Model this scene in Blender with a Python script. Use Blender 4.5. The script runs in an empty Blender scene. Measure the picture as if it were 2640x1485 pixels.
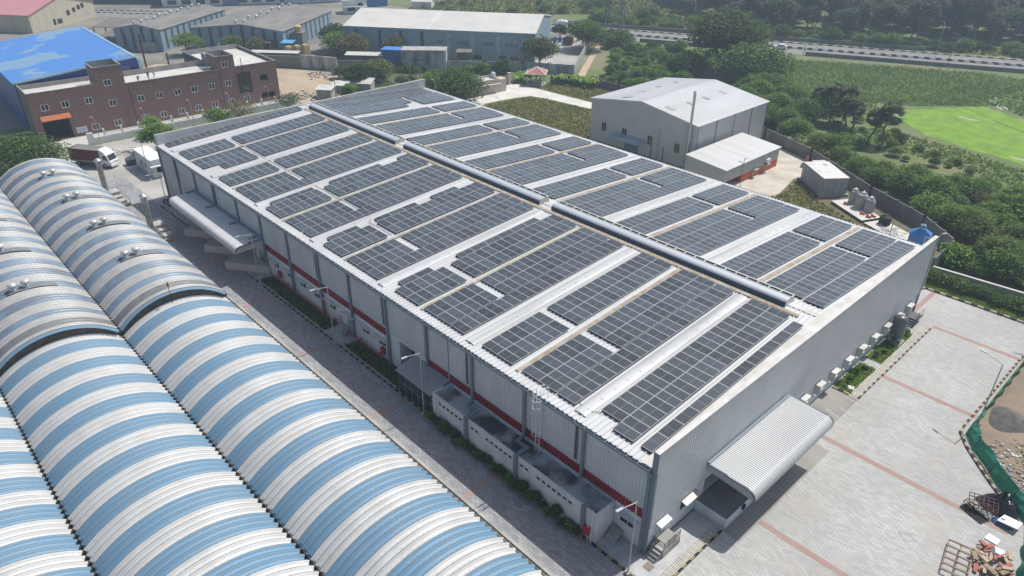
import bpy, math, random
import numpy as np
from mathutils import Vector, Matrix
R=math.radians
sc=bpy.context.scene
col=sc.collection
# ---------------------------------------------------------------- camera, sky, sun, exposure
cam_d=bpy.data.cameras.new('Camera'); cam=bpy.data.objects.new('Camera',cam_d); col.objects.link(cam)
cam_d.sensor_width=36.0; cam_d.lens=25.365; cam_d.clip_start=0.5; cam_d.clip_end=4000
yaw,pitch,roll=2.38546085,-0.523574596,0.00666706965
f=Vector((math.cos(yaw)*math.cos(pitch),math.sin(yaw)*math.cos(pitch),math.sin(pitch)))
r=f.cross(Vector((0,0,1))).normalized(); u=r.cross(f)
r2=math.cos(roll)*r+math.sin(roll)*u; u2=-math.sin(roll)*r+math.cos(roll)*u
m=Matrix((( r2.x,u2.x,-f.x,21.598),(r2.y,u2.y,-f.y,-35.491),(r2.z,u2.z,-f.z,47.94),(0,0,0,1)))
cam.matrix_world=m
sc.camera=cam
SUN_EL,SUN_AZ=57.8,83.6          # azimuth from +X towards +Y
w=bpy.data.worlds.new('World'); sc.world=w; w.use_nodes=True
nt=w.node_tree; bg=nt.nodes['Background']; sky=nt.nodes.new('ShaderNodeTexSky')
sky.sky_type='NISHITA'; sky.sun_disc=False; sky.sun_elevation=R(SUN_EL); sky.sun_rotation=R(90-SUN_AZ)
sky.air_density=1.0; sky.dust_density=2.0; sky.ozone_density=1.0
nt.links.new(sky.outputs[0],bg.inputs[0]); bg.inputs[1].default_value=0.11
sl=bpy.data.lights.new('Sun','SUN'); sl.energy=4.0; sl.angle=R(0.53); sl.color=(1.0,0.975,0.925)
so=bpy.data.objects.new('Sun',sl); col.objects.link(so)
sd=Vector((math.cos(R(SUN_AZ))*math.cos(R(SUN_EL)),math.sin(R(SUN_AZ))*math.cos(R(SUN_EL)),math.sin(R(SUN_EL))))
so.rotation_euler=sd.to_track_quat('Z','Y').to_euler(); so.location=sd*300
vs=sc.view_settings; vs.view_transform='Standard'; vs.look='None'; vs.exposure=0.16; vs.gamma=1.0
sc.render.engine='CYCLES'; sc.render.resolution_x=1024; sc.render.resolution_y=576
rnd=random.Random(7)
# ---------------------------------------------------------------- materials
_M={}
def mat(name,c,rough=0.6,metal=0.0,c2=None,scale=1.0,amt=0.5,bump=0.0,bscale=None,spec=0.5,island=0.0,detail=4,contrast=(0.35,0.65),stretch=None):
    """procedural surface: two tones mixed by object-space noise, optional bump, optional per-island variation"""
    if name in _M: return _M[name]
    m=bpy.data.materials.new(name); m.use_nodes=True; t=m.node_tree; b=t.nodes['Principled BSDF']
    b.inputs['Roughness'].default_value=rough; b.inputs['Metallic'].default_value=metal
    b.inputs['Specular IOR Level'].default_value=spec
    tc=t.nodes.new('ShaderNodeTexCoord'); vec=tc.outputs['Object']
    if stretch:
        mp=t.nodes.new('ShaderNodeMapping'); mp.inputs['Scale'].default_value=stretch
        t.links.new(vec,mp.inputs[0]); vec=mp.outputs[0]
    out=None
    if c2 is None: c2=tuple(x*0.82 for x in c)
    n=t.nodes.new('ShaderNodeTexNoise'); n.inputs['Scale'].default_value=scale; n.inputs['Detail'].default_value=detail
    t.links.new(vec,n.inputs['Vector'])
    rp=t.nodes.new('ShaderNodeValToRGB'); rp.color_ramp.elements[0].position=contrast[0]; rp.color_ramp.elements[1].position=contrast[1]
    rp.color_ramp.elements[0].color=(*c,1)
    cc=tuple(a*(1-amt)+bb*amt for a,bb in zip(c,c2)) if amt<1 else c2
    rp.color_ramp.elements[1].color=(*cc,1)
    t.links.new(n.outputs[0],rp.inputs[0]); out=rp.outputs[0]
    if island>0:
        g=t.nodes.new('ShaderNodeNewGeometry'); h=t.nodes.new('ShaderNodeHueSaturation')
        mr=t.nodes.new('ShaderNodeMapRange'); mr.inputs[3].default_value=1-island; mr.inputs[4].default_value=1+island
        t.links.new(g.outputs['Random Per Island'],mr.inputs[0]); t.links.new(mr.outputs[0],h.inputs['Value'])
        t.links.new(out,h.inputs['Color']); out=h.outputs[0]
    t.links.new(out,b.inputs['Base Color'])
    if bump>0:
        n2=t.nodes.new('ShaderNodeTexNoise'); n2.inputs['Scale'].default_value=bscale or scale*4; n2.inputs['Detail'].default_value=3
        t.links.new(vec,n2.inputs['Vector'])
        bp=t.nodes.new('ShaderNodeBump'); bp.inputs['Strength'].default_value=bump; bp.inputs['Distance'].default_value=0.1
        t.links.new(n2.outputs[0],bp.inputs['Height']); t.links.new(bp.outputs[0],b.inputs['Normal'])
    _M[name]=m; return m
def ms(name,c,**k): return mat(name,c,**k)
# ---------------------------------------------------------------- mesh building
class MB:
    def __init__(s): s.v=[]; s.f=[]; s.m=[]
    def face(s,pts,m=0):
        n=len(s.v); s.v+= [tuple(p) for p in pts]; s.f.append(tuple(range(n,n+len(pts)))); s.m.append(m)
    def box(s,x0,x1,y0,y1,z0,z1,m=0,top=None,T=None):
        P=[(x0,y0,z0),(x1,y0,z0),(x1,y1,z0),(x0,y1,z0),(x0,y0,z1),(x1,y0,z1),(x1,y1,z1),(x0,y1,z1)]
        if T: P=[T(p) for p in P]
        n=len(s.v); s.v+=P
        for q in ((3,2,1,0),(4,5,6,7),(0,1,5,4),(1,2,6,5),(2,3,7,6),(3,0,4,7)):
            s.f.append(tuple(n+i for i in q)); s.m.append(m)
        if top is not None: s.m[-5]=top
    def prism(s,poly,z0,z1,m=0,top=None):
        n=len(s.v); k=len(poly)
        zz0=z0 if callable(z0) else (lambda x,y:z0); zz1=z1 if callable(z1) else (lambda x,y:z1)
        s.v+=[(x,y,zz0(x,y)) for x,y in poly]+[(x,y,zz1(x,y)) for x,y in poly]
        s.f.append(tuple(n+i for i in range(k-1,-1,-1))); s.m.append(m)
        s.f.append(tuple(n+k+i for i in range(k))); s.m.append(m if top is None else top)
        for i in range(k):
            j=(i+1)%k; s.f.append((n+i,n+j,n+k+j,n+k+i)); s.m.append(m)
    def extrude(s,prof,axis,a0,a1,m=0,caps=True,closed=True):
        """prof: list of 2-D points in the plane normal to axis ('x': (y,z), 'y': (x,z))"""
        n=len(s.v); k=len(prof)
        mk=(lambda p,a:(a,p[0],p[1])) if axis=='x' else (lambda p,a:(p[0],a,p[1]))
        s.v+=[mk(p,a0) for p in prof]+[mk(p,a1) for p in prof]
        for i in range(k if closed else k-1):
            j=(i+1)%k; s.f.append((n+i,n+j,n+k+j,n+k+i)); s.m.append(m)
        if caps:
            s.f.append(tuple(n+i for i in range(k-1,-1,-1))); s.m.append(m)
            s.f.append(tuple(n+k+i for i in range(k))); s.m.append(m)
    def tube(s,p0,p1,r0,r1=None,k=8,m=0,caps=True):
        r1=r0 if r1 is None else r1
        a=Vector(p0); b=Vector(p1); d=(b-a)
        if d.length<1e-6: return
        d.normalize(); x=d.orthogonal().normalized(); y=d.cross(x); n=len(s.v)
        for c,rr in ((a,r0),(b,r1)):
            for i in range(k):
                t=2*math.pi*i/k; s.v.append(tuple(c+rr*(math.cos(t)*x+math.sin(t)*y)))
        for i in range(k):
            j=(i+1)%k; s.f.append((n+i,n+j,n+k+j,n+k+i)); s.m.append(m)
        if caps:
            s.f.append(tuple(n+i for i in range(k-1,-1,-1))); s.m.append(m)
            s.f.append(tuple(n+k+i for i in range(k))); s.m.append(m)
    def path(s,pts,r,k=6,m=0):
        for a,b in zip(pts,pts[1:]): s.tube(a,b,r,k=k,m=m)
    def lathe(s,prof,c=(0,0,0),k=16,m=0):
        n=len(s.v); q=len(prof)
        for rr,z in prof:
            for i in range(k):
                t=2*math.pi*i/k; s.v.append((c[0]+rr*math.cos(t),c[1]+rr*math.sin(t),c[2]+z))
        for a in range(q-1):
            for i in range(k):
                j=(i+1)%k; s.f.append((n+a*k+i,n+a*k+j,n+(a+1)*k+j,n+(a+1)*k+i)); s.m.append(m)
        s.f.append(tuple(n+(q-1)*k+i for i in range(k))); s.m.append(m)
        s.f.append(tuple(n+i for i in range(k-1,-1,-1))); s.m.append(m)
    def build(s,name,mats,parent=None,loc=None,smooth=False):
        me=bpy.data.meshes.new(name); me.from_pydata(s.v,[],s.f)
        for x in (mats if isinstance(mats,(list,tuple)) else [mats]): me.materials.append(x)
        me.polygons.foreach_set('material_index',s.m)
        if smooth: me.polygons.foreach_set('use_smooth',[True]*len(s.f))
        me.update()
        o=bpy.data.objects.new(name,me); col.objects.link(o)
        if parent is not None: o.parent=parent
        if loc is not None: o.location=loc
        return o
def tag(o,label,cat,group=None):
    o['label']=label; o['category']=cat
    if group: o['group']=group
    return o
def thing(name,label,cat,loc=(0,0,0),rz=0.0,group=None):
    o=bpy.data.objects.new(name,None); col.objects.link(o); o.location=(tuple(loc)+(0,))[:3]; o.rotation_euler=(0,0,rz)
    o.empty_display_size=0.5
    return tag(o,label,cat,group)
def struct(name,mb,mats,loc=None,kind='structure'):
    o=mb.build(name,mats,loc=loc); o['kind']=kind; return o
def dup(root,loc,rz=None,label=None,scale=None,parent=None):
    def cp(o,par):
        c=o.copy(); col.objects.link(c)
        if par is not None: c.parent=par
        for ch in o.children: cp(ch,c)
        return c
    c=cp(root,parent); c.location=loc
    if rz is not None: c.rotation_euler=(0,0,rz)
    if scale is not None: c.scale=(scale,)*3 if not isinstance(scale,tuple) else scale
    if label: c['label']=label
    return c
def part(name,me,parent,loc=(0,0,0),rz=0.0):
    o=bpy.data.objects.new(name,me); col.objects.link(o); o.parent=parent; o.location=loc; o.rotation_euler=(0,0,rz); return o
# facade plane: local (u along wall, z up), n = outward normal; faces with holes and reveals
def facade(mb,o,ud,nd,u0,u1,z0,z1,holes=(),depth=0.15,m=0,mr=None,back=None):
    mr=m if mr is None else mr
    us=sorted({u0,u1,*[h[0] for h in holes],*[h[1] for h in holes]}); zs=sorted({z0,z1,*[h[2] for h in holes],*[h[3] for h in holes]})
    P=lambda a,z,d=0:(o[0]+ud[0]*a-nd[0]*d,o[1]+ud[1]*a-nd[1]*d,z)
    for a,b in zip(us,us[1:]):
        for c,d in zip(zs,zs[1:]):
            if any(h[0]<=a and h[1]>=b and h[2]<=c and h[3]>=d for h in holes): continue
            if a<u0 or b>u1 or c<z0 or d>z1: continue
            mb.face([P(a,c),P(b,c),P(b,d),P(a,d)],m)
    for h in holes:
        a,b,c,d=h[:4]; dd=h[4] if len(h)>4 else depth
        for q in (((a,c),(b,c)),((b,c),(b,d)),((b,d),(a,d)),((a,d),(a,c))):
            mb.face([P(*q[0]),P(*q[1]),P(*q[1],dd),P(*q[0],dd)],mr)
        if back is not None: mb.face([P(a,c,dd),P(b,c,dd),P(b,d,dd),P(a,d,dd)],back)
def corr(mb,o,ud,nd,L,z0,z1,pitch=0.3,dep=0.04,m=0,skip=()):
    """vertical-rib sheet on a wall; z0,z1 may be functions of u"""
    f0=z0 if callable(z0) else (lambda a:z0); f1=z1 if callable(z1) else (lambda a:z1)
    n=max(1,int(round(L/pitch))); p=L/n; prof=[]
    for i in range(n):
        b=i*p; prof+=[(b,0),(b+p*.45,0),(b+p*.55,dep),(b+p*.9,dep)]
    prof.append((L,0))
    base=len(mb.v)
    for a,d in prof:
        x=o[0]+ud[0]*a+nd[0]*d; y=o[1]+ud[1]*a+nd[1]*d
        mb.v.append((x,y,f0(a))); mb.v.append((x,y,f1(a)))
    for i in range(len(prof)-1):
        q=base+2*i; mb.f.append((q,q+2,q+3,q+1)); mb.m.append(m)
# ---------------------------------------------------------------- common materials
WHITE=ms('white_sheet',(0.60,0.60,0.59),rough=0.45,c2=(0.47,0.465,0.45),scale=0.6,amt=0.6,stretch=(0.4,0.08,1))
FLASH=ms('white_flashing',(0.62,0.61,0.58),rough=0.5,c2=(0.45,0.42,0.365),scale=0.7,amt=0.8,detail=8)
CLAD=ms('grey_cladding',(0.62,0.62,0.615),rough=0.45,c2=(0.54,0.54,0.535),scale=0.4,amt=1)
CLADF=ms('front_cladding',(0.62,0.63,0.63),rough=0.36,c2=(0.57,0.575,0.57),scale=0.3,amt=1)
PLAST=ms('white_plaster',(0.70,0.72,0.73),rough=0.8,c2=(0.56,0.57,0.57),scale=0.8,amt=0.8,detail=8)
STEEL=ms('dark_steel',(0.19,0.235,0.27),rough=0.45,c2=(0.15,0.185,0.215),scale=1)
PIPE=ms('pole_paint',(0.42,0.41,0.38),rough=0.5)
RED=ms('red_sheet',(0.30,0.018,0.03),rough=0.4)
DARK=ms('dark_void',(0.012,0.013,0.014),rough=0.9)
GREYB=ms('bracket_grey',(.33,.33,.33),rough=.5)
GLASS=ms('dark_glass',(0.015,0.02,0.025),rough=0.08,spec=0.8)
FRAME=ms('window_frame_white',(0.75,0.75,0.73),rough=0.5)
CONC=ms('concrete',(0.42,0.41,0.38),rough=0.9,c2=(0.30,0.29,0.27),scale=0.5,amt=1,bump=0.2,bscale=6,detail=8)
CONCD=ms('stained_concrete',(0.44,0.44,0.42),rough=0.9,c2=(0.07,0.07,0.065),scale=0.3,amt=1,detail=10,contrast=(0.47,0.60))
GALV=ms('galvanised',(0.62,0.63,0.64),rough=0.3,metal=0.85,c2=(0.5,0.5,0.5),scale=2)
BLACK=ms('black_rubber',(0.012,0.012,0.012),rough=0.7)
RUST=ms('rusty_walkway',(0.30,0.225,0.14),rough=0.85,c2=(0.42,0.38,0.32),scale=1.2,amt=1,detail=8)
# ================================================================ MAIN WAREHOUSE
XL,YW,HE,HR,HP=-100.48,54.18,9.0,10.62,10.73
YM=YW/2; SL=(HR-HE)/YM
rz_=lambda y: HE+SL*(y if y<=YM else YW-y)
WH=thing('warehouse','long grey metal warehouse with solar panels covering its white low gable roof','warehouse')
# roof sheets with ribs (profile along X, swept up each slope)
def ribroof(y0,y1):
    mb=MB(); p=0.52; prof=[]; x=XL+0.05; n=int((100.3)/p); p=100.3/n
    for i in range(n):
        b=x+i*p; prof+=[(b,0),(b+p-.19,0),(b+p-.14,.085),(b+p-.05,.085)]
    prof.append((x+100.3,0)); ys=np.linspace(y0,y1,2)
    base=len(mb.v)
    for y in ys:
        for a,d in prof: mb.v.append((a,y,rz_(y)+d))
    k=len(prof)
    for i in range(k-1):
        q=(base+i,base+i+1,base+k+i+1,base+k+i)
        mb.f.append(q if y1>y0 else q[::-1]); mb.m.append(0)
    return mb
a=ribroof(-0.15,YM); b=ribroof(YM,YW+0.15); n=len(a.v); a.v+=b.v; a.f+=[tuple(n+i for i in q) for q in b.f]; a.m+=b.m
a.build('roof',WHITE,WH)
mb=MB(); mb.extrude([(YM-.35,rz_(YM)+.045),(YM,rz_(YM)+.085),(YM+.35,rz_(YM)+.045),(YM+.35,rz_(YM)+.06),(YM,rz_(YM)+.10),(YM-.35,rz_(YM)+.06)][::-1],'x',XL+.3,-.4)
mb.build('ridge_cap',FLASH,WH)
# white plaster lower wall with openings
lw_h=[(-62.85,-61.45,1.6,2.42),(-59.2,-57.8,1.6,2.42),(-55.73,-54.33,1.6,2.42),(-52.27,-50.87,1.6,2.42),(-48.54,-47.14,1.6,2.42),(-41.31,-39.91,1.6,2.42),(-37.9,-36.5,1.6,2.42),(-2.92,-1.3,1.5,2.34)]
door_h=[(-33.75,-30.9,0.12,3.95,1.5),(-44.45,-43.15,.75,2.6,.1)]
mb=MB()
facade(mb,(0,0),(1,0),(0,-1),-64.6,-36.0,0,3.4,[h for h in lw_h if h[0]<-36]+[door_h[1]],back=1,depth=.12)
facade(mb,(0,0),(1,0),(0,-1),-36.0,-28.4,0,4.25,[door_h[0]],back=1)
facade(mb,(0,0),(1,0),(0,-1),-28.4,-0.08,0,3.4,[lw_h[7]],back=1,depth=.12)
dk=[(-86.4,-81.5,1.1,4.2,2.0),(-79.2,-75.2,1.1,4.2,2.0),(-71.8,-68.2,1.1,4.2,2.0),(-67.2,-65.6,0.3,2.6,2.0)]
facade(mb,(0,0),(1,0),(0,-1),-87.6,-64.6,0,5.0,dk,back=1)
# front wall
fw=[(8.0,20.6,1.1,4.0,3.0),(4.55,6.35,1.35,2.35),(1.05,2.0,.75,2.55)]+[(24.6+i*3.28,25.5+i*3.28,1.5,2.5) for i in range(8)]+[(51.6,52.6,.8,2.7)]
facade(mb,(-.12,0),(0,1),(1,0),0.02,YW-.05,0,3.0,fw,back=1,depth=.12)
mb.build('lower_wall',[PLAST,DARK],WH)
# cladding of the street side
mb=MB()
corr(mb,(XL+.1,-.02),(1,0),(0,-1),12.8,0.1,8.85,.33,.07)
corr(mb,(-87.6,-.02),(1,0),(0,-1),23.0,5.0,8.85,.33,.07)
corr(mb,(-64.6,-.02),(1,0),(0,-1),28.6,4.4,8.85,.33,.07)
corr(mb,(-36.0,-.02),(1,0),(0,-1),7.6,4.25,8.85,.33,.07)
corr(mb,(-28.4,-.02),(1,0),(0,-1),28.35,4.4,8.85,.33,.07)
mb.build('side_cladding',CLAD,WH)
mb=MB(); corr(mb,(-.02,YW),(-1,0),(0,1),100.4,0,8.85,.6,.045); mb.build('rear_cladding',CLAD,WH)
mb=MB(); corr(mb,(-63.9,-.025),(1,0),(0,-1),27.85,3.4,4.42,.33,.07); corr(mb,(-28.25,-.025),(1,0),(0,-1),28.2,3.4,4.42,.33,.07)
mb.build('red_band',RED,WH)
# front gable cladding with level parapet
mb=MB(); corr(mb,(-.02,-.1),(0,1),(1,0),YW+.2,2.95,HP-.02,.33,.05)
mb.build('front_cladding',CLADF,WH)
mb=MB()
mb.box(-.34,.09,-.12,YW+.12,HP-.02,HP+.05)                    # coping
mb.extrude([(-1.15,9.0+.07),(-.36,9.0+.09),(-.36,9.10),(-1.15,9.10)],'y',-.1,0.0)
mb.face([(-.35,-.1,8.9),(-.35,YM,8.9),(-.35,YW,8.9),(-.35,YW,HP-.02),(-.35,-.1,HP-.02)])
for y0,y1 in ((-.12,YM),(YM,YW+.12)):
    mb.face([(-1.35,y0,rz_(y0)+.075),(-.37,y0,rz_(y0)+.10),(-.37,y1,rz_(y1)+.10),(-1.35,y1,rz_(y1)+.075)])
mb.build('front_parapet',FLASH,WH)
mb=MB(); corr(mb,(XL+.3,YW),(0,-1),(1,0),YW,8.95,HP,.3,.04,m=1)
mb.box(XL-.05,XL+.28,-.1,YW+.1,HP,HP+.06); corr(mb,(XL,YW),(0,-1),(-1,0),YW,0,HP,.6,.04,m=1)
mb.box(XL-.06,XL+.36,-.14,-.1,8.8,HP+.05); mb.box(XL-.06,XL+.36,YW+.1,YW+.14,8.8,HP+.05)
mb.build('rear_parapet',[FLASH,CLAD],WH)
mb=MB(); mb.box(-.4,.1,-.16,-.12,0.1,HP+.04); mb.box(-.36,.1,-.12,.05,2.9,8.9)
mb.build('corner_trim',STEEL,WH)
mb=MB(); mb.box(-.3,.1,YW+.1,YW+.14,0.1,HP+.04); mb.build('corner_trim',STEEL,WH)
# gutters
mb=MB()
for y0,y1 in ((-.42,-.17),(YW+.17,YW+.42)):
    mb=MB(); mb.extrude([(y0,8.72),(y1,8.72),(y1,8.98),(y1-.03,8.98),(y1-.03,8.76),(y0+.03,8.76),(y0+.03,8.96),(y0,8.96)],'x',XL+.1,-.35)
    for i in range(92):
        x=XL+.8+i*1.09; mb.box(x,x+.04,y0-.01 if y0<0 else y0-.3,y1+.3 if y0<0 else y1+.01,8.97,9.02,1)
    mb.build('gutter',[STEEL,GREYB],WH)
# steel columns and downpipes on the street side, one mesh each
cx=[-.45,-7.1,-14.1,-21.3,-28.45,-35.6,-42.95,-49.8,-57.3,-64.6,-71.6,-79.3,-86.0,-93.5,-99.9]
for x in cx:
    mb=MB(); z0=5.0 if -88<x<-64.7 else (3.35 if -24.9<x<-3.4 else 0.0)
    mb.box(x-.14,x+.14,-.34,-.09,z0,8.7); mb.box(x-.2,x+.2,-.38,-.09,8.45,8.715)
    mb.build('column',STEEL,WH)
for k in range(7):
    x=-7.95-14.3*k+(.1*k)
    mb=MB()
    for j in range(5): mb.box(x-.2,x+.2,-.09,-.045,4.75+j*.8,5.5+j*.8)
    mb.build('wall_light_strip',ms('dirty_polycarbonate',(0.10,0.115,0.12),rough=0.35,c2=(.2,.21,.2),scale=3),WH)
mb=MB(); mb.path([(-25.05,-.3,8.75),(-25.05,-.12,8.4),(-25.05,-.12,3.4)],.07,m=0); mb.build('downpipe',PIPE,WH)
# windows (frame > pane) and sunshades
def window_mesh(wd,h,name='window',t=.05):
    mb=MB()
    for a,b,c,d in ((0,wd,0,t),(0,wd,h-t,h),(0,t,t,h-t),(wd-t,wd,t,h-t),(wd/2-t/2,wd/2+t/2,t,h-t)): mb.box(a,b,-.03,.03,c,d)
    me=mb.build(name,FRAME); p=MB(); p.box(t*.6,wd-t*.6,.0,.012,t*.6,h-t*.6); pe=p.build('pane',GLASS)
    a,b=me.data,pe.data; bpy.data.objects.remove(me); bpy.data.objects.remove(pe); return a,b
WM={}
def put_window(par,x,y,z,wd,h,rz=0.0,t=.05):
    k=(wd,h,t)
    if k not in WM: WM[k]=window_mesh(wd,h,t=t)
    o=part('window',WM[k][0],par,(x,y,z),rz); part('pane',WM[k][1],o); return o
mb=MB(); n=9
for i in range(n):
    a=i*2.55/n; b=a+2.55/n
    mb.face([(a,0,.12),(a+.17,0,.12),(a+.17,-.5,-.02),(a,-.5,-.02)]); mb.face([(a+.17,0,.12),(b,0,.15),(b,-.5,.01),(a+.17,-.5,-.02)])
mb.box(0,2.55,-.5,-.47,-.06,-.02)
SHADE=mb.build('sunshade',CLAD).data; bpy.data.objects.remove(bpy.data.objects['sunshade'])
for h in lw_h:
    put_window(WH,h[0],.05,h[2],round(h[1]-h[0],3),round(h[3]-h[2],3)); part('sunshade',SHADE,WH,(h[0]-.6,-.0,2.72))
part('sunshade',SHADE,WH,(-45.0,0,2.72))
for a,b in ((4.55,6.35),):
    put_window(WH,-.17,a,1.35,1.8,1.0,R(90))
mb=MB(); mb.box(-.6,.6,-.02,.02,0,1.75); mb.box(.42,.5,-.06,-.02,.8,.95)
mb.build('door',ms('door_grey',(.45,.47,.48),rough=.5),WH,loc=(-43.8,.06,.78))
mb=MB(); mb.box(-.02,.02,-.45,.45,0,1.75); mb.build('door',ms('door_grey',(.45,.47,.48)),WH,loc=(-.2,1.52,.78))
# small white awnings by the corner
for y0,z0,wd in ((.95,2.6,1.5),(4.4,2.62,2.1)):
    mb=MB(); mb.prism([(-.05,y0),(.55,y0),(.55,y0+wd),(-.05,y0+wd)],lambda x,y:z0-x*.25,lambda x,y:z0+.12-x*.25); mb.build('awning',FLASH,WH)
# window hoods along the front wall
for i in range(9):
    y0=24.5+i*3.28
    mb=MB(); mb.box(-.1,.55,y0,y0+1.25,2.36,2.58); mb.box(-.1,.5,y0+.05,y0+.12,1.4,2.29); mb.build('window_hood',FLASH,WH)
    if i<8: put_window(WH,-.17,y0+.1,1.5,.9,1.0,R(90))
mb=MB()
for i in range(9): mb.box(-.11,.02,24.3+i*3.28,26.8+i*3.28,.95,1.02)
mb.build('wall_ledge',PLAST,WH)
# ------- front loading canopy: ribbed sheet with a rolled outer edge
mb=MB(); pr=[(0.05,5.02),(2.0,4.95),(3.95,4.88)]
for k in range(1,9):
    t=math.pi/2*k/8; pr.append((3.95+.72*math.sin(t),4.16+.72*math.cos(t)))
pr.append((4.67,4.02))
ny=58; y0,y1=7.5,21.0; ys=[]
for i in range(ny):
    b=y0+(y1-y0)*i/ny; p=(y1-y0)/ny; ys+=[(b,0),(b+.55*p,0),(b+.68*p,.05),(b+.9*p,.05)]
ys.append((y1,0)); base=len(mb.v)
for y,d in ys:
    for i,(x,z) in enumerate(pr):
        nx_=0 if i<3 else min(1,(i-2)/8); mb.v.append((x+d*nx_,y,z+d*(1-nx_)))
q=len(pr)
for i in range(len(ys)-1):
    for j in range(q-1): mb.f.append((base+i*q+j,base+i*q+j+1,base+(i+1)*q+j+1,base+(i+1)*q+j)); mb.m.append(0)
mb.face([(x,y0-.01,z-.02) for x,z in pr]+[(4.45,y0-.01,4.02),(0.05,y0-.01,4.35)],1)
mb.face([(x,y1+.01,z-.02) for x,z in pr]+[(0.05,y1+.01,4.35)],1)
for yy in (y0-.05,y1+.02):
    for a,b in zip(pr,pr[1:]): mb.box(min(a[0],b[0])-.03,max(a[0],b[0])+.03,yy,yy+.04,min(a[1],b[1])-.09,max(a[1],b[1])+.06,2)
mb.box(.06,.3,y0,y1,5.06,5.16,2)
mb.box(4.58,4.66,y0+.1,y1-.1,3.96,4.02,2)
mb.build('canopy',[WHITE,ms('soffit_grey',(.34,.36,.37),rough=.6),STEEL],WH)
mb=MB(); mb.box(-.1,3.0,6.9,20.9,0.01,1.1); mb.v and mb.build('loading_dock',[PLAST],WH)
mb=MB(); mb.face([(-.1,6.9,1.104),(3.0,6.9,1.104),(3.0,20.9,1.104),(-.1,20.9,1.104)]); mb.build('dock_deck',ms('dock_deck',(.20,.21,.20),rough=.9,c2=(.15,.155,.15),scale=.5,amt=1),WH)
mb=MB()
for y in (9.3,11.6,14.0,16.4,18.6): mb.box(3.0,3.18,y,y+.35,.6,1.05)
mb.build('dock_bumpers',BLACK,WH)
# ------- street-side loading canopy
mb=MB(); pr=[(-.05,5.25),(-2.3,5.1),(-3.55,5.02)]
for k in range(1,7):
    t=math.pi/2*k/6; pr.append((-3.55-.62*math.sin(t),4.4+.62*math.cos(t)))
pr.append((-4.17,4.15)); x0,x1=-87.3,-64.55
for i in range(len(pr)-1):
    a,b=pr[i],pr[i+1]; mb.face([(x1,a[0],a[1]),(x0,a[0],a[1]),(x0,b[0],b[1]),(x1,b[0],b[1])])
for xx in (x0,x1):
    mb.face([(xx,y,z) for y,z in pr]+[(xx,-.05,4.3)],1)
for i in range(18):
    y=-.25-i*.21; mb.box(x1,x1+.03,y-.08,y,4.35,5.22+.065*y,1)
for i in range(46):
    x=x0+.25+i*.49; mb.tube((x,-.1,5.262),(x,-3.5,5.035),.012,k=4)
for a,b in zip(pr,pr[1:]): mb.box(x1+.02,x1+.1,min(a[0],b[0])-.03,max(a[0],b[0])+.03,min(a[1],b[1])-.1,max(a[1],b[1])+.06,2)
mb.box(x0,x1,-.5,-.12,5.3,5.4,2)
for x in (-79.3,-71.6,-65.5,-86.8): mb.box(x-.1,x+.1,-1.7,-.36,5.24,5.42,2)
mb.build('street_canopy',[WHITE,CLAD,STEEL],WH)
for q in ([(-83.6,-4.15),(-79.2,-.9),(-79.2,-.03),(-86.0,-.03)],[(-76.5,-4.1),(-72.2,-1.0),(-72.2,-.03),(-78.9,-.03)],[(-69.5,-4.1),(-64.1,-.4),(-64.1,-.03),(-71.9,-.03)]):
    mb=MB(); mb.prism(q,.01,1.1); mb.build('dock_wedge',[ms('pale_concrete',(.56,.54,.49))],WH)
# ------- ridge ventilators
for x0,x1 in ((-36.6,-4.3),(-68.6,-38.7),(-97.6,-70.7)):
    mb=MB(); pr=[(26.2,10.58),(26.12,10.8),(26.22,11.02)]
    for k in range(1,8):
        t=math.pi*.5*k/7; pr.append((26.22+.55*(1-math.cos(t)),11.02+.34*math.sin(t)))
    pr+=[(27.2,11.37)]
    for a,b in zip(pr,pr[1:]): mb.face([(x0,a[0],a[1]),(x1,a[0],a[1]),(x1,b[0],b[1]),(x0,b[0],b[1])],2 if b[1]<11.15 else 0)  # lower street-side faces near-black: shade put into their colour, no opening
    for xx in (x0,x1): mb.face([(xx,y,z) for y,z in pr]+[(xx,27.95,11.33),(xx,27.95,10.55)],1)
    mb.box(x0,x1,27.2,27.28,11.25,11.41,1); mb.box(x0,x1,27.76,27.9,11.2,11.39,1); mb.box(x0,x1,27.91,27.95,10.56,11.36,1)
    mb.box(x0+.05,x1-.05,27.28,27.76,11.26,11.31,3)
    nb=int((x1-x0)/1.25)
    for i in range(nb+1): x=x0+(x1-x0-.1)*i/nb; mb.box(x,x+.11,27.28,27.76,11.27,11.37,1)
    mb.build('ridge_ventilator',[ms('vent_metal',(.56,.58,.60),rough=.35,metal=.25,c2=(.48,.50,.52),scale=.5,stretch=(.1,3,3)),FLASH,ms('vent_shaded_side',(.05,.065,.08),rough=.35),DARK],WH,smooth=False)
# ------- walkways, skylights, cable runs on the roof
def strip(mb,x0,x1,y0,y1,h,t,m=0,rise=0):
    for ya,yb in ((y0,min(y1,YM)),(max(y0,YM),y1)):
        if yb<=ya: continue
        mb.prism([(x0,ya),(x1,ya),(x1,yb),(x0,yb)],lambda x,y:rz_(y)+h,lambda x,y:rz_(y)+h+t,m)
for x,a,b in [(-16.35,.8,25.2),(-30.65,.8,25.2),(-45.35,.8,25.2),(-59.95,.8,25.2),(-74.45,.8,25.2),(-89.2,.8,25.2),
            (-8.95,28.9,53.5),(-23.6,28.9,53.5),(-38.2,28.9,53.5),(-52.75,28.9,53.5),(-67.2,28.9,53.5),(-81.6,28.9,53.5)]:
    mb=MB(); strip(mb,x,x+.42,a,b,.08,.04); mb.build('roof_walkway',RUST,WH)
mb=MB()
strip(mb,-98,-2.55,25.38,25.86,.10,.05); 
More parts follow.
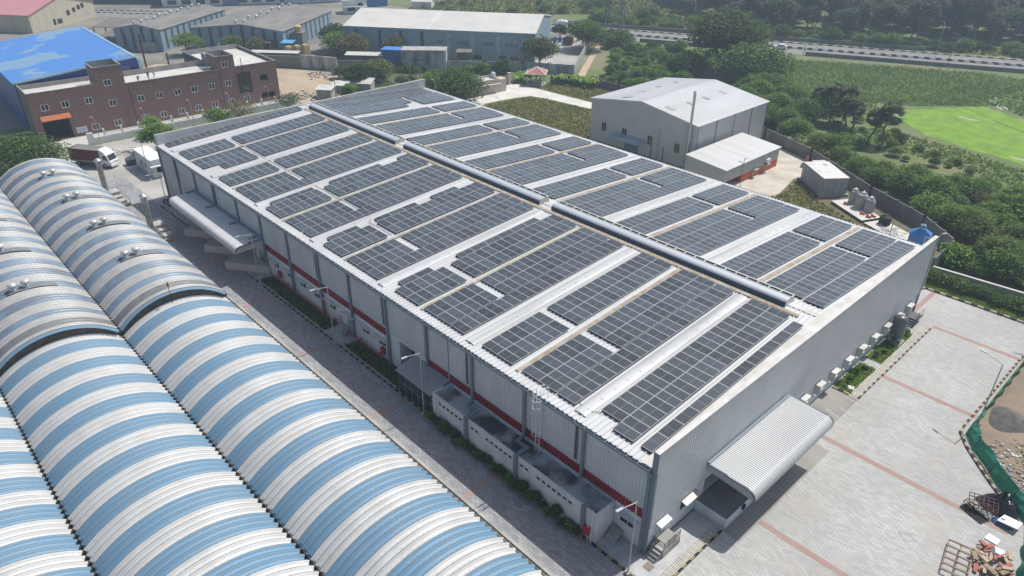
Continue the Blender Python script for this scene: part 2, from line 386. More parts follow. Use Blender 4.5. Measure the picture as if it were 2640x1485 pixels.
for i in range(150):
    x=-97.9+i*.637; mb.box(x,x+.07,25.2,25.38,rz_(25.3)+.07,rz_(25.3)+.14)
mb.build('ridge_walkway',RUST,WH)
SKY=ms('skylight_sheet',(.55,.55,.545),rough=.5,c2=(.38,.38,.375),scale=.5,amt=1,stretch=(2,.15,1))
for xs,ya,yb in [(-8.35,.6,25.1),(-22.5,.6,25.1),(-37.4,.6,25.1),(-52.1,.6,25.1),(-66.7,.6,25.1),(-80.6,.6,25.1),(-95.6,.6,25.1),
                (-14.9,28.9,53.6),(-29.6,28.9,53.6),(-44.1,28.9,53.6),(-58.6,28.9,53.6),(-73.0,28.9,53.6),(-87.7,28.9,53.6)]:
    mb=MB()
    P=[(-.62,.0),(-.5,.06),(-.28,.12),(0,.145),(.28,.12),(.5,.06),(.62,0)]
    for a,b in zip(P,P[1:]):
        mb.face([(xs+a[0],ya,rz_(ya)+.06+a[1]),(xs+b[0],ya,rz_(ya)+.06+b[1]),(xs+b[0],yb,rz_(yb)+.06+b[1]),(xs+a[0],yb,rz_(yb)+.06+a[1])],0)
    mb.face([(xs+a,ya,rz_(ya)+.06+b) for a,b in P],1); mb.face([(xs+a,yb,rz_(yb)+.06+b) for a,b in P],1)
    for i in range(14):
        y=ya+.8+i*1.72; mb.box(xs-.05,xs+.3,y,y+.07,rz_(y)+.17,rz_(y)+.215,2)
    mb.build('skylight',[SKY,FLASH,FLASH],WH)
mb=MB()
for x0,x1,y in ((-93.5,-46,9.25),(-95,-31,8.2)):
    pts=[]
    for i in range(40):
        x=x0+(x1-x0)*i/39; yy=(9.3 if x<-52 else 8.15)+rnd.uniform(-.06,.06); pts.append((x,yy,rz_(yy)+.1+rnd.uniform(0,.04)))
    mb.path(pts,.03,k=5); break
mb.path([(-7.0-.3*i,1.6+.25*math.sin(i*1.7),rz_(1.6)+.1) for i in range(14)],.02,k=4)
mb.build('roof_cable',BLACK,WH)
# access ladder with cage by the street side
def ladder(par,x,y,z0,z1,cage=True,wd=.5,nd=-1,name='access_ladder'):
    mb=MB()
    for s in (-wd/2,wd/2): mb.tube((x+s,y,z0),(x+s,y,z1),.03,k=6)
    z=z0+.2
    while z<z1-.9: mb.tube((x-wd/2,y,z),(x+wd/2,y,z),.018,k=5); z+=.3
    if cage:
        z=z0+2.2
        while z<z1:
            pts=[(x+.38*math.cos(t),y+nd*.38*math.sin(t)*1.6+0,z) for t in np.linspace(0,math.pi,9)]
            mb.path(pts,.02,k=4); z+=.75
        for t in (.25,.5,.75):
            tt=math.pi*t; mb.tube((x+.38*math.cos(tt),y+nd*.61*math.sin(tt),z0+2.2),(x+.38*math.cos(tt),y+nd*.61*math.sin(tt),z1-.05),.015,k=4)
        for s in (-wd/2,wd/2): mb.path([(x+s,y,z1),(x+s,y+.9,z1),(x+s,y+.9,z1-1.1)],.03,k=6)
    return mb.build(name,FRAME,par)
ladder(WH,-12.0,-.62,3.2,10.1)
mb=MB()
for yy in (0,.55):
    mb.path([(-1.3,YW+.2+yy*.2,9.1),(-1.3+yy,YW+.9,9.1+yy),(-.9,YW+.95,10.2),(-.4,YW+.6,10.25),(-.4,YW+.1,9.8)],.035,k=5)
mb.path([(-1.3,YW+.15,9.1),(-1.3,YW+.15,10.2),(-.4,YW+.15,10.25)],.035,k=5)
mb.build('roof_handrail',FRAME,WH)
# ================================================================ SOLAR ARRAYS
PW,PH=2.09,1.075
PVG=bpy.data.materials.new('solar_glass'); PVG.use_nodes=True
t=PVG.node_tree; b=t.nodes['Principled BSDF']; b.inputs['Roughness'].default_value=.22; b.inputs['Specular IOR Level'].default_value=.55
uv=t.nodes.new('ShaderNodeTexCoord'); br=t.nodes.new('ShaderNodeTexBrick'); br.offset=0; br.squash=1
br.inputs['Color1'].default_value=(.034,.042,.046,1); br.inputs['Color2'].default_value=(.040,.049,.054,1); br.inputs['Mortar'].default_value=(.085,.10,.12,1)
br.inputs['Scale'].default_value=1; br.inputs['Mortar Size'].default_value=.006; br.inputs['Brick Width'].default_value=.175; br.inputs['Row Height'].default_value=.089
t.links.new(uv.outputs['Object'],br.inputs['Vector'])
oi=t.nodes.new('ShaderNodeObjectInfo'); hs=t.nodes.new('ShaderNodeHueSaturation'); mr=t.nodes.new('ShaderNodeMapRange'); mr.inputs[3].default_value=.65; mr.inputs[4].default_value=1.5
t.links.new(oi.outputs['Random'],mr.inputs[0]); t.links.new(mr.outputs[0],hs.inputs['Value']); t.links.new(br.outputs[0],hs.inputs['Color'])
dn=t.nodes.new('ShaderNodeTexNoise'); dn.inputs['Scale'].default_value=1.3; dn.inputs['Detail'].default_value=5
du=t.nodes.new('ShaderNodeMix'); du.data_type='RGBA'; du.inputs['B'].default_value=(.13,.125,.115,1)
dm=t.nodes.new('ShaderNodeMapRange'); dm.inputs[1].default_value=.35; dm.inputs[2].default_value=.8; dm.inputs[3].default_value=.06; dm.inputs[4].default_value=.34
gm=t.nodes.new('ShaderNodeNewGeometry'); t.links.new(gm.outputs['Position'],dn.inputs['Vector'])
t.links.new(dn.outputs[0],dm.inputs[0]); t.links.new(dm.outputs[0],du.inputs['Factor']); t.links.new(hs.outputs[0],du.inputs['A']); t.links.new(du.outputs['Result'],b.inputs['Base Color'])
ALU=ms('panel_frame_alloy',(.52,.53,.54),rough=.45,metal=.1)
def panel_mesh():
    mb=MB(); fr=.028
    mb.box(0,PW,0,fr,0,.04,1); mb.box(0,PW,PH-fr,PH,0,.04,1); mb.box(0,fr,fr,PH-fr,0,.04,1); mb.box(PW-fr,PW,fr,PH-fr,0,.04,1)
    c=PW/2; s=.016
    mb.face([(fr,fr,.034),(c-s,fr,.034),(c-s,PH-fr,.034),(fr,PH-fr,.034)],0); mb.face([(c+s,fr,.034),(PW-fr,fr,.034),(PW-fr,PH-fr,.034),(c+s,PH-fr,.034)],0)
    mb.face([(c-s,fr,.034),(c+s,fr,.034),(c+s,PH-fr,.034),(c-s,PH-fr,.034)],2)
    mb.face([(fr,fr,.003),(fr,PH-fr,.003),(PW-fr,PH-fr,.003),(PW-fr,fr,.003)],3)
    o=mb.build('solar_panel',[PVG,ALU,ms('cell_gap',(.24,.255,.275),rough=.4),BLACK]); me=o.data; bpy.data.objects.remove(o); return me
PM=panel_mesh(); SP=1.0975; XP=2.125
ANG=math.atan(SL)
def array(label,x0,y0,cols,near=True):
    """cols: list of (dx, first_row_y, rows, rotated)"""
    root=thing('solar_array',label,'solar array',(x0,y0,rz_(y0)),0,'solar arrays on the warehouse roof')
    rail=MB()
    for dx,ya,n,rot in cols:
        pitch=(PW+.03) if rot else SP
        for i in range(n):
            y=ya+i*pitch
            o=bpy.data.objects.new('solar_panel',PM); col.objects.link(o); o.parent=root
            yy=y if not rot else y
            o.location=(dx+(PH if rot else 0),y-y0,rz_(y)-rz_(y0)+.23)
            sg=1 if y<YM else -1
            if rot: o.rotation_euler=(Matrix.Rotation(sg*ANG,3,"X")@Matrix.Rotation(R(90),3,"Z")).to_euler()
            else: o.rotation_euler=(sg*ANG,0,0)
        L=n*pitch; wd=PH if rot else PW
        for q in (.22,.78):
            xa=dx+wd*q; rail.prism([(xa-.03,ya-y0-.06),(xa+.03,ya-y0-.06),(xa+.03,ya-y0+L),(xa-.03,ya-y0+L)],lambda x,y:rz_(y+y0)-rz_(y0)+.07,lambda x,y:rz_(y+y0)-rz_(y0)+.228)
        edge=ya-y0
        rail.prism([(dx,edge+.03),(dx+wd,edge+.03),(dx+wd,edge+.07),(dx,edge+.07)],lambda x,y:rz_(y+y0)-rz_(y0)+.06,lambda x,y:rz_(y+y0)-rz_(y0)+.228)
    rail.build('mounting_rails',ms('rail_black',(.02,.02,.022),rough=.6),root)
    return root
ordn=['first','second','third','fourth','fifth','sixth','seventh','eighth','ninth']
def pair(x,ya,n,n2=None,ya2=None): return [(0,ya,n,False),(XP,ya2 if ya2 is not None else ya,n2 or n,False)]
S='street-side slope'; F='far slope'
array('narrow column of sideways solar panels against the front parapet, '+S,-2.42,1.05,[(0,1.05,11,True)])
array('unbroken wide solar array from eave to ridge nearest the front parapet, '+S,-7.3,.95,[(0,2.05,21,False),(XP,.95,22,False)])
array('long single-column solar array beside the rear parapet, '+S,-99.75,.95,[(0,.95,22,False)])
nx=[-15.75,-30.2,-44.85,-59.3,-73.75,-88.45]; na=[-21.2,-35.25,-50.05,-64.7,-79.25,-94.0]
for i,x in enumerate(nx):
    lo,up=(7,14) if i not in (2,1) else (6,15); yu=9.75 if i not in (2,1) else 8.65
    o_=ordn[i]
    array('eave-end solar array in front of a brown walkway, %s from front, %s'%(o_,S),x,1.0,pair(x,1.0,lo))
    array('ridge-end solar array in front of a brown walkway, %s from front, %s'%(o_,S),x,yu,pair(x,yu,up))
    if i<5: array('single-column solar array running eave to ridge, %s from front, %s'%(o_,S),x+2*XP+.1,1.0,[(0,1.0,22,False)])
    else: array('interrupted single-column solar array missing its lowest panels, near the rear end, '+S,x+2*XP+.05,3.3,[(0,3.3,5,False),(0,9.75,14,False)])
for i,x in enumerate(na):
    lo,up=(7,14) if i not in (2,1) else (6,15); yu=9.75 if i not in (2,1) else 8.65
    o_=ordn[i]; a=pair(x,1.0,lo); b_=pair(x,yu,up)
    if i in (1,2,3):
        a.append((-1.1,2.15,3 if i==3 else 2,True))
        b_+= {1:[(-1.1,10.2,6,True)],2:[(-1.1,9.0,3,True),(-1.1,17.9,2,True)],3:[(-1.1,11.2,4,True),(-1.1,22.9,1,True)]}[i]
    array('eave-end solar array behind a brown walkway, %s from front, %s'%(o_,S),x,1.0,a)
    array('ridge-end solar array behind a brown walkway, %s from front, %s'%(o_,S),x,yu,b_)
array('single-column solar array from ridge to rear eave along the front parapet, '+F,-3.7,28.75,[(0,28.75,22,False)])
fg=[(-8.12,'first'),(-22.8,'second'),(-37.3,'third'),(-51.75,'fourth'),(-66.3,'fifth'),(-80.7,'sixth')]
for i,(x,o_) in enumerate(fg):
    array('ridge-side solar array just in front of a walkway, %s from front, %s'%(o_,F),x,28.95,pair(x,28.95,14))
    array('rear-eave solar array just in front of a walkway, %s from front, %s'%(o_,F),x,45.4,pair(x,45.4,7))
    if i: array('single-column solar array running ridge to rear eave, %s behind the parapet column, %s'%(ordn[i-1],F),x+2*XP+.05,28.75,[(0,28.75,22,False)])
for i,x in enumerate([-13.6,-28.35,-42.95,-57.35,-71.85,-86.4]):
    array('ridge-side solar array just behind a walkway, %s from front, %s'%(ordn[i],F),x,28.95,pair(x,28.95,14))
    array('rear-eave solar array just behind a walkway, %s from front, %s'%(ordn[i],F),x,45.4,pair(x,45.4,7))
array('two-column solar array beside the rear parapet, ridge to eave unbroken, '+F,-99.75,28.75,pair(-99.75,28.75,22))
array('three-column ridge-side solar array next to the rearmost block, '+F,-95.2,28.95,pair(0,28.95,14)+[(2*XP,28.95,12,False)])
array('three-column rear-eave solar array next to the rearmost block, '+F,-95.2,45.4,pair(0,45.4,7)+[(2*XP,45.4,7,False)])
# ================================================================ ANNEX, PORCH, STEPS
AN=thing('annex','low white flat-roofed annex with stained concrete roof built against the warehouse side','annex',(-25,-2.35,0))
mb=MB(); X=lambda x:x+25; Y=lambda y:y+2.35
wins=[]
for a,n in ((-24.0,6),(-19.1,2),(-17.0,6),(-12.4,2),(-10.3,7)):
    for i in range(n): wins.append((X(a+i*.62),X(a+i*.62+.5),2.35,2.75))
facade(mb,(0,0),(1,0),(0,-1),0,X(-3.5),0,3.25,wins,depth=.1,back=1)
facade(mb,(X(-3.5),0),(0,1),(1,0),0,2.3,0,3.25,[],m=0)
facade(mb,(0,2.3),(0,-1),(-1,0),0,2.3,0,3.25,[],m=0)
mb.face([(X(-3.5),0,3.25),(X(-3.5),2.3,3.25),(X(-3.5)-.16,2.3,3.25),(X(-3.5)-.16,.16,3.25),(.16,.16,3.25),(.16,2.3,3.25),(0,2.3,3.25),(0,0,3.25)])
mb.face([(.16,.16,3.25),(X(-3.5)-.16,.16,3.25),(X(-3.5)-.16,.16,2.9),(.16,.16,2.9)]); mb.face([(.16,.16,3.25),(.16,2.3,3.25),(.16,2.3,2.9),(.16,.16,2.9)])
mb.face([(X(-3.66),.16,3.25),(X(-3.66),.16,2.9),(X(-3.66),2.3,2.9),(X(-3.66),2.3,3.25)])
mb.build('wall',[PLAST,DARK],AN)
mb=MB(); mb.face([(.16,.16,2.9),(X(-3.66),.16,2.9),(X(-3.66),2.3,2.9),(.16,2.3,2.9)]); mb.build('flat_roof',CONCD,AN)
for h in wins:
    pass
mb=MB()
for h in wins:
    a,b,c,d=h
    for q in ((a-.06,b+.06,c-.07,c+.03),(a-.06,b+.06,d-.03,d+.07),(a-.06,a+.03,c,d),(b-.03,b+.06,c,d)): mb.box(q[0],q[1],-.03,.03,q[2],q[3])
mb.build('window_frames',FRAME,AN)
for x in (-19.65,-12.8,-4.75):
    mb=MB(); mb.box(X(x)-.17,X(x)+.17,-.28,-.01,.05,3.3); mb.box(X(x)-.17,X(x)+.17,-.28,1.1,3.3,3.5)
    mb.box(X(x)-1.45,X(x)+.17,1.1,1.4,3.28,3.5); mb.box(X(x)-1.45,X(x)-1.15,1.4,2.0,3.3,3.48)
    mb.build('rain_duct',STEEL,AN)
ladder(AN,X(-4.2)+.3,-.25,.1,3.9,cage=False,wd=.45)
mb=MB(); mb.box(X(-4.55)+.0,X(-4.55)+.62,-.36,-.02,.75,1.55); bx=mb.build('hose_cabinet',ms('fire_red',(.45,.02,.03),rough=.35))
bx.location=(-25,-2.35,0); tag(bx,'red fire hose cabinet on the annex wall next to the white ladder','hose cabinet','fire hose cabinets')
for x in (-61.0,-36.9):
    c=bx.copy(); col.objects.link(c); c.location=(x-20.45-.3,-.02,0)
    c['label']='red fire hose cabinet on the warehouse wall %s'%('near the street canopy' if x<-50 else 'beside the big dark doorway')
PO=thing('entrance_porch','lean-to porch with brown sheet roof and dark glass walls at the warehouse side','porch',(-30.9,-2.55,0))
mb=MB(); n=20
for i in range(n):
    a=5.95*i/n; b=5.95*(i+1)/n; c=a+(b-a)*.6
    mb.face([(a,0,2.95),(c,0,2.95),(c,2.5,3.6),(a,2.5,3.6)]); mb.face([(c,0,2.95),(b,0,2.99),(b,2.5,3.64),(c,2.5,3.6)])
mb.box(0,5.95,-.03,0,2.86,2.97); mb.build('porch_roof',ms('porch_sheet',(.42,.40,.385),rough=.5,c2=(.33,.31,.3),scale=1),PO)
mb=MB(); mb.box(.1,5.7,.25,.3,.05,2.85); mb.box(.1,.15,.3,2.5,.05,2.9); mb.box(5.65,5.7,.3,2.5,.05,2.9); mb.build('glass_wall',GLASS,PO)
mb=MB()
for i in range(6): mb.box(.1+i*1.1,.16+i*1.1,.2,.25,.05,2.9)
mb.box(.1,5.7,.2,.25,1.4,1.46); mb.build('glazing_bars',STEEL,PO)
def steps(name,label,x,y,rz,n=4,wd=1.3,run=.3,rise=.19,land=1.3,rail=True,c=CONC):
    r_=thing(name,label,'steps',(x,y,0),rz)
    mb=MB()
    for i in range(n): mb.box(0,wd,i*run,(i+1)*run if i<n-1 else n*run+land,.01 if i==0 else i*rise+.0005,(i+1)*rise)
    mb.build('treads',c,r_)
    if rail:
        mb=MB(); h=n*rise
        L=n*run+land
        for s in (0.04,wd-.04):
            if s>.5 or rail=='both':
                mb.path([(s,.1,rise+.9),(s,n*run,h+.9),(s,L-.05,h+.9)],.025,k=5); mb.path([(s,.1,rise+.45),(s,n*run,h+.45),(s,L-.05,h+.45)],.018,k=5)
                for yy,zz in ((.1,rise),(n*run*.5,h*.5),(n*run,h),(L-.05,h)): mb.tube((s,yy,zz-.02),(s,yy,zz+.9),.025,k=5)
        mb.build('railing',ms('rail_paint',(.03,.03,.035),rough=.5),r_)
    return r_
steps('entry_steps','concrete steps with dark handrail to the small grey side door',-45.95,-1.15,R(-90)+R(90),n=4,wd=2.0,run=.26,land=.05,rail='both')
steps('entry_steps','grey concrete corner steps beside the annex ladder',-3.3,-1.35,0,n=4,wd=1.0,run=.28,land=.1,rail=False)
st=thing('entry_platform','concrete landing with black handrail at the front corner door','landing',(.03,.5,0))
mb=MB(); mb.box(.0,1.25,.05,2.35,.01,.75)
for i in range(3): mb.box(.1,1.1,-.28*(i+1)+.05,-.28*i+.05-.001,.01,.75-.2*(i+1)+.0)
mb.build('landing_block',CONC,st)
mb=MB()
for z in (1.15,1.4,1.65): mb.path([(.05,.1,z),(1.2,.1,z),(1.2,2.3,z)],.035,k=5)
for p in ((.05,.1),(1.2,.1),(1.2,.8),(1.2,1.5),(1.2,2.3)): mb.tube((*p,.74),(*p,1.67),.025,k=5)
mb.build('railing',ms('rail_paint',(.03,.03,.035)),st)
st=steps('entry_steps','dark steps with black railing at the far end of the front wall',1.35,50.7,0,n=4,wd=1.25,run=.3,land=1.5,rail='both',c=ms('dark_tread',(.12,.125,.13),rough=.8)); st.location=(.12,50.7,0)
# red fire main along the base of the street wall
mb=MB(); pts=[(-63.5,-.5,.45),(-36.6,-.5,.45)]
mb.path(pts,.06,k=6)
for x in (-58.4,-49.2,-46.6,-41,-37): mb.path([(x,-.5,.0),(x,-.5,.9),(x+.3,-.5,.9)],.06,k=6); mb.lathe([(.14,0),(.14,.12)],(x,-.5,.85),k=8)
for x in (-49.3,): mb.path([(x,-.5,.4),(x-.15,-.3,2.4),(x-.1,-.12,3.1)],.06,k=6)
tag(mb.build('fire_main',ms('fire_red',(.45,.02,.03))),'red fire water pipe with valves running along the street wall base','pipe')
# ================================================================ BARREL VAULT SHEDS
VW=ms('vault_white',(.56,.562,.548),rough=.55,c2=(.49,.485,.465),scale=.5,amt=1,detail=8,island=.0)
VB=ms('vault_blue',(.15,.275,.385),rough=.6,c2=(.175,.28,.37),scale=.7,amt=1,detail=6)
VWo=ms('vault_old_white',(.47,.465,.445),rough=.45,c2=(.40,.39,.365),scale=.8,amt=1,detail=10)
VBo=ms('vault_old_blue',(.17,.205,.255),rough=.42,c2=(.21,.29,.37),scale=.35,amt=1,detail=12,contrast=(.42,.6))
VG=ms('vault_grey',(.22,.225,.22),rough=.5,c2=(.17,.175,.18),scale=1,amt=1)
SEAM=ms('vault_seam',(.075,.08,.085),rough=.6)
def vault_mesh(name,x0,x1,y0,y1,zb,rise,mats,sel,parent,seg=52):
    """crimped K-span arch: trough ribs along X, arch across Y"""
    W=y1-y0; Rr=(W*W/4+rise*rise)/(2*rise); th=math.asin(W/2/Rr); yc=(y0+y1)/2; zc=zb+rise-Rr
    p=2.0/3; n=int(round((x1-x0)/p))
    base=np.array([0,.05,.12,.2,.50,.575,.645]); dep=np.array([.23,.23,.10,0,0,.10,.22])
    xs=np.concatenate([x0+i*p+base for i in range(n)]+[[x0+n*p]]); ds=np.concatenate([dep]*n+[[.23]])
    k=len(xs); tt=np.linspace(-th,th,seg+1)
    botm=(ds<.01); wall=(ds>.05)&(ds<.15)
    V=np.zeros((seg+1,k,3))
    for j,a in enumerate(tt):
        cr=.06 if j%2 else -.045
        rad=Rr+ds+np.where(botm,cr,0)
        V[j,:,0]=xs; V[j,:,1]=yc+rad*np.sin(a); V[j,:,2]=zc+rad*np.cos(a)
    idx=np.arange((seg+1)*k).reshape(seg+1,k)
    F=np.stack([idx[:-1,:-1],idx[:-1,1:],idx[1:,1:],idx[1:,:-1]],-1).reshape(-1,4)
    col_m=np.zeros(k-1,int)
    for i in range(k-1):
        rib=i//7; col_m[i]=sel(rib) if i%7 else len(mats)-1
    mi=np.tile(col_m,seg)
    me=bpy.data.meshes.new(name); nv=V.reshape(-1,3); me.vertices.add(len(nv)); me.vertices.foreach_set('co',nv.ravel())
    me.loops.add(F.size); me.loops.foreach_set('vertex_index',F.ravel().astype(np.int32))
    me.polygons.add(len(F)); me.polygons.foreach_set('loop_start',np.arange(0,F.size,4,dtype=np.int32)); me.polygons.foreach_set('loop_total',np.full(len(F),4,np.int32))
    for x in mats: me.materials.append(x)
    me.polygons.foreach_set('material_index',mi.astype(np.int32)); me.update(calc_edges=True); me.validate()
    o=bpy.data.objects.new(name,me); col.objects.link(o); o.parent=parent
    # underside shell so that no light leaks through
    return Rr,th,yc,zc
def arch_pts(y0,y1,zb,rise,off=0,n=30):
    W=y1-y0; Rr=(W*W/4+rise*rise)/(2*rise); th=math.asin(W/2/Rr); yc=(y0+y1)/2; zc=zb+rise-Rr
    return [(yc+(Rr+off)*math.sin(a),zc+(Rr+off)*math.cos(a)) for a in np.linspace(-th,th,n+1)]
def ventilator():
    mb=MB(); mb.lathe([(.34,0),(.34,.22),(.26,.26),(.26,.4)],k=14,m=1); pr=[]
    for i in range(9):
        t=math.pi*(i/8); pr.append((max(.05,.46*math.sin(t)**.8),.40+.27*(1-math.cos(t))))
    mb.lathe(pr,k=20,m=0)
    o=mb.build('ventilator',[ms('spun_alloy',(.62,.61,.58),rough=.35,metal=.35,c2=(.55,.54,.52),scale=4),GALV],smooth=True); me=o.data; bpy.data.objects.remove(o); return me
VENT=ventilator()
XS=-53.4
vl=['first striped barrel-vault shed beside the lane, blue and white in front, weathered grey behind','middle striped barrel-vault shed, second from the paved lane','outermost striped barrel-vault shed at the lower left picture corner']
for vi,(y0,y1,e0,e1) in enumerate(((-21.75,-10.45,-109.4,12),(-33.45,-22.1,-109.4,4),(-45.1,-33.8,-80,-6))):
    vs_=thing('vaulted_shed',vl[vi],'shed',(0,0,0),0,'striped barrel-vault sheds')
    vents=[-100,-88.2,-76.5,-64.9] if vi<2 else [-64.9]
    nf=int(round((XS-e0)/(2/3)))
    def selo(rib):
        x=e0+rib*2/3
        if x>-57.2: return 0 if int((x+57.2)/(2/3))%6 in (0,1,4) else 2
        return 1 if ((x+101.3)%3.9)<1.98 else 0
    vault_mesh('old_roof',e0,XS,y0,y1,5.55,2.35,[VWo,VBo,VG,SEAM],selo,vs_)
    vault_mesh('new_roof',XS+.05,e1,y0+.1,y1+.1,4.65,2.05,[VW,VB,SEAM],lambda rib:1 if ((XS+.05+rib*2/3+52.35+.2)%4.0)<2.0 else 0,vs_)
    for nm,xx in (('gable_band',XS-.02),('end_wall',e0+.02)):
        mb=MB(); A=arch_pts(y0,y1,5.55,2.35,.02); mb.face([(xx,y,z) for y,z in A]+[(xx,y1,0.05),(xx,y0,.05)]); mb.build(nm,ms('bitumen_band',(.045,.042,.038),rough=.85,c2=(.075,.07,.06),scale=1.5,amt=1),vs_)
    mb=MB(); A=arch_pts(y0,y1,5.55,2.35,.19); B_=arch_pts(y0,y1,5.55,2.35,-.05)
    for i in range(len(A)-1): mb.face([(XS+.25,*B_[i]),(XS+.25,*B_[i+1]),(XS+.05,*A[i+1]),(XS+.05,*A[i])])
    mb.build('arch_flashing',VB,vs_)
    mb=MB(); A=arch_pts(y0+.1,y1+.1,4.65,2.05,.02); mb.face([(e1-.1,y,z) for y,z in A]+[(e1-.1,y1,.05),(e1-.1,y0,.05)]); mb.build('front_gable',PLAST,vs_)
    mb=MB(); mb.box(e0,e1-.15,y1-.25,y1-.05,0,4.55); mb.box(e0,e1-.15,y0+.05,y0+.25,0,4.55); mb.box(e0,XS-.1,y1-.24,y1-.06,4.55,5.5); mb.box(e0,XS-.1,y0+.06,y0+.24,4.55,5.5)
    mb.build('side_wall',CONC,vs_)
    mb=MB(); mb.box(e0,XS,y1-.1,y1+.30,5.15,5.40); mb.box(XS,e1,y1-.0,y1+.30,4.2,4.42)
    for i in range(int((e1-e0)/2)): x=e0+i*2+.5; z=5.40 if x<XS else 4.42; mb.box(x,x+.08,y1-.05,y1+.32,z,z+.05)
    mb.build('valley_gutter',ms('gutter_dark',(.055,.05,.045),rough=.9,c2=(.09,.08,.07),scale=1.2,amt=1),vs_)
    if vi<2:
        for x in vents:
            A=arch_pts(y0,y1,5.55,2.35,.25)
            mb=MB(); 
            for i in range(12,23): mb.prism([(x-.62,A[i][0]),(x+.62,A[i][0]),(x+.62,A[i+1][0]),(x-.62,A[i+1][0])],lambda X_,Y_,i=i:A[i][1]-.05+(A[i+1][1]-A[i][1])*(Y_-A[i][0])/(A[i+1][0]-A[i][0]),lambda X_,Y_,i=i:A[i][1]+(A[i+1][1]-A[i][1])*(Y_-A[i][0])/(A[i+1][0]-A[i][0]))
            mb.build('vent_plate',VG,vs_)
            for y in (y1-6.4,y1-5.15): part('ventilator',VENT,vs_,(x,y,8.06 if y<y1-6 else 8.1))
mb=MB(); mb.tube((0,0,0),(0,0,2.6),.035,k=6); mb.lathe([(.1,0),(.14,.08),(.1,.16)],(0,0,2.3),k=8); mb.lathe([(.02,0),(.1,.06),(.02,.2)],(0,0,2.6),k=8); mb.box(-.15,.15,-.15,.15,-.15,0)
o=mb.build('lightning_rod',BLACK,loc=(-52.9,-16.25,6.7)); tag(o,'thin dark lightning rod on the crest of the lane-side vault','rod')
# ================================================================ GROUND
GR=ms('ground_scrub',(.12,.16,.05),rough=1,c2=(.22,.20,.105),scale=.045,amt=1,detail=12,contrast=(.45,.68),bump=.6,bscale=1.5)
mb=MB(); mb.face([(-2500,-2500,0),(2500,-2500,0),(2500,2500,0),(-2500,2500,0)]); struct('ground',mb,GR)
def sheet(name,poly,z,m,kind='structure'):
    mb=MB(); mb.face([(x,y,z) for x,y in poly]); return struct(name,mb,m,kind=kind)
def bricky(name,c1,c2,mortar,bw,bh,msize,rot=0,noise=(.25,.55),stain=None,sscale=.12,tint=None):
    m=bpy.data.materials.new(name); m.use_nodes=True; t=m.node_tree; b=t.nodes['Principled BSDF']; b.inputs['Roughness'].default_value=.9
    tc=t.nodes.new('ShaderNodeTexCoord'); mp=t.nodes.new('ShaderNodeMapping'); mp.inputs['Rotation'].default_value=rot if isinstance(rot,tuple) else (0,0,rot)
    br=t.nodes.new('ShaderNodeTexBrick'); br.inputs['Scale'].default_value=1; br.inputs['Brick Width'].default_value=bw; br.inputs['Row Height'].default_value=bh; br.inputs['Mortar Size'].default_value=msize; br.inputs['Bias'].default_value=0
    br.inputs['Color1'].default_value=(*c1,1); br.inputs['Color2'].default_value=(*c2,1); br.inputs['Mortar'].default_value=(*mortar,1)
    t.links.new(tc.outputs['Object'],mp.inputs[0]); t.links.new(mp.outputs[0],br.inputs['Vector'])
    n=t.nodes.new('ShaderNodeTexNoise'); n.inputs['Scale'].default_value=sscale; n.inputs['Detail'].default_value=10; n.inputs['Roughness'].default_value=.65
    t.links.new(tc.outputs['Object'],n.inputs['Vector'])
    mr=t.nodes.new('ShaderNodeMapRange'); mr.inputs[1].default_value=.35; mr.inputs[2].default_value=.7; mr.inputs[3].default_value=0; mr.inputs[4].default_value=noise[1]
    mx=t.nodes.new('ShaderNodeMix'); mx.data_type='RGBA'; mx.inputs['B'].default_value=(*(stain or tuple(x*.55 for x in c1)),1)
    t.links.new(n.outputs[0],mr.inputs[0]); t.links.new(mr.outputs[0],mx.inputs['Factor']); t.links.new(br.outputs[0],mx.inputs['A']); out=mx.outputs['Result']
    if tint:
        n2=t.nodes.new('ShaderNodeTexNoise'); n2.inputs['Scale'].default_value=.22; n2.inputs['Detail'].default_value=7; m2=t.nodes.new('ShaderNodeMapRange'); m2.inputs[1].default_value=.58; m2.inputs[2].default_value=.72; m2.inputs[4].default_value=.6
        x2=t.nodes.new('ShaderNodeMix'); x2.data_type='RGBA'; x2.inputs['B'].default_value=(*tint,1); t.links.new(tc.outputs['Object'],n2.inputs['Vector']); t.links.new(n2.outputs[0],m2.inputs[0]); t.links.new(m2.outputs[0],x2.inputs['Factor']); t.links.new(out,x2.inputs['A']); out=x2.outputs['Result']
    t.links.new(out,b.inputs['Base Color'])
    _M[name]=m; return m
PAVE=bricky('yard_pavers',(.53,.525,.50),(.39,.385,.365),(.33,.32,.30),.55,.21,.022,noise=(0,.75),stain=(.29,.28,.26),sscale=.09,tint=(.42,.34,.25))
LANE=bricky('lane_pavers',(.42,.425,.43),(.25,.255,.265),(.20,.20,.20),.6,.24,.03,noise=(0,.7),stain=(.22,.215,.21),sscale=.25)
REDP=bricky('red_pavers',(.40,.22,.18),(.33,.19,.16),(.28,.22,.19),.3,.15,.02,noise=(0,.7),stain=(.35,.29,.25),sscale=.5)
TAN=ms('dusty_concrete',(.45,.43,.39),rough=.95,c2=(.33,.315,.285),scale=.15,amt=1,detail=10)
PALE=ms('pale_concrete',(.56,.54,.49),rough=.95,c2=(.44,.425,.39),scale=.2,amt=1,detail=8)
DIRT=ms('bare_dirt',(.29,.215,.15),rough=1,c2=(.19,.16,.12),scale=.3,amt=1,detail=12,bump=.5,bscale=2)
DRY=ms('dry_grass_ground',(.17,.135,.075),rough=1,c2=(.11,.105,.05),scale=.2,amt=1,detail=12,bump=.6,bscale=2)
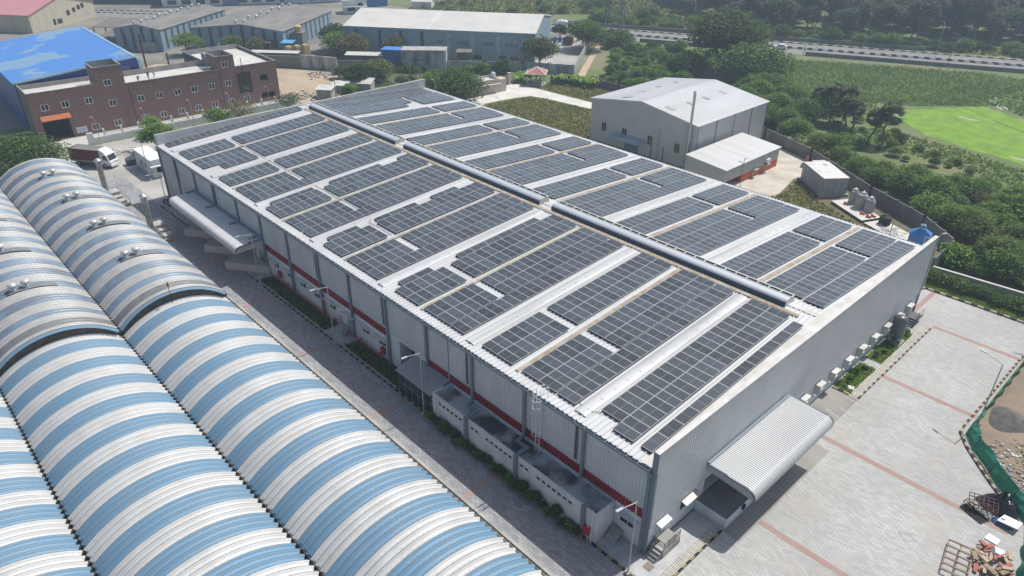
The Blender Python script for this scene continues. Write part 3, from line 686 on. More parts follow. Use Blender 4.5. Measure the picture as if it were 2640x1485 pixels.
sheet('yard_pavement',[(-.0,-10),(40,-10),(40,8),(21.6,20.2),(20.1,26.1),(18.3,27.9),(15.5,30.8),(12.55,34.9),(12.75,62.0),(-3.2,62.0),(-3.2,54.3),(0,54.3)],.008,PAVE)
sheet('lane',[(-115,-7.0),(12,-7.0),(12,-2.6),(-115,-2.6)],.012,LANE)
sheet('side_pavement',[(-100,-2.45),(1.0,-2.45),(1.0,0.0),(-100,0.0)],.016,ms('side_concrete',(.44,.44,.43),rough=.9,c2=(.31,.31,.30),scale=.9,amt=1,detail=8))
sheet('drain_strip',[(-110,-10.4),(20,-10.4),(20,-7.3),(-110,-7.3)],.006,ms('wet_drain',(.10,.09,.075),rough=.9,c2=(.16,.14,.115),scale=.6,amt=1))
mb=MB(); mb.box(-75,16,-7.32,-7.02,.0,.12); struct('lane_kerb',mb,CONC)
sheet('gate_yard',[(-137,-20),(-137,-1),(-136.5,8),(-122,10),(-119,3),(-104,3),(-99,0),(-99,-2.0),(-99,-7.2),(-110,-9.5),(-118,-16)],.004,TAN)
mb=MB()
for xb in (-99.8,-86,-72.5,-58.2,-43.85,-29.2,-14.6): mb.face([(xb-.35,-7.0,.018),(xb+.25,-7.0,.018),(xb+.25,-2.62,.018),(xb-.35,-2.62,.018)])
for yb,x1 in ((9.75,20),(24.0,19.5),(38.3,12.5),(53.0,12.7)): mb.face([(2.95,yb-.32,.014),(x1,yb-.32,.014),(x1,yb+.3,.014),(2.95,yb+.3,.014)])
mb.face([(-.45,54.3,.014),(.15,54.3,.014),(.15,61.9,.014),(-.45,61.9,.014)])
struct('paver_bands',mb,REDP)
mb=MB(); mb.face([(3.0,6.6,.016),(4.6,6.6,.016),(4.6,22.5,.016),(3.0,22.5,.016)]); mb.face([(.05,20.9,.016),(3.0,20.9,.016),(3.0,32.2,.016),(.05,32.2,.016)]); struct('dock_apron',mb,ms('worn_concrete',(.33,.315,.285),rough=.95,c2=(.22,.20,.175),scale=.18,amt=1,detail=10))
mb=MB(); mb.prism([(.1,-2.4),(2.0,-2.4),(2.0,6.6),(.1,6.6)],.0,.02); struct('corner_pavement',mb,ms('light_pavers',(.50,.50,.485),rough=.9,c2=(.40,.40,.39),scale=.9,amt=1,detail=8))
# slotted drain covers beside the front wall
mb=MB(); g=MB()
def slab(y,sx=0):
    mb.box(2.02,2.82,y,y+.5,0,.06)
    for k in range(4): g.box(2.14+k*.17,2.195+k*.17,y+.09,y+.41,.059,.064)
y=-3.0
while y<6.4: slab(y); y+=.54
y=32.5
while y<52.6: slab(y); y+=.54
struct('drain_covers',mb,ms('precast_cover',(.55,.52,.46),rough=.9,c2=(.45,.43,.38),scale=1,amt=1)); struct('drain_slots',g,ms('slot_shadow',(.09,.085,.075),rough=1))
OIL=ms('oil_stain',(.27,.265,.25),rough=.8,c2=(.42,.415,.40),scale=1.6,amt=1,detail=8)
for i,(x,y,a,b_) in enumerate([(13.9,17.3,.75,.5),(10.6,31.5,.6,.3),(7.2,14.2,.35,.2),(9.8,43.5,.5,.25),(5.2,5.0,.5,.4)]):
    sheet('oil_stain',[(x+a*math.cos(q)*(1+.25*math.sin(3*q+i)),y+b_*math.sin(q)*(1+.3*math.cos(4*q+i))) for q in np.linspace(0,6.28,19)[:-1]],.0115,OIL)
mb=MB()
for k,(cx_,cy_,r0,a0,a1) in enumerate(((2.0,26.0,5.6,.6,1.6),(2.0,26.0,7.0,.5,1.5),(-1,18,10.5,.75,1.35),(-1,18,12,.7,1.3))):
    for i in range(24):
        t0=a0+(a1-a0)*i/24; t1=a0+(a1-a0)*(i+1)/24
        mb.face([(cx_+r0*math.cos(t0),cy_+r0*math.sin(t0),.0185),(cx_+(r0+.16)*math.cos(t0),cy_+(r0+.16)*math.sin(t0),.0185),(cx_+(r0+.16)*math.cos(t1),cy_+(r0+.16)*math.sin(t1),.0185),(cx_+r0*math.cos(t1),cy_+r0*math.sin(t1),.0185)])
struct('tyre_marks',mb,ms('tyre_mark',(.34,.33,.31),rough=.9,c2=(.44,.435,.42),scale=2,amt=1))
# black and yellow kerbs
def kerb(name,pts,ca,cb,h=.16,wd=.18,L=.55,seed=1):
    ma=ms('kerb_'+ca,{'black':(.02,.02,.02),'yellow':(.27,.235,.11),'cream':(.40,.34,.25),'brown':(.055,.04,.035),'white':(.6,.6,.56)}[ca],rough=.85); mb_=ms('kerb_'+cb,{'black':(.02,.02,.02),'yellow':(.27,.235,.11),'cream':(.40,.34,.25),'brown':(.055,.04,.035),'white':(.6,.6,.56)}[cb],rough=.85)
    mb=MB(); i=0
    for a,b in zip(pts,pts[1:]):
        a=Vector((*a,0)); b=Vector((*b,0)); d=b-a; n=max(1,int(d.length/L)); nn=Vector((-d.y,d.x,0)).normalized()*wd/2
        for k in range(n):
            p=a+d*k/n; q=a+d*(k+.94)/n
            mb.prism([tuple((p-nn)[:2]),tuple((q-nn)[:2]),tuple((q+nn)[:2]),tuple((p+nn)[:2])],0,h,i%2); i+=1
    struct(name,mb,[ma,mb_])
kerb('street_kerb',[(-97,-2.52),(-86.5,-2.52)],'black','yellow'); kerb('street_kerb',[(-64,-2.52),(1.4,-2.52)],'yellow','black',seed=2)
kerb('drain_kerb',[(2.93,-3),(2.93,6.5)],'black','yellow'); kerb('drain_kerb',[(2.93,32.4),(2.93,52.6)],'brown','cream'); kerb('bed_kerb',[(.1,32.3),(2.0,32.3)],'cream','brown')
kerb('rear_kerb',[(-4,62.05),(14,62.05)],'cream','brown',L=.75,h=.22,wd=.25)
NET=[(13.1,56),(12.83,52.74),(12.68,41),(12.55,36.7),(12.62,34.75),(13.84,32.85),(15.57,30.86),(17.15,29.14),(18.32,27.98),(20.1,26.08)]
kerb('yard_kerb',[(x-.45,y-.1) for x,y in NET],'brown','cream',L=.5,h=.2,wd=.22)
sheet('building_plot',[(12.9,60.5),(60,60.5),(60,5),(21.6,20.2),(20.2,26.0),(15.6,30.8),(12.7,34.8)],.006,DIRT)
# background ground patches
sheet('dirt_lot',[(-174,56),(-159,66.5),(-150,75),(-142,64),(-134,52),(-137,40),(-150,38),(-165,30),(-180,34),(-196,25),(-200,34),(-185,48)],.004,ms('sandy_lot',(.46,.36,.25),rough=1,c2=(.36,.28,.19),scale=.15,amt=1,detail=12,bump=.5,bscale=1.5))
sheet('industrial_ground',[(-330,-20),(-160,-20),(-160,40),(-176,62),(-150,90),(-155,150),(-200,150),(-262,140),(-300,100),(-345,60)],.003,ms('worn_ground',(.17,.155,.13),rough=1,c2=(.26,.235,.195),scale=.08,amt=1,detail=12,bump=.4,bscale=2))
sheet('brick_forecourt',[(-145,-12),(-137.9,-12),(-137.6,44),(-143.5,44)],.008,PALE)
sheet('access_drive',[(-118.6,91),(-116,94.8),(-109,95.6),(-90,96.4),(-74,97.5),(-48,99),(-48,95),(-74,93.4),(-87.4,92.2),(-100,90.9),(-104.5,89.8),(-106.2,86),(-107.3,77),(-102,62),(-111,62),(-113.5,80)],.012,ms('bright_concrete',(.66,.63,.57),rough=.95,c2=(.54,.51,.46),scale=.3,amt=1,detail=8))
sheet('dry_plot',[(-104.6,89.4),(-100,90.6),(-87.4,91.9),(-73.7,93),(-73.7,56),(-100,56),(-107,77)],.008,DRY)
sheet('dry_plot',[(-109,96),(-90,96.8),(-60,98.6),(-70,105),(-92,108),(-101,107.5),(-110,102)],.006,DRY)
sheet('service_yard',[(-48,101.5),(-36.5,97.4),(-30.5,93),(-27,88),(-33.2,86.5),(-31,76),(-38,66),(-48,62)],.010,ms('service_concrete',(.58,.53,.45),rough=.95,c2=(.42,.38,.31),scale=.3,amt=1,detail=10))
sheet('dry_plot',[(-37,57),(-3,57),(-3,75),(-9,80.5),(-19.8,86.3),(-27,91),(-34,95),(-36,92)],.007,DRY)
_pd=lambda P:[(a[0]+(b[0]-a[0])*k/5+rnd.uniform(-.5,.5),a[1]+(b[1]-a[1])*k/5+rnd.uniform(-.5,.5)) for a,b in zip(P,P[1:]+P[:1]) for k in range(5)]
sheet('paddy_field',_pd([(-40,143),(-37.6,146.2),(-33,153),(-26,163.6),(-21,161),(-15.5,157.6),(2,150),(20,143),(16,120),(-1,121.5),(-8,126),(-17,127.6),(-26.7,130),(-33,136)]),.02,ms('paddy_green',(.185,.33,.022),rough=1,c2=(.135,.235,.025),scale=.35,amt=1,detail=14,bump=.8,bscale=3))
sheet('marsh',[(-84,173),(-58,188),(-37,199),(-24,199),(-27,166),(-37,152),(-46,146),(-58,140),(-72,148)],.006,ms('marsh_green',(.10,.155,.05),rough=1,c2=(.145,.20,.06),scale=.08,amt=1,detail=12,bump=.8,bscale=2))
sheet('mud_patch',[(-29.2,175.6),(-27,176.4),(-24.5,170.5),(-21,165.4),(-22.4,163.9),(-26,168.5)],.012,ms('grey_mud',(.50,.48,.44),rough=1))
mud=ms('field_mud',(.42,.38,.33),rough=1,c2=(.30,.30,.2),scale=1,amt=1,detail=8)
for i,(x,y,a,b_) in enumerate([(-37.5,141,1.6,1.0),(-25,150,2.3,.8),(-10,152.5,1.0,.5),(-9,141,2.4,.8),(-2.5,143,2.2,.8),(-8.5,128.5,1.6,.7),(-32,144.5,.7,.4),(-16,158,.9,.4)]):
    sheet('mud_patch',[(x+a*math.cos(q)*(1+.25*math.sin(3*q+i)),y+b_*math.sin(q)*(1+.25*math.cos(2*q+i))) for q in np.linspace(0,6.28,15)[:-1]],.028,mud)
for i,(x,y,a,b_) in enumerate([(-185,262,12,2.6),(-150,213,8,1.8),(-205,240,14,2.2),(-140,217,7,1.4),(-230,300,18,4)]):
    sheet('sand_patch',[(x+a*math.cos(q)*(1+.3*math.sin(3*q+i)),y+b_*math.sin(q)*(1+.3*math.cos(2*q+i))) for q in np.linspace(0,6.28,19)[:-1]],.012,ms('pale_sand',(.52,.46,.38),rough=1))
# highway: two carriageways, median, walls
HU=Vector((.899,.438,0)); HN=Vector((-.438,.899,0))
def hp(s,n): q=HU*s+HN*n; return (q.x,q.y)
ASPH=ms('grey_asphalt',(.25,.24,.225),rough=.95,c2=(.20,.195,.185),scale=.15,amt=1,detail=8)  # plain grey asphalt with slightly darker mottling
s0,s1=-110,140
for a,b in ((202.6,210.6),(212.4,219.4)): sheet('highway',[hp(s0,a),hp(s1,a-1.5),hp(s1,b-1.5),hp(s0,b)],.012,ASPH)
sheet('highway_median',[hp(s0,210.6),hp(s1,209.1),hp(s1,210.9),hp(s0,212.4)],.02,DRY)
for n_ in (210.6,212.4,219.5): kerb('highway_kerb',[hp(s0,n_),hp(s1,n_-1.5)],'black','white',h=.3,wd=.3,L=1.5)
sheet('side_road',[(-340,18),(-306,50),(-280,76),(-276,70),(-282,60),(-300,44),(-330,14)],.012,ASPH)
kerb('side_road_kerb',[(-335,22),(-304,52),(-281,75)],'black','white',h=.3,wd=.3,L=1.3); kerb('side_road_kerb',[(-310,42),(-290,58),(-281,66)],'black','white',h=.3,wd=.3,L=1.3)
sheet('dirt_track',[(-111,113.5),(-138.5,154),(-137,154.5),(-109.2,114.5)],.010,ms('track_sand',(.50,.38,.26),rough=1,c2=(.4,.31,.21),scale=.5,amt=1))
sheet('factory_yard',[(-139,91),(-126,104),(-113,112.5),(-140,152),(-152,151),(-150,141),(-130,116)],.004,TAN)
# ================================================================ BACKGROUND BUILDINGS
def shed(name,label,cat,loc,rz,u0,u1,v0,v1,he,hr,ridge,axis,roofm,wallm,stripe=None,sp=3.6,sw=1.1,vents=0,plinth=None,over=.25,hel=None,group=None):
    """gabled shed: local u (x), v (y). axis 'v': ridge runs along v at u=ridge; axis 'u': ridge along u at v=ridge"""
    r_=thing(name,label,cat,(*loc,0),rz,group)
    hel=he if hel is None else hel
    mb=MB()
    if axis=='v':
        g=lambda u:(he+(hr-he)*(u1-u)/(u1-ridge)) if u>ridge else (hel+(hr-hel)*(u-u0)/(ridge-u0))
        P=[(u0,0),(u1,0),(u1,g(u1)),(ridge,hr),(u0,g(u0))]
        mb.extrude(P,'y',v0,v1)
    else:
        g=lambda v:(he+(hr-he)*(v1-v)/(v1-ridge)) if v>ridge else (hel+(hr-hel)*(v-v0)/(ridge-v0))
        P=[(v0,0),(v1,0),(v1,g(v1)),(ridge,hr),(v0,g(v0))]
        mb.extrude(P,'x',u0,u1)
    mb.build('wall',wallm,r_)
    mb=MB(); o=over
    if axis=='v':
        n=int((v1-v0)/1.0)
        for a,b in ((u0-o,ridge),(ridge,u1+o)):
            za=g(u0) -.05 if a<ridge-.01 else hr; zb=hr if b<=ridge+.01 else g(u1)-.05
            mb.prism([(a,v0-o),(b,v0-o),(b,v1+o),(a,v1+o)],lambda x,y:za+(zb-za)*(x-a)/(b-a)+.03,lambda x,y:za+(zb-za)*(x-a)/(b-a)+.13)
    else:
        for a,b in ((v0-o,ridge),(ridge,v1+o)):
            za=g(v0)-.05 if a<ridge-.01 else hr; zb=hr if b<=ridge+.01 else g(v1)-.05
            mb.prism([(u0-o,a),(u1+o,a),(u1+o,b),(u0-o,b)],lambda x,y:za+(zb-za)*(y-a)/(b-a)+.03,lambda x,y:za+(zb-za)*(y-a)/(b-a)+.13)
    mb.build('roof',roofm,r_)
    if stripe:
        x=u0+sp*.7
        while x<u1-sw:
            zt=(g(x+sw/2) if axis=='v' else g(v0))-.15; mb=MB(); mb.box(x,x+sw,v0-.06,v0-.005,.6,zt-.25); mb.build('wall_strip',stripe,r_); x+=sp
        y=v0+sp*.6
        while y<v1-sw:
            zt=(g(u1) if axis=='v' else g(y+sw/2))-.2; mb=MB(); mb.box(u1+.005,u1+.06,y,y+sw,.6,zt-.25); mb.build('wall_strip',stripe,r_); y+=sp
    if plinth:
        mb=MB(); mb.box(u0-.05,u1+.05,v0-.12,v0-.005,0,plinth[0]); mb.build('plinth',plinth[1],r_)
    if vents:
        for i in range(vents):
            q=v0+3+(v1-v0-6)*i/(vents-1)
            for d in (-3.2,-.6): part('ventilator',VENT,r_,(ridge+d,q,g(ridge+d)+.1))
    return r_,g
ASB=ms('old_grey_sheet',(.235,.22,.20),rough=.9,c2=(.165,.155,.145),scale=.3,amt=1,detail=10,stretch=(1,.25,1))
BLW=ms('blue_grey_wall',(.27,.35,.42),rough=.6,c2=(.21,.28,.345),scale=.5,amt=1,detail=8)
DST=ms('dark_wall_strip',(.05,.065,.075),rough=.6,c2=(.09,.105,.11),scale=2,amt=1)
LST=ms('pale_wall_strip',(.50,.50,.49),rough=.7,c2=(.26,.27,.27),scale=1,amt=1)
A37=R(37)
bs,g=shed('factory_shed','long blue-grey factory shed with pale beige low gable roof at top centre','factory shed',(-173.24,83.53),math.atan2(.591,.806),-3.5,54.0,0,32,7.95,10.6,16,'u',ms('beige_roof',(.60,.575,.53),rough=.6,c2=(.53,.51,.47),scale=.2,amt=1),ms('slate_wall',(.25,.345,.41),rough=.6,c2=(.21,.295,.355),scale=.3,amt=1),plinth=(1.6,CONC))
for x in (-.2,7.1,13.6,20.1):
    mb=MB(); mb.box(x,x+1.0,-.07,-.01,1.0,7.3); mb.build('wall_strip',DST,bs)
for x in (28.0,35.3,42.8,50.0):
    mb=MB(); mb.box(x,x+1.15,-.08,-.01,1.6,7.4); mb.build('wall_strip',LST,bs)
for x in (25,31,38.5,45.5):
    mb=MB(); mb.box(x,x+3.6 if x>26 else x+2,-.06,-.01,4.0,5.2); mb.build('louvre_band',ms('louvre_band',(.15,.20,.235),rough=.6),bs)
mb=MB()
for x in (-3.5,3.6,10.5,17,24.4,31.7,39,46.4,53.8): mb.tube((x,-.1,.1),(x,-.1,7.6),.09,k=6)
mb.build('downpipes',ms('pipe_pale',(.45,.48,.5)),bs)
mb=MB()
for u_ in (53.99+.26,):
    for a,b in (((-.3,7.9),(16,10.72)),((16,10.72),(32.3,7.9))): mb.face([(u_+.02,a[0],a[1]-.25),(u_+.02,b[0],b[1]-.25),(u_+.02,b[0],b[1]+.1),(u_+.02,a[0],a[1]+.1)])
mb.prism([(-3.76,-.28),(54.26,-.28),(54.26,-.05),(-3.76,-.05)],8.0,8.13); mb.face([(22.2,-.26,8.14),(22.6,-.26,8.14),(22.6,16,10.78),(22.2,16,10.78)])
mb.build('roof_trim',FRAME,bs)
for x in (33,36.2,43.5,47): 
    mb=MB(); mb.box(x,x+2.2,-.16,-.125,.4,1.5); mb.build('window',GLASS,bs)
m_,g=shed('striped_shed','grey-roofed shed with vertical dark and blue wall stripes and turbine vents, nearest of the two','factory shed',(-188.94,68.23),A37,-30,0,0,38,6.15,7.75,-13,'v',ASB,BLW,DST,sp=3.5,sw=1.0,vents=5,group='striped sheds behind the dirt lot')
s_,g=shed('striped_shed','grey-roofed striped shed behind the steel posts, further left of the two','factory shed',(-214.5,41.8),A37,-15.5,0,0,38,6.3,7.6,-7,'v',ASB,BLW,DST,sp=3.3,sw=1.0,vents=6,group='striped sheds behind the dirt lot')
c_,g=shed('cream_hall','cream metal hall with faded pink roof at the top left corner','industrial hall',(-271.94,20.01),A37,-42,0,0,32,5.6,9.6,16,'u',ms('pink_roof',(.53,.235,.235),rough=.6,c2=(.48,.22,.22),scale=.2,amt=1),ms('cream_wall',(.56,.50,.39),rough=.7,c2=(.45,.39,.29),scale=.5,amt=1,detail=10,stretch=(3,3,.3)),over=.4)
for v,z,w_,h_ in ((17.5,2.9,1.6,1.6),(20.6,3.5,1.5,1.5),(23.2,4.0,1.5,1.5),(25.3,4.3,1.5,1.5),(10.2,.9,1.2,1.9),(12.2,1.0,2.4,1.5)):
    mb=MB(); mb.box(.02,.06,v,v+w_,z,z+h_); mb.build('window',GLASS,c_)
# far blocks along the top edge
t_,g=shed('far_factory','long pale blue factory with white window band at the very top left','factory',(-293,79),R(61),-8,62,0,18,7.5,9,9,'u',ms('pale_blue_sheet',(.40,.47,.53),rough=.6),ms('blue_white_wall',(.37,.44,.50),rough=.7,c2=(.30,.37,.43),scale=.2,amt=1))
mb=MB(); mb.box(-8,62,-.1,-.01,.3,3.3); mb.build('window_wall',PLAST,t_)
for i in range(12):
    mb=MB(); mb.box(-6+i*5.4,-2.6+i*5.4,-.14,-.105,1.0,2.6); mb.build('window',GLASS,t_)
mb=MB(); mb.box(15,21,-.3,-.15,.1,7.3); mb.build('shutter_door',ms('steel_blue',(.13,.22,.31),rough=.6),t_)
d_,g=shed('dark_factory','dark navy factory block beyond the side road at the top left','factory',(-331,48),R(48),-20,44,0,14,7.5,8.3,7,'u',ASB,ms('navy_wall',(.035,.055,.075),rough=.6,c2=(.06,.08,.10),scale=.3,amt=1))
for x in (24,29,33): 
    mb=MB(); mb.box(x,x+1.8,-.1,-.01,3.6,5.6); mb.build('window',FRAME,d_)
wh=thing('white_house','small white flat-roofed house with grey veranda near the top edge','house',(-236.5,118),R(61))
mb=MB(); facade(mb,(0,0),(1,0),(0,-1),0,9,0,4.8,[(1.5,4.5,1.0,2.4),(5.6,7.4,2.9,3.9)],back=1); mb.box(0,9,.2,7,0,4.75,0); mb.box(-.2,9.2,-.2,7.2,4.8,5.0,0); mb.box(0,9,-1.6,-.05,2.6,2.75,0); mb.build('wall',[PLAST,DARK],wh)
mb=MB(); mb.box(5.4,8.6,1,6,5,7.2); mb.build('stair_head',PLAST,wh)
bl=thing('blue_building','bright blue metal building behind the beige shed roof at the top','building',(-246,134),R(61))
mb=MB(); mb.box(0,9,0,8,0,6); mb.build('wall',ms('royal_blue',(.03,.16,.42),rough=.5,c2=(.05,.2,.45),scale=1),bl); mb=MB(); mb.box(-.3,9.3,-.3,8.3,6.0,6.25); mb.build('roof',ms('royal_blue',(.03,.16,.42)),bl)
bl=thing('blue_building','light blue and white low building behind the striped shed at the top','building',(-272,112),R(61))
mb=MB(); mb.box(0,10,0,8,0,5); mb.build('wall',ms('light_blue_wall',(.22,.42,.60),rough=.6,c2=(.5,.55,.6),scale=.4,amt=1),bl); mb=MB(); mb.prism([(-.4,-.4),(10.4,-.4),(10.4,8.4),(-.4,8.4)],lambda x,y:5.01+.1*y,lambda x,y:5.2+.1*y); mb.build('roof',ms('cyan_sheet',(.16,.42,.62),rough=.5),bl)
ss,g=shed('white_hut','small white shed in the green field beyond the beige roof','hut',(-230,145.5),R(37),0,8,0,5,2.6,3.2,2.5,'u',FLASH,PLAST)
# grey lean-to stores left of the striped sheds
for (x,y,a,b_,h,lab) in ((-243,31,17,10,4.6,'open grey-roofed storage lean-to with dark posts behind the blue shed, larger'),(-233,29.5,14,7,3.4,'low rusty-sheeted lean-to between blue roof and dirt lot, smaller')):
    r_=thing('storage_shelter',lab,'shelter',(x,y,0),A37); mb=MB(); mb.prism([(0,0),(a,0),(a,b_),(0,b_)],lambda X_,Y_:h+.12*Y_,lambda X_,Y_:h+.15+.12*Y_); mb.build('roof',ms('rusty_sheet',(.22,.19,.165),rough=.9,c2=(.13,.12,.11),scale=.6,amt=1,detail=8,stretch=(.4,2,1)),r_)
    mb=MB()
    for i in range(5):
        for yy in (.1,b_-.3): mb.box(i*(a-.3)/4,i*(a-.3)/4+.25,yy,yy+.25,0,h+.01+.12*yy)
    mb.build('posts',DST,r_)
    mb=MB(); mb.box(.3,a-.3,b_-.6,b_-.35,0,h-.3); mb.build('back_wall',ms('navy_wall',(.035,.055,.075)),r_)
r_=thing('block_store','low grey block store with flat roof at the foot of the left striped shed','store',(-220,36,0),A37)
mb=MB(); mb.box(0,6,0,4,0,2.5); mb.box(-.2,6.2,-.2,4.2,2.5,2.65); mb.build('wall',CONC,r_)
for i,(x,y,h) in enumerate(((-196,26.5,10.0),(-192.8,29.05,9.7),(-191.4,34.6,4.4))):
    mb=MB(); mb.box(-.16,.16,-.2,.2,0,h); mb.box(-.3,.3,-.35,.35,0,.08)
    tag(mb.build('steel_post',ms('red_oxide',(.055,.035,.035),rough=.7),loc=(x,y,0)),['tall bare dark steel post nearest the blue shed','tall bare dark steel post in the dirt lot behind the brick roof','short bare steel post in the dirt lot'][i],'post','bare steel posts in the dirt lot')
# ---------------- blue shed
BR_=ms('blue_roof',(.075,.225,.56),rough=.5,c2=(.19,.32,.46),scale=.085,amt=1,detail=14,contrast=(.535,.56))
bs2=thing('blue_shed','bright blue metal shed with patchy faded roof behind the brick building','shed',(-155.5,-8.2,0),R(87.6))
mb=MB(); mb.extrude([(0,0),(24.2,0),(24.2,11.4),(23.6,12.2),(0,10.1)],'y',0,45); mb.build('wall',ms('deep_blue_wall',(.02,.07,.30),rough=.45,c2=(.022,.085,.34),scale=.4),bs2)
mb=MB(); P=[(-.4,10.07,23.7,12.25),(23.7,12.25,24.7,11.5)]
for a,za,b,zb in P: mb.prism([(a,-.5),(b,-.5),(b,45.4),(a,45.4)],lambda x,y:za+(zb-za)*(x-a)/(b-a)+.02,lambda x,y:za+(zb-za)*(x-a)/(b-a)+.12)
mb.build('roof',BR_,bs2)
mb=MB()
for k in range(2):
    a,za,b,zb=P[k]; mb.prism([(a,-.62),(b,-.62),(b,-.5),(a,-.5)],lambda x,y:za+(zb-za)*(x-a)/(b-a)-.25,lambda x,y:za+(zb-za)*(x-a)/(b-a)+.2)
mb.prism([(23.2,-.5),(24.75,-.5),(24.75,45.4),(23.2,45.4)],lambda x,y:12.22 if x<24 else 11.52,lambda x,y:12.45 if x<24 else 11.7); mb.box(24.21,24.75,-.62,-.2,0,11.3)
mb.build('roof_trim',ms('pale_blue_trim',(.42,.62,.72),rough=.5),bs2)
mb=MB(); mb.box(20.5,22.3,-.08,-.01,7.0,10.3); mb.build('window',ms('louvre_grey',(.25,.32,.38),rough=.6,c2=(.15,.2,.25),scale=6,amt=1,stretch=(.2,1,1)),bs2)
# ---------------- brick building
BRK=bricky('red_blockwork',(.30,.125,.115),(.185,.08,.075),(.24,.20,.17),.8,.32,.04,rot=(R(90),0,0),noise=(0,.55),stain=(.17,.12,.10),sscale=.5)
bb=thing('brick_building','long two-storey red block building with stair towers and white windows','building',(-145.5,-8.5,0),math.atan2(.99909,.04268))
hs_=[(u_-.72,u_+.72,z-.68,z+.68) for u_,z in ((2.6,6.75),(6.25,6.75),(10.6,6.75),(14.9,5.52),(20.5,5.52),(24.35,5.52),(28.2,5.55),(31.9,5.56),(35.75,5.6),(39.55,5.65))]
hl_=[(u_-.72,u_+.72,z-.68,z+.68) for u_,z in ((10.55,1.3),(14.9,1.3),(20.55,1.35),(24.3,1.35),(28.15,1.38),(31.9,1.4),(35.7,1.45),(39.5,1.46),(43.25,1.5))]
door=(1.3,6.2,.05,4.1,2.5); big=(41.75,44.95,2.75,7.55,.5); op=[(47.1,49.0,4.95,6.3,1.5),(46.9,50.4,.9,2.2,1.5),(17.0,18.6,.05,2.3,1.2)]
mb=MB()
facade(mb,(0,0),(1,0),(0,-1),0,12.75,0,9.75,[h for h in hs_+hl_ if h[1]<12.7]+[door],back=1,depth=.18)
facade(mb,(0,0),(1,0),(0,-1),12.75,18.2,0,12.95,[h for h in hs_+hl_ if 12.7<h[0]<18]+[(14.18,15.6,9.05,10.4)]+[op[2]] if False else [h for h in hs_+hl_ if 12.7<h[0]<17]+[(14.18,15.6,9.05,10.4)],back=1,depth=.18)
facade(mb,(0,0),(1,0),(0,-1),18.2,37.6,0,9.02,[h for h in hs_+hl_ if 18.2<h[0]<37.5],back=1,depth=.18)
facade(mb,(0,0),(1,0),(0,-1),37.6,41.7,0,11.7,[h for h in hs_+hl_ if 37.6<h[0]<41.5]+[(38.85,40.25,9.15,10.5)],back=1,depth=.18)
facade(mb,(0,0),(1,0),(0,-1),41.7,51.4,0,9.05,[h for h in hl_ if h[0]>41.7]+[big]+op[:2],back=2,depth=.18)
mb.face([(12.75,0,9.75),(12.75,4.6,9.75),(12.75,4.6,12.95),(12.75,0,12.95)]); mb.face([(18.2,0,9.02),(18.2,4.6,9.02),(18.2,4.6,12.95),(18.2,0,12.95)])
mb.face([(37.6,0,9.0),(37.6,5.6,9.0),(37.6,5.6,11.7),(37.6,0,11.7)]); mb.face([(41.7,0,9.0),(41.7,5.6,9.0),(41.7,5.6,11.7),(41.7,0,11.7)])
mb.build('brick_wall',[BRK,DARK,ms('dark_room',(.03,.03,.03),rough=1)],bb)
GB=bricky('grey_blockwork',(.29,.25,.20),(.21,.18,.15),(.19,.17,.15),.8,.32,.03,rot=(R(90),0,R(90)),noise=(0,.5),sscale=.4)
mb=MB(); mb.face([(0,0,0),(0,0,9.75),(0,9.0,9.75),(0,9.0,0)]); mb.face([(51.4,0,0),(51.4,22,0),(51.4,22,9.05),(51.4,0,9.05)]); mb.face([(0,9,0),(0,9,9.75),(37.6,9,9.2),(37.6,9,0)]); mb.face([(37.6,9,0),(37.6,9,9.05),(37.6,22,9.05),(37.6,22,0)]); mb.face([(37.6,22,0),(37.6,22,9.05),(51.4,22,9.05),(51.4,22,0)])
mb.build('side_wall',GB,bb)
mb=MB(); mb.box(.2,12.7,.2,8.8,8.55,8.75); mb.box(18.3,37.5,.2,8.8,8.3,8.5); mb.box(37.65,51.2,5.7,21.8,8.2,8.4); mb.box(41.8,51.2,.2,5.7,8.2,8.39); mb.box(12.8,18.1,4.7,8.9,8.5,8.7)
mb.build('flat_roof',ms('pale_screed',(.60,.58,.53),rough=.95,c2=(.47,.45,.41),scale=.3,amt=1,detail=8),bb)  # pale screed colour with darker mottling
mb=MB(); T_=.2
mb.box(.0,12.7,-.03,.2,9.75,9.85); mb.box(18.25,37.55,-.03,.2,9.02,9.1); mb.box(41.75,51.43,-.03,.2,9.05,9.13); mb.box(.0,.2,.2,9,9.75,9.85); mb.box(.2,37.6,8.85,9.05,8.6,9.6); mb.box(51.2,51.43,.2,22,9.05,9.15); mb.box(37.6,51.2,21.8,22.03,8.2,9.5)
mb.box(37.6,37.8,9,21.8,8.3,9.5)
mb.build('parapet_coping',ms('grey_render',(.36,.34,.31),rough=.95,c2=(.26,.25,.23),scale=.6,amt=1,detail=8),bb)
RAWC=ms('raw_concrete',(.33,.33,.32),rough=.95,c2=(.20,.20,.195),scale=.5,amt=1,detail=8)
for a,b,d,h in ((12.75,18.2,5.4,12.95),(37.6,41.7,5.6,11.7)):
    mb=MB(); mb.box(a+.01,a+.2,.19,d,8.9,h); mb.box(b-.2,b-.01,.19,d,8.9,h); mb.box(a+.2,b-.2,d-.2,d,8.9,h+.35); mb.box(a+.2,b-.2,1.2,d-.2,h-1.3,h-1.1)
    mb.box(a-.05,b+.05,-.05,.18,h,h+.1); mb.box(a-.05,a+.2,.18,d,h,h+.12); mb.box(b-.2,b+.05,.18,d,h,h+.12)
    mb.build('stair_tower',RAWC,bb)
mb=MB(); mb.box(37.7,41.6,6.2,9.2,8.4,11.2); mb.build('tank_room',RAWC,bb)
for h in hs_+hl_+[(14.18,15.6,9.05,10.4),(38.85,40.25,9.15,10.5)]: put_window(bb,h[0],.08,h[2],round(h[1]-h[0],2),round(h[3]-h[2],2),t=.13)
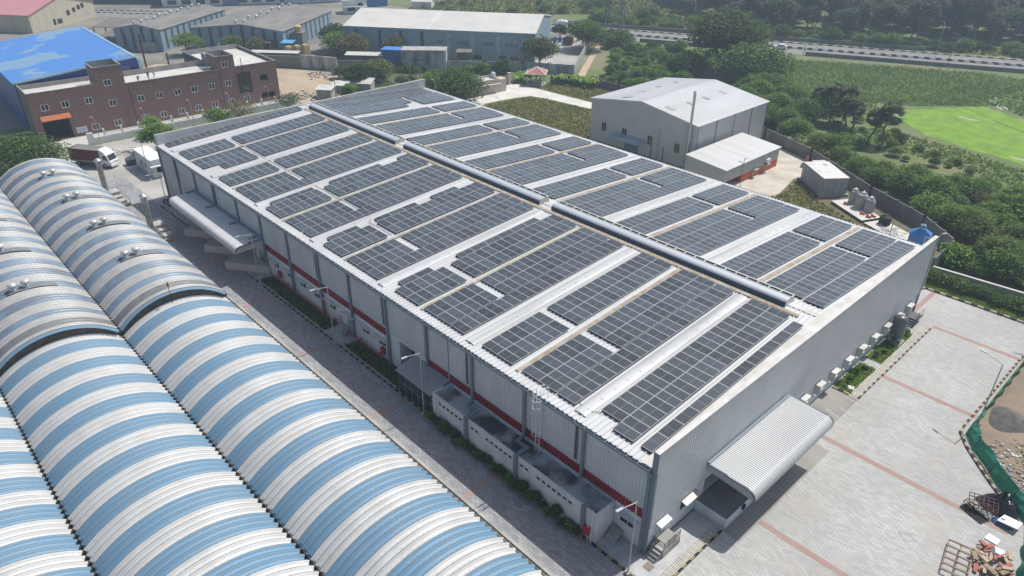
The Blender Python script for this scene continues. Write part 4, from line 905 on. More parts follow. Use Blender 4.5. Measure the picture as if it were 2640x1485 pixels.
mb=MB(); mb.prism([(1.2,-1.1),(6.5,-1.1),(6.5,-.02),(1.2,-.02)],lambda x,y:4.95+.65*y,lambda x,y:5.07+.65*y)
for i in range(18): mb.prism([(1.2+i*.295,-1.1),(1.34+i*.295,-1.1),(1.34+i*.295,-.02),(1.2+i*.295,-.02)],lambda x,y:5.07+.65*y,lambda x,y:5.13+.65*y)
mb.build('tiled_canopy',ms('orange_tile',(.55,.17,.06),rough=.7,c2=(.42,.13,.05),scale=3,amt=1),bb)
mb=MB(); mb.box(6.85,8.85,-.08,-.01,.62,1.78); sg=mb.build('sign_board',ms('sign_white',(.62,.64,.66),rough=.6),bb)
mb=MB(); 
for a,b,z in ((7.05,8.65,1.5),(7.2,8.5,1.3),(7.1,8.6,1.12),(7.3,8.4,.95)): mb.box(a,b,-.1,-.081,z-.05,z+.02)
mb.build('sign_lines',ms('faint_blue',(.30,.36,.46)),sg)
mb=MB(); mb.box(41.8,44.9,.3,.34,2.8,7.5); 
for i in range(4): mb.box(42.4+i*.75,42.47+i*.75,.25,.3,2.8,7.5)
mb.build('glazed_screen',ms('tinted_screen',(.075,.065,.05),rough=.15),bb)
mb=MB(); mb.tube((43.2,-.12,5.0),(43.2,-.12,10.8),.07,k=6); mb.tube((18.6,-.1,0),(18.6,-.1,8.6),.05,k=6); mb.tube((37.9,-.1,0),(37.9,-.1,9),.05,k=6); mb.build('drain_pipe',BLACK,bb)
mb=MB()
for s in (0,.5): mb.tube((40.9+s,6,8.5),(40.9+s,6,13.6),.035,k=5)
for i in range(14): mb.tube((40.9,6,8.8+i*.35),(41.4,6,8.8+i*.35),.022,k=5)
mb.build('roof_ladder',FRAME,bb)
mb=MB(); mb.box(22,24.6,13.5,15.5,0,8.6); o=mb.build('roof_box',CONC,bb) if False else None
# front wall and fence of the brick building
fw_=thing('forecourt_wall','white low wall with pillars and rails in front of the red brick building','wall',(-137.8,-1.2,0),R(88.5))
mb=MB(); mb.box(0,44.5,0,.2,0,1.25); mb.box(-.5,.6,-.1,.4,0,2.3); mb.build('wall',ms('white_wash',(.68,.70,.72),rough=.9),fw_)
mb=MB()
for i in range(13): x=3.2+i*3.4; mb.box(x-.18,x+.18,2.2,2.56,0,2.1)
mb.build('pillars',PLAST,fw_)
mb=MB()
for z in (.7,1.1,1.5): mb.box(3.2,44,2.33,2.4,z,z+.06)
mb.build('rails',ms('rail_brown',(.20,.17,.15)),fw_)
# ---------------- pale metal warehouse behind the roof
W2=thing('metal_hall','pale ribbed metal hall with white gabled roof standing behind the solar roof','hall',(-73.4,76.0,0))
PW2=ms('pale_cladding',(.52,.52,.505),rough=.45,c2=(.47,.47,.46),scale=.3,amt=1); L2,D2=25.35,24.3; g2=lambda u:8.4+1.85*(1-abs(u-L2/2)/(L2/2))
mb=MB(); corr(mb,(0,0),(1,0),(0,-1),L2,0,g2,.35,.05); corr(mb,(L2,0),(0,1),(1,0),D2,0,8.4,.35,.03,m=0); corr(mb,(0,D2),(0,-1),(-1,0),D2,0,8.4,.7,.05); corr(mb,(L2,D2),(-1,0),(0,1),L2,0,lambda a:g2(L2-a),.7,.05)
mb.build('wall',PW2,W2)
mb=MB(); n=36
for a,b in ((-.3,L2/2),(L2/2,L2+.3)):
    za=8.35 if a<1 else 10.27; zb=10.27 if b<L2 else 8.35
    for i in range(n):
        y0=-.3+(D2+.6)*i/n; y1=-.3+(D2+.6)*(i+1)/n; ym=y0+(y1-y0)*.8
        mb.face([(a,y0,za+.06),(b,y0,zb+.06),(b,ym,zb+.06),(a,ym,za+.06)]); mb.face([(a,ym,za+.06),(b,ym,zb+.06),(b,(ym+y1)/2,zb+.11),(a,(ym+y1)/2,za+.11)]); mb.face([(a,(ym+y1)/2,za+.11),(b,(ym+y1)/2,zb+.11),(b,y1,zb+.06),(a,y1,za+.06)])
    mb.prism([(a,-.34),(b,-.34),(b,-.3),(a,-.3)],lambda x,y:za+(zb-za)*(x-a)/(b-a)-.2,lambda x,y:za+(zb-za)*(x-a)/(b-a)+.12)
mb.build('roof',WHITE,W2)
mb=MB()
for u_,v_,w_,d_ in ((6.0,2.0,1.8,1.2),(16.6,1.6,1.9,1.3),(17.3,7.6,1.5,.9),(17.2,13.0,1.5,.9),(17.0,19,1.5,.9),(5.4,8.0,1.2,.7),(5.2,14.0,1.2,.7),(5.6,19.5,1.2,.7)):
    z=lambda x:8.35+1.92*(1-abs(x-L2/2)/(L2/2+.3))+.13
    mb.prism([(u_,v_),(u_+w_,v_),(u_+w_,v_+d_),(u_,v_+d_)],lambda x,y:z(x)-.01,lambda x,y:z(x)+.02)
mb.build('roof_lights',ms('roof_light',(.42,.42,.40),rough=.4),W2)
for u_ in (3.65,8.9,15.2,21.5): put_window(W2,u_-.62,-.07,2.35,1.25,1.9)
mb=MB()
for v_ in (.25,6.2,12.3,18.4,D2-.2): mb.box(L2+.03,L2+.13,v_-.06,v_+.06,0,8.35)
mb.build('corner_flashing',STEEL,W2)
mb=MB(); mb.tube((24.1,-.45,0),(24.1,-.45,14.2),.24,k=14); mb.lathe([(.24,0),(.36,.1),(.1,.4)],(24.1,-.45,14.2),k=14); mb.tube((24.1,-.45,5.0),(24.1,-.45,5.3),.3,k=14)
for i in range(30): mb.tube((23.2,-.25,.3+i*.25),(23.6,-.25,.3+i*.25),.015,k=4)
for s in (23.2,23.6): mb.tube((s,-.25,.1),(s,-.25,8.2),.03,k=5)
mb.build('flue_stack',ms('flue_steel',(.55,.55,.54),rough=.35,metal=.5),W2)
mb=MB(); mb.tube((17.4,-.3,0),(17.4,-.3,6.0),.06,k=6); mb.box(15.6,15.8,-.2,-.06,0,3.2); mb.box(18.4,18.6,-.2,-.06,0,2.8); mb.build('conduit',STEEL,W2)
mb=MB(); mb.prism([(6.8,-2.9),(14.2,-2.9),(14.2,-.03),(6.8,-.03)],lambda x,y:2.95+.12*y,lambda x,y:3.05+.12*y); mb.box(7.2,9.4,-1.6,-1.0,3.0,3.12); mb.build('door_canopy',ms('blue_grey_awning',(.36,.42,.46),rough=.45),W2)
mb=MB(); mb.box(9.2,12.6,-.09,-.05,0,2.6); mb.build('shutter_door',ms('steel_blue',(.13,.22,.31)),W2)
# annex of the pale hall
A2=thing('orange_annex','low grey-roofed annex with orange painted lower wall beside the metal hall','annex',(-46.9,71.6,0))
mb=MB(); facade(mb,(8.2,0),(0,1),(1,0),0,18.2,0,1.5,[(0.2,6.2,0,1.49,2.5),(9.5,10.5,.5,1.49),(13.5,14.5,.5,1.49)],back=1); facade(mb,(0,0),(1,0),(0,-1),0,8.2,0,1.5,[],m=2)
mb.build('lower_wall',[ms('orange_paint',(.55,.13,.035),rough=.8,c2=(.46,.11,.035),scale=1,amt=1),DARK,ms('olive_wall',(.2,.22,.17),rough=.8)],A2)
mb=MB(); corr(mb,(8.2,-.0),(0,1),(1,0),18.2,1.5,3.7,.35,.04); corr(mb,(0,0),(1,0),(0,-1),8.2,1.5,lambda a:4.4-a*.085,.35,.04); mb.build('cladding',ms('silver_clad',(.40,.41,.40),rough=.4),A2)
mb=MB(); mb.prism([(-.05,-.2),(8.5,-.2),(8.5,18.4),(-.05,18.4)],lambda x,y:4.42-x*.085,lambda x,y:4.52-x*.085); mb.build('roof',ms('off_white_roof',(.58,.57,.55),rough=.5,c2=(.5,.49,.47),scale=.2,amt=1,stretch=(.3,3,1)),A2)
for y in (9.4,13.4):
    mb=MB(); mb.box(8.25,8.9,y-.1,y+1.2,1.5,1.6); mb.build('window_shade',CONC,A2); put_window(A2,8.18,y+.1,.5,1.0,.98,R(90))
mb=MB(); mb.box(8.3,8.8,13.2,14.4,2.0,2.6); mb.build('ac_unit',PLAST,A2)
mb=MB(); mb.path([(8.4,5.4,1.5),(8.4,5.4,4.6),(8.9,5.4,4.7)],.05,k=6); mb.build('vent_pipe',BLACK,A2)
# gatehouse
GH=thing('gatehouse','small cream gatehouse with flat roof and white water tank by the rear gate','gatehouse',(-114.2,77.6,0),R(81))
CR=ms('cream_plaster',(.58,.50,.41),rough=.9,c2=(.50,.43,.35),scale=.6,amt=1)
mb=MB(); facade(mb,(0,0),(1,0),(0,-1),0,9,0,3.0,[(5.2,5.45,1.2,2.0),(5.7,5.95,1.2,2.0)],back=1); mb.box(0,9,.2,4.5,0,2.8); mb.box(0,9,-.1,.2,3.0,3.35); mb.box(0,.2,.2,4.5,2.8,3.35); mb.box(8.8,9,.2,4.5,2.8,3.35); mb.box(.2,8.8,4.3,4.5,2.8,3.3); mb.box(0,9,-.9,-.02,2.2,2.32); mb.box(9,11,-.1,2.4,0,3.1); mb.build('wall',[CR,DARK],GH)
mb=MB(); mb.box(.25,8.75,.25,4.25,2.81,2.86); mb.build('flat_roof',PALE,GH)
mb=MB(); mb.lathe([(.55,0),(.55,.9),(.42,1.05),(.2,1.1),(.2,1.2)],k=14); tag(mb.build('water_tank',PLAST,loc=(-115.9,87.2,3.1)),'white plastic water tank on the cream gatehouse roof','water tank')
G2=thing('rear_gate','dark metal sliding gate with cream pillar beside the gatehouse','gate',(-117.9,89.8,0),R(70))
mb=MB(); mb.box(.3,3.4,0,.1,.1,2.0); mb.build('gate_leaf',STEEL,G2); mb=MB(); mb.box(3.45,4.1,-.3,.3,0,2.9); mb.box(3.4,4.15,-.35,.35,2.9,3.0); mb.build('pillar',CR,G2)
gz=thing('gazebo','small pyramid-roofed gazebo with terracotta and white hipped roof','gazebo',(-112.2,98.9,0),R(38))
mb=MB(); q=[(-2.6,-2.6,3.0),(2.6,-2.6,3.0),(2.6,2.6,3.0),(-2.6,2.6,3.0)]
for i in range(4): mb.face([q[i],q[(i+1)%4],(0,0,4.3)])
mb.build('roof',ms('terracotta',(.38,.15,.10),rough=.8,c2=(.45,.2,.14),scale=3,amt=1),gz)
mb=MB()
for p in q: mb.tube(p,(0,0,4.34),.13,k=5)
for i in range(4): mb.tube(q[i],q[(i+1)%4],.09,k=5)
mb.build('roof_ribs',FRAME,gz)
mb=MB()
for p in q: mb.tube((p[0]*.8,p[1]*.8,0),(p[0]*.8,p[1]*.8,3.1),.09,k=6)
mb.box(-2.3,2.3,-2.3,2.3,.01,.25); mb.build('posts',CONC,gz)
mb=MB(); mb.box(-.5,.5,-.4,.4,.25,.95); mb.box(-1.2,-.8,-.5,.5,.25,.7); mb.build('table_set',CONC,gz)
# guard house near the truck
g3=thing('guard_cabin','small white flat-roofed cabin beside the lane mouth and truck','cabin',(-119.2,1.2,0),0)
mb=MB(); facade(mb,(0,0),(1,0),(0,-1),0,8.6,0,2.85,[(2.4,3.5,1.0,2.0),(4.6,5.7,1.0,2.0)],back=1); facade(mb,(8.6,0),(0,1),(1,0),0,2.4,0,2.85,[(.7,1.6,.9,2.1)],back=1); mb.box(.01,8.4,.2,2.4,0,2.8); mb.box(-.15,8.75,-.15,2.6,2.85,3.35); mb.box(8.6,9.4,-.4,2.6,2.2,2.32)
mb.build('wall',[PLAST,DARK],g3); mb=MB(); mb.box(.05,8.55,.05,2.4,3.352,3.37); mb.build('flat_roof',ms('white_roof_coat',(.78,.79,.79),rough=.6),g3)
for u_ in (2.4,4.6): put_window(g3,u_,.06,1.0,1.1,1.0)
# ---------------- boundary walls
def wall(name,label,pts,h,m,th=.2,post=None,pm=None,cap=None,cat='wall',group=None):
    r_=thing(name,label,cat,(*pts[0],0),0,group); mb=MB(); pb=MB(); cb=MB(); o=Vector((*pts[0],0))
    for a,b in zip(pts,pts[1:]):
        a=Vector((*a,0))-o; b=Vector((*b,0))-o; d=(b-a); n=Vector((-d.y,d.x,0)).normalized()*th/2
        mb.prism([tuple((a-n)[:2]),tuple((b-n)[:2]),tuple((b+n)[:2]),tuple((a+n)[:2])],0,h)
        if cap: cb.prism([tuple((a-n*1.3)[:2]),tuple((b-n*1.3)[:2]),tuple((b+n*1.3)[:2]),tuple((a+n*1.3)[:2])],h,h+.08)
        if post:
            k=int(d.length/post)
            for i in range(k+1): p=a+d*i/max(k,1); pb.box(p.x-.16,p.x+.16,p.y-.16,p.y+.16,0,h+.15)
    mb.build('wall_panels',m,r_)
    if post: pb.build('posts',pm or m,r_)
    if cap: cb.build('coping',cap,r_)
    return r_
GW=ms('grey_precast',(.20,.20,.19),rough=.95,c2=(.13,.13,.125),scale=.4,amt=1,detail=8)
MOSS=ms('mossy_plaster',(.50,.51,.51),rough=.95,c2=(.13,.135,.135),scale=.45,amt=1,detail=12,stretch=(1,1,.35))
wall('boundary_wall','grey precast boundary wall below the green thicket behind the warehouse',[(-72,106.5),(-48.5,102.6),(-35.7,97.3),(-19.8,86.8),(-9,81.0),(-2.9,75.5),(-2.6,67.1)],2.3,GW,post=2.5)
wall('garden_wall','low pale-topped wall behind the hedge at the right edge',[(-2.6,67.0),(8.67,68.0),(34,70)],1.1,ms('hedge_wall',(.34,.33,.31),rough=.9),cap=ms('pale_cap',(.58,.55,.50),rough=.9),th=.3)
wall('compound_wall','mossy stained white compound wall in front of the long beige-roofed shed',[(-139.6,90.7),(-132,98.2),(-124.3,105.8),(-112.6,113.3)],2.6,MOSS,post=3.2)
wall('compound_wall','stained white block wall with peeling plaster at the end of the dirt lot',[(-168.4,62.4),(-158.9,68.0)],3.6,ms('peeling_white',(.50,.49,.46),rough=.95,c2=(.12,.12,.115),scale=.4,amt=1,detail=12,stretch=(1,1,.3)),th=.4)
wall('compound_wall','dark grey block wall between the peeling wall and the tall stained box',[(-158.7,68.2),(-148.6,78.5)],2.9,GW,th=.3)
wall('compound_wall','greenish low wall with pale sheet roof behind the brick building end',[(-181,51.5),(-168.6,62.3)],3.2,ms('green_grey',(.20,.22,.16),rough=.95,c2=(.16,.19,.21),scale=.2,amt=1),th=.4)
wall('garden_fence','dark low boundary fence behind the gazebo garden',[(-111,103.2),(-101.9,108.6),(-92.8,108.8),(-72.2,106.6)],1.9,GW,post=2.5,cat='fence')
wall('white_fence','white panelled boundary wall running up to the highway',[(-112.4,113.6),(-141,154)],2.4,ms('white_panels',(.62,.62,.60),rough=.9),post=2.2,th=.12,cat='fence')
wall('roadside_wall','low grey roadside wall along the near edge of the highway',[hp(-44,201.8),hp(-10,201.4)],1.1,GW,th=.4)
wall('roadside_wall','low grey roadside wall right of the big tree along the highway',[hp(7,201.2),hp(25,201),hp(70,200.4)],1.1,GW,th=.4)
wall('far_wall','long low grey wall on the forest side of the highway',[hp(-80,223.0),hp(20,222.6),hp(42,222.3)],1.2,GW,th=.4)
b_=thing('stained_box','tall windowless white box building streaked with black mould','building',(-146.6,80.9,0),math.atan2(.72,.69))
mb=MB(); mb.box(0,12.2,0,5,0,5.5); mb.build('wall',MOSS,b_); mb=MB(); mb.box(-.1,12.3,-.1,5.1,5.5,5.7); mb.build('parapet',CONC,b_)
mb=MB()
for x in (2,5.5,9.2): mb.box(x,x+1.6,-.25,-.01,4.0,4.15); 
mb.build('ledges',CONC,b_)
b_=thing('blue_frame_shed','blue sheet and frame shed next to the tall stained white box','shed',(-153.2,79,0),A37)
mb=MB(); mb.box(0,5.8,0,4,0,5.0); mb.build('wall',ms('blue_sheet',(.05,.13,.30),rough=.6),b_); mb=MB()
for x in (0,2.8,5.65): mb.box(x,x+.15,-.1,-.01,0,5)
mb.box(0,5.8,-.1,-.01,4.8,5); mb.tube((0,-.12,1),(5.8,-.12,5),.06,k=5); mb.tube((0,-.12,5),(5.8,-.12,1),.06,k=5); mb.box(-.2,6,-.2,4.2,5.01,5.15); mb.build('frame',ms('blue_frame',(.06,.22,.6),rough=.5),b_)
for (x,y,a,b2,h,lab,mm) in ((-160.5,71.5,11,3.0,3.4,'long narrow white sheet roof shelter behind the dark block wall','w'),(-181,53.5,14,2.2,3.4,'pale narrow sheet roof behind the greenish wall','w'),(-187.5,66.2,3.8,3,3.3,'small bright blue canopy in front of the striped shed','b'),(-143.5,97.5,4.5,3,3.2,'small tilted rusty lean-to roof beside the tall stained box','r'),(-192,62,3.2,3,3.2,'dark flat-roofed kiosk beside the small blue canopy','d')):
    r_=thing('lean_to',lab,'shelter',(x,y,0),R(42)); mb=MB(); mb.prism([(0,0),(a,0),(a,b2),(0,b2)],lambda X_,Y_:h+.12*Y_,lambda X_,Y_:h+.12+.12*Y_)
    mb.build('roof',{'w':PALE,'b':ms('sky_blue_sheet',(.10,.38,.66),rough=.5),'r':ms('rusty_sheet',(.22,.19,.165)),'d':DST}[mm],r_); mb=MB()
    for px in (.1,a-.3):
        for py in (.1,b2-.3): mb.box(px,px+.2,py,py+.2,0,h+.12*py)
    mb.box(.1,a-.1,b2-.45,b2-.32,0,h-.1); mb.build('posts',GW,r_)
r_=thing('tank_tower','concrete tower block carrying a yellow water tank against the striped shed','tower',(-191.2,71.6,0),A37)
mb=MB(); mb.box(0,4.0,0,3.4,0,5.2); mb.build('wall',ms('tower_grey',(.22,.24,.24),rough=.9,c2=(.15,.17,.17),scale=.5,amt=1),r_)
mb=MB(); mb.lathe([(1.1,0),(1.15,.4),(1.1,.8),(1.15,1.2),(1.1,1.6),(.5,1.9),(.4,2.0)],k=16); tag(mb.build('water_tank',ms('tank_yellow',(.55,.36,.10),rough=.6,c2=(.5,.42,.3),scale=2,amt=1),loc=(-190.8,74.3,5.2)),'faded yellow water tank on the concrete tower','water tank')
for i,(x,y) in enumerate(((-179.5,64.8),(-177.8,66.6),(-176.2,68.4))):
    mb=MB(); mb.box(-.9,.9,-.9,.9,0,3.6+i*.25); mb.box(-.7,.7,-.7,.7,3.6+i*.25,3.9+i*.25); tag(mb.build('yellow_bin',ms('tank_yellow',(.55,.36,.10)),loc=(x,y,0)),'yellow stacked storage bin behind the peeling wall, %s of three from the left'%ordn[i],'bin','yellow bins')
for (x,y,h,lab) in ((-137.5,49.3,2.2,'tiny grey hut with white roof between dirt lot and solar warehouse, left'),(-140,55,1.8,'white sheet shack half hidden by dark trees behind the rear parapet')):
    r_=thing('hut',lab,'hut',(x,y,0),R(40)); mb=MB(); mb.box(0,3.6,0,3,0,h); mb.build('wall',CONC,r_); mb=MB(); mb.prism([(-.3,-.3),(3.9,-.3),(3.9,3.3),(-.3,3.3)],lambda X_,Y_:h+.01+.1*Y_,lambda X_,Y_:h+.15+.1*Y_); mb.build('roof',FLASH,r_)
r_=thing('hut','long white-sheeted shack with broken roof behind the rear parapet','hut',(-141,58,0),R(40)); mb=MB(); mb.prism([(0,0),(8,0),(8,4),(0,4)],lambda X_,Y_:1.6+.15*Y_,lambda X_,Y_:1.7+.15*Y_); mb.build('roof',FLASH,r_); mb=MB(); mb.box(.2,7.8,.2,3.8,0,1.55); mb.build('wall',CONC,r_)
mb=MB(); mb.lathe([(.6,0),(.6,1.4),(.3,1.7),(.25,1.85)],k=12); tag(mb.build('water_tank',PLAST,loc=(-139.9,53.6,0)),'white upright water tank beside the tiny grey hut','water tank')
# ================================================================ VEGETATION
def npmesh(name,V,F,mats,mi=None,smooth=False):
    me=bpy.data.meshes.new(name); me.vertices.add(len(V)); me.vertices.foreach_set('co',np.asarray(V,np.float32).ravel())
    k=F.shape[1]; me.loops.add(F.size); me.loops.foreach_set('vertex_index',F.ravel().astype(np.int32))
    me.polygons.add(len(F)); me.polygons.foreach_set('loop_start',np.arange(0,F.size,k,dtype=np.int32)); me.polygons.foreach_set('loop_total',np.full(len(F),k,np.int32))
    for x in mats: me.materials.append(x)
    if mi is not None: me.polygons.foreach_set('material_index',mi.astype(np.int32))
    me.update(calc_edges=True); return me
def leaves(C,S,g,up=.6,asp=.55):
    """quads centred on C with half-size S, normals biased upwards"""
    N=len(C); n=g.normal(size=(N,3)); n[:,2]=np.abs(n[:,2])+up; n/=np.linalg.norm(n,axis=1)[:,None]
    a=g.normal(size=(N,3)); a-=n*(a*n).sum(1)[:,None]; a/=np.linalg.norm(a,axis=1)[:,None]; b=np.cross(n,a)
    S=S[:,None]; A=a*S; B=b*S*asp
    V=np.stack([C-A*.9-B*.5,C-A*.1-B,C+A-B*.1,C+A*.1+B],1).reshape(-1,3); F=np.arange(4*N).reshape(N,4); return V,F
def blob_leaves(blobs,n,size,g,up=.5,flat=.8):
    w=np.array([b[3]**2 for b in blobs]); w/=w.sum(); idx=g.choice(len(blobs),n,p=w); B=np.array(blobs)[idx]
    d=g.normal(size=(n,3)); d[:,2]=d[:,2]*.9+.15; d/=np.linalg.norm(d,axis=1)[:,None]
    rr=B[:,3]*(1-.55*g.random(n)**1.8)
    C=B[:,:3]+d*rr[:,None]*np.array([1,1,flat]); return leaves(C,size*(.6+.8*g.random(n)),g,up+.6)
def leafmat(name,c,c2,isl=.45,sc_=.35):
    fresh=name not in _M; c=(c[0]*1.75,c[1]*1.8,c[2]*1.3); c2=(c2[0]*1.75,c2[1]*1.75,c2[2]*1.3)
    m=mat(name,c,rough=.7,c2=c2,scale=sc_,amt=1,detail=6,island=isl,contrast=(.38,.62),spec=.1)
    if fresh:
        t=m.node_tree; b=t.nodes['Principled BSDF']; s=b.inputs['Base Color'].links[0].from_socket
        tr=t.nodes.new('ShaderNodeBsdfTranslucent'); mx=t.nodes.new('ShaderNodeMixShader'); mx.inputs[0].default_value=.38
        t.links.new(s,tr.inputs[0]); t.links.new(b.outputs[0],mx.inputs[1]); t.links.new(tr.outputs[0],mx.inputs[2]); t.links.new(mx.outputs[0],t.nodes['Material Output'].inputs['Surface'])
    return m
LG=leafmat('leaf_green',(.065,.105,.034),(.095,.145,.044)); LD=leafmat('leaf_dark',(.034,.058,.024),(.055,.082,.032)); LO=leafmat('leaf_olive',(.085,.088,.040),(.060,.080,.030))
LB=leafmat('leaf_brown',(.13,.095,.065),(.10,.10,.05)); LY=leafmat('leaf_light',(.12,.185,.038),(.085,.145,.035)); LF=leafmat('leaf_forest',(.042,.056,.042),(.085,.092,.078),isl=.6,sc_=.2); LP=leafmat('leaf_palm',(.085,.105,.065),(.14,.145,.11),isl=.5)
LT=leafmat('leaf_thicket',(.075,.125,.04),(.11,.165,.055),isl=.5,sc_=.25)
BARK=ms('bark',(.12,.095,.07),rough=.95,c2=(.2,.17,.14),scale=3,amt=1); BARKP=ms('pale_bark',(.26,.23,.19),rough=.95,c2=(.16,.14,.11),scale=3,amt=1)
def limb(mb,a,b,r0,r1,g,seg=3,k=6):
    a=np.array(a,float); b=np.array(b,float); P=[a]
    for i in range(1,seg): P.append(a+(b-a)*i/seg+g.normal(size=3)*np.linalg.norm(b-a)*.05)
    P.append(b)
    for i in range(seg): mb.tube(P[i],P[i+1],r0+(r1-r0)*i/seg,r0+(r1-r0)*(i+1)/seg,k=k,caps=False)
def tree_parts(seed,h,cw,th,nb,nl,ls,lm,bark=BARK,tr=.25,flat=.75,name='tree',lm2=None,bare=0,blobr=(.22,.36)):
    g=np.random.default_rng(seed); mb=MB(); limb(mb,(0,0,-.1),(g.normal()*.15,g.normal()*.15,th),tr,tr*.7,g,3,8)
    blobs=[]
    for i in range(nb):
        a=2*math.pi*(i+g.random()*.7)/nb*2.4; q=math.sqrt((i+.5)/nb)*.85; z=th+(h-th)*(.30+.55*(1-q**2)*(.6+.4*g.random())+.1*g.normal()*.5)
        r_=cw*.5*(blobr[0]*2+g.random()*(blobr[1]-blobr[0])*2)*.8
        c=(math.cos(a)*q*cw*.40,math.sin(a)*q*cw*.40,max(z,th*.7)); blobs.append((*c,r_))
        if i%2==0 or bare: limb(mb,(0,0,th*(.75+.2*g.random())),(c[0]*.9,c[1]*.9,c[2]),tr*.45,tr*.1,g,3,5)
        if bare:
            for k in range(4): e=g.normal(size=3)*r_*.7; limb(mb,c,(c[0]+e[0],c[1]+e[1],c[2]+abs(e[2])),tr*.12,.01,g,2,4)
    V,F=blob_leaves(blobs,nl,ls,g,flat=flat)
    mi=None; mats=[lm]
    if lm2 is not None: mats.append(lm2); mi=(np.repeat(g.random(len(F)//1)<.35,1)).astype(int)
    return mb,V,F,mats,mi,bark
def tree(label,x,y,rz=0,name='tree',cat='tree',group=None,**k):
    mb,V,F,mats,mi,bark=tree_parts(**k); r_=thing(name,label,cat,(x,y,0),rz,group)
    mb.build('trunk',bark,r_); me=npmesh('crown',V,F,mats,mi); part('crown',me,r_); return r_
# notable trees
tree('huge dark spreading banyan tree between the green field and the highway',-89.2,150.5,seed=1,h=14.5,cw=22.5,th=3.5,nb=34,nl=15000,ls=.50,lm=LD,lm2=LO,tr=.9,flat=.8)
tree('broad leafy tree below and in front of the huge banyan',-75,141,seed=2,h=8.5,cw=19,th=1.6,nb=26,nl=9000,ls=.42,lm=LG,lm2=LD,tr=.5)
tree('low dark bushy tree left of the banyan foot',-93,137,seed=21,h=4.6,cw=12,th=.8,nb=16,nl=4500,ls=.4,lm=LD,tr=.3)
tree('round bushy tree inside the white fence near the red container',-131.5,140,seed=3,h=8.0,cw=13,th=1.8,nb=20,nl=6500,ls=.36,lm=LG,lm2=LD,tr=.4)
tree('dark tree with bare stems behind the gazebo',-124.5,112.5,seed=4,h=7.6,cw=11.5,th=2.2,nb=18,nl=5200,ls=.32,lm=LD,lm2=LO,tr=.3)
tree('dense dark spreading tree at the rear corner of the solar roof',-112.5,71.5,seed=5,h=6.6,cw=16,th=1.4,nb=24,nl=9500,ls=.30,lm=LD,lm2=LG,tr=.4)
tree('dark green tree beside the white shack behind the rear parapet',-141.5,63.5,seed=6,h=5.2,cw=8.5,th=1,nb=14,nl=4200,ls=.30,lm=LD,tr=.25)
tree('thorny olive tree in the overgrown yard beside the shack',-141.2,69.5,seed=7,h=6.2,cw=9,th=1,nb=14,nl=3000,ls=.26,lm=LO,lm2=LY,tr=.25,bare=1)
tree('dark green tree at the corner of the right striped shed',-182,81.5,seed=8,h=7.5,cw=10,th=1.4,nb=16,nl=4000,ls=.36,lm=LD,tr=.3)
tree('bright green bushy tree between striped shed and beige-roofed shed',-175.5,78.5,seed=9,h=6.4,cw=9.5,th=1.1,nb=16,nl=4200,ls=.36,lm=LY,lm2=LG,tr=.3)
tree('brownish half-bare tree at the left end of the long beige-roofed shed',-169.5,79.5,seed=10,h=6.6,cw=10.5,th=1.2,nb=16,nl=3600,ls=.30,lm=LB,lm2=LO,tr=.3,bare=1)
tree('olive tree standing against the long slate wall above the blue frame shed',-161.5,89,seed=11,h=6.2,cw=7.5,th=1.4,nb=14,nl=2600,ls=.30,lm=LO,lm2=LB,tr=.25,bare=1)
tree('large dark tree at the end of the nearest grey vault',-126.5,-15.0,seed=12,h=5.4,cw=15.5,th=1.4,nb=24,nl=9000,ls=.25,lm=LD,lm2=LG,tr=.4)
tree('dark tree beside the blue shed flank at the left picture edge',-134,-21,seed=13,h=5.5,cw=11,th=1.2,nb=18,nl=5200,ls=.25,lm=LD,lm2=LO,tr=.35)
tree('fresh green tree between the truck and the solar roof corner',-124.0,7.0,seed=14,h=5.4,cw=7.2,th=1.6,nb=16,nl=4000,ls=.22,lm=LG,lm2=LY,tr=.22)
tree('thin light-leaved young tree in front of the brick facade middle',-134.0,9.5,seed=15,h=4.2,cw=4.6,th=1.6,nb=9,nl=1100,ls=.20,lm=LY,tr=.1,bare=1)
tree('light green small tree in front of the low brick windows',-132.0,22.0,seed=16,h=3.9,cw=6.0,th=1.2,nb=11,nl=1600,ls=.22,lm=LY,lm2=LG,tr=.14,bare=1)
tree('brown leafless-looking tree behind the parapet before the brick wall',-131.5,27.0,seed=17,h=4.6,cw=8.5,th=1.3,nb=14,nl=1500,ls=.18,lm=LB,lm2=LO,tr=.16,bare=1,bark=BARK)
tree('dark bare twiggy tree at the right end of the white forecourt wall',-131.5,38.5,seed=18,h=4.4,cw=6.6,th=1.3,nb=12,nl=1300,ls=.16,lm=LD,tr=.14,bare=1)
tree('light green tree in front of the left striped shed',-205.5,45.5,seed=19,h=6,cw=9,th=1.6,nb=14,nl=2200,ls=.28,lm=LY,lm2=LO,tr=.2,bare=1)
tree('olive shrubby tree before the near striped shed, left',-198,56,seed=20,h=5.5,cw=7,th=1.2,nb=12,nl=1500,ls=.26,lm=LO,lm2=LY,tr=.2,bare=1)
tree('brownish shrubby tree before the near striped shed, right',-192.5,61,seed=22,h=5,cw=6.5,th=1.2,nb=12,nl=1200,ls=.26,lm=LB,lm2=LO,tr=.2,bare=1)
tree('small bush tree by the mixer lorry at the end of the beige shed',-148.5,146,seed=23,h=4.6,cw=6,th=.6,nb=10,nl=1800,ls=.32,lm=LD,tr=.2)
tree('scrubby roadside tree below the lattice pylon',-127,150,seed=24,h=4.8,cw=10,th=.6,nb=14,nl=3600,ls=.34,lm=LG,lm2=LO,tr=.2)
tree('dark scrubby tree at the left foot of the pylon',-132,153,seed=25,h=4.2,cw=7,th=.5,nb=12,nl=2400,ls=.34,lm=LD,tr=.2)
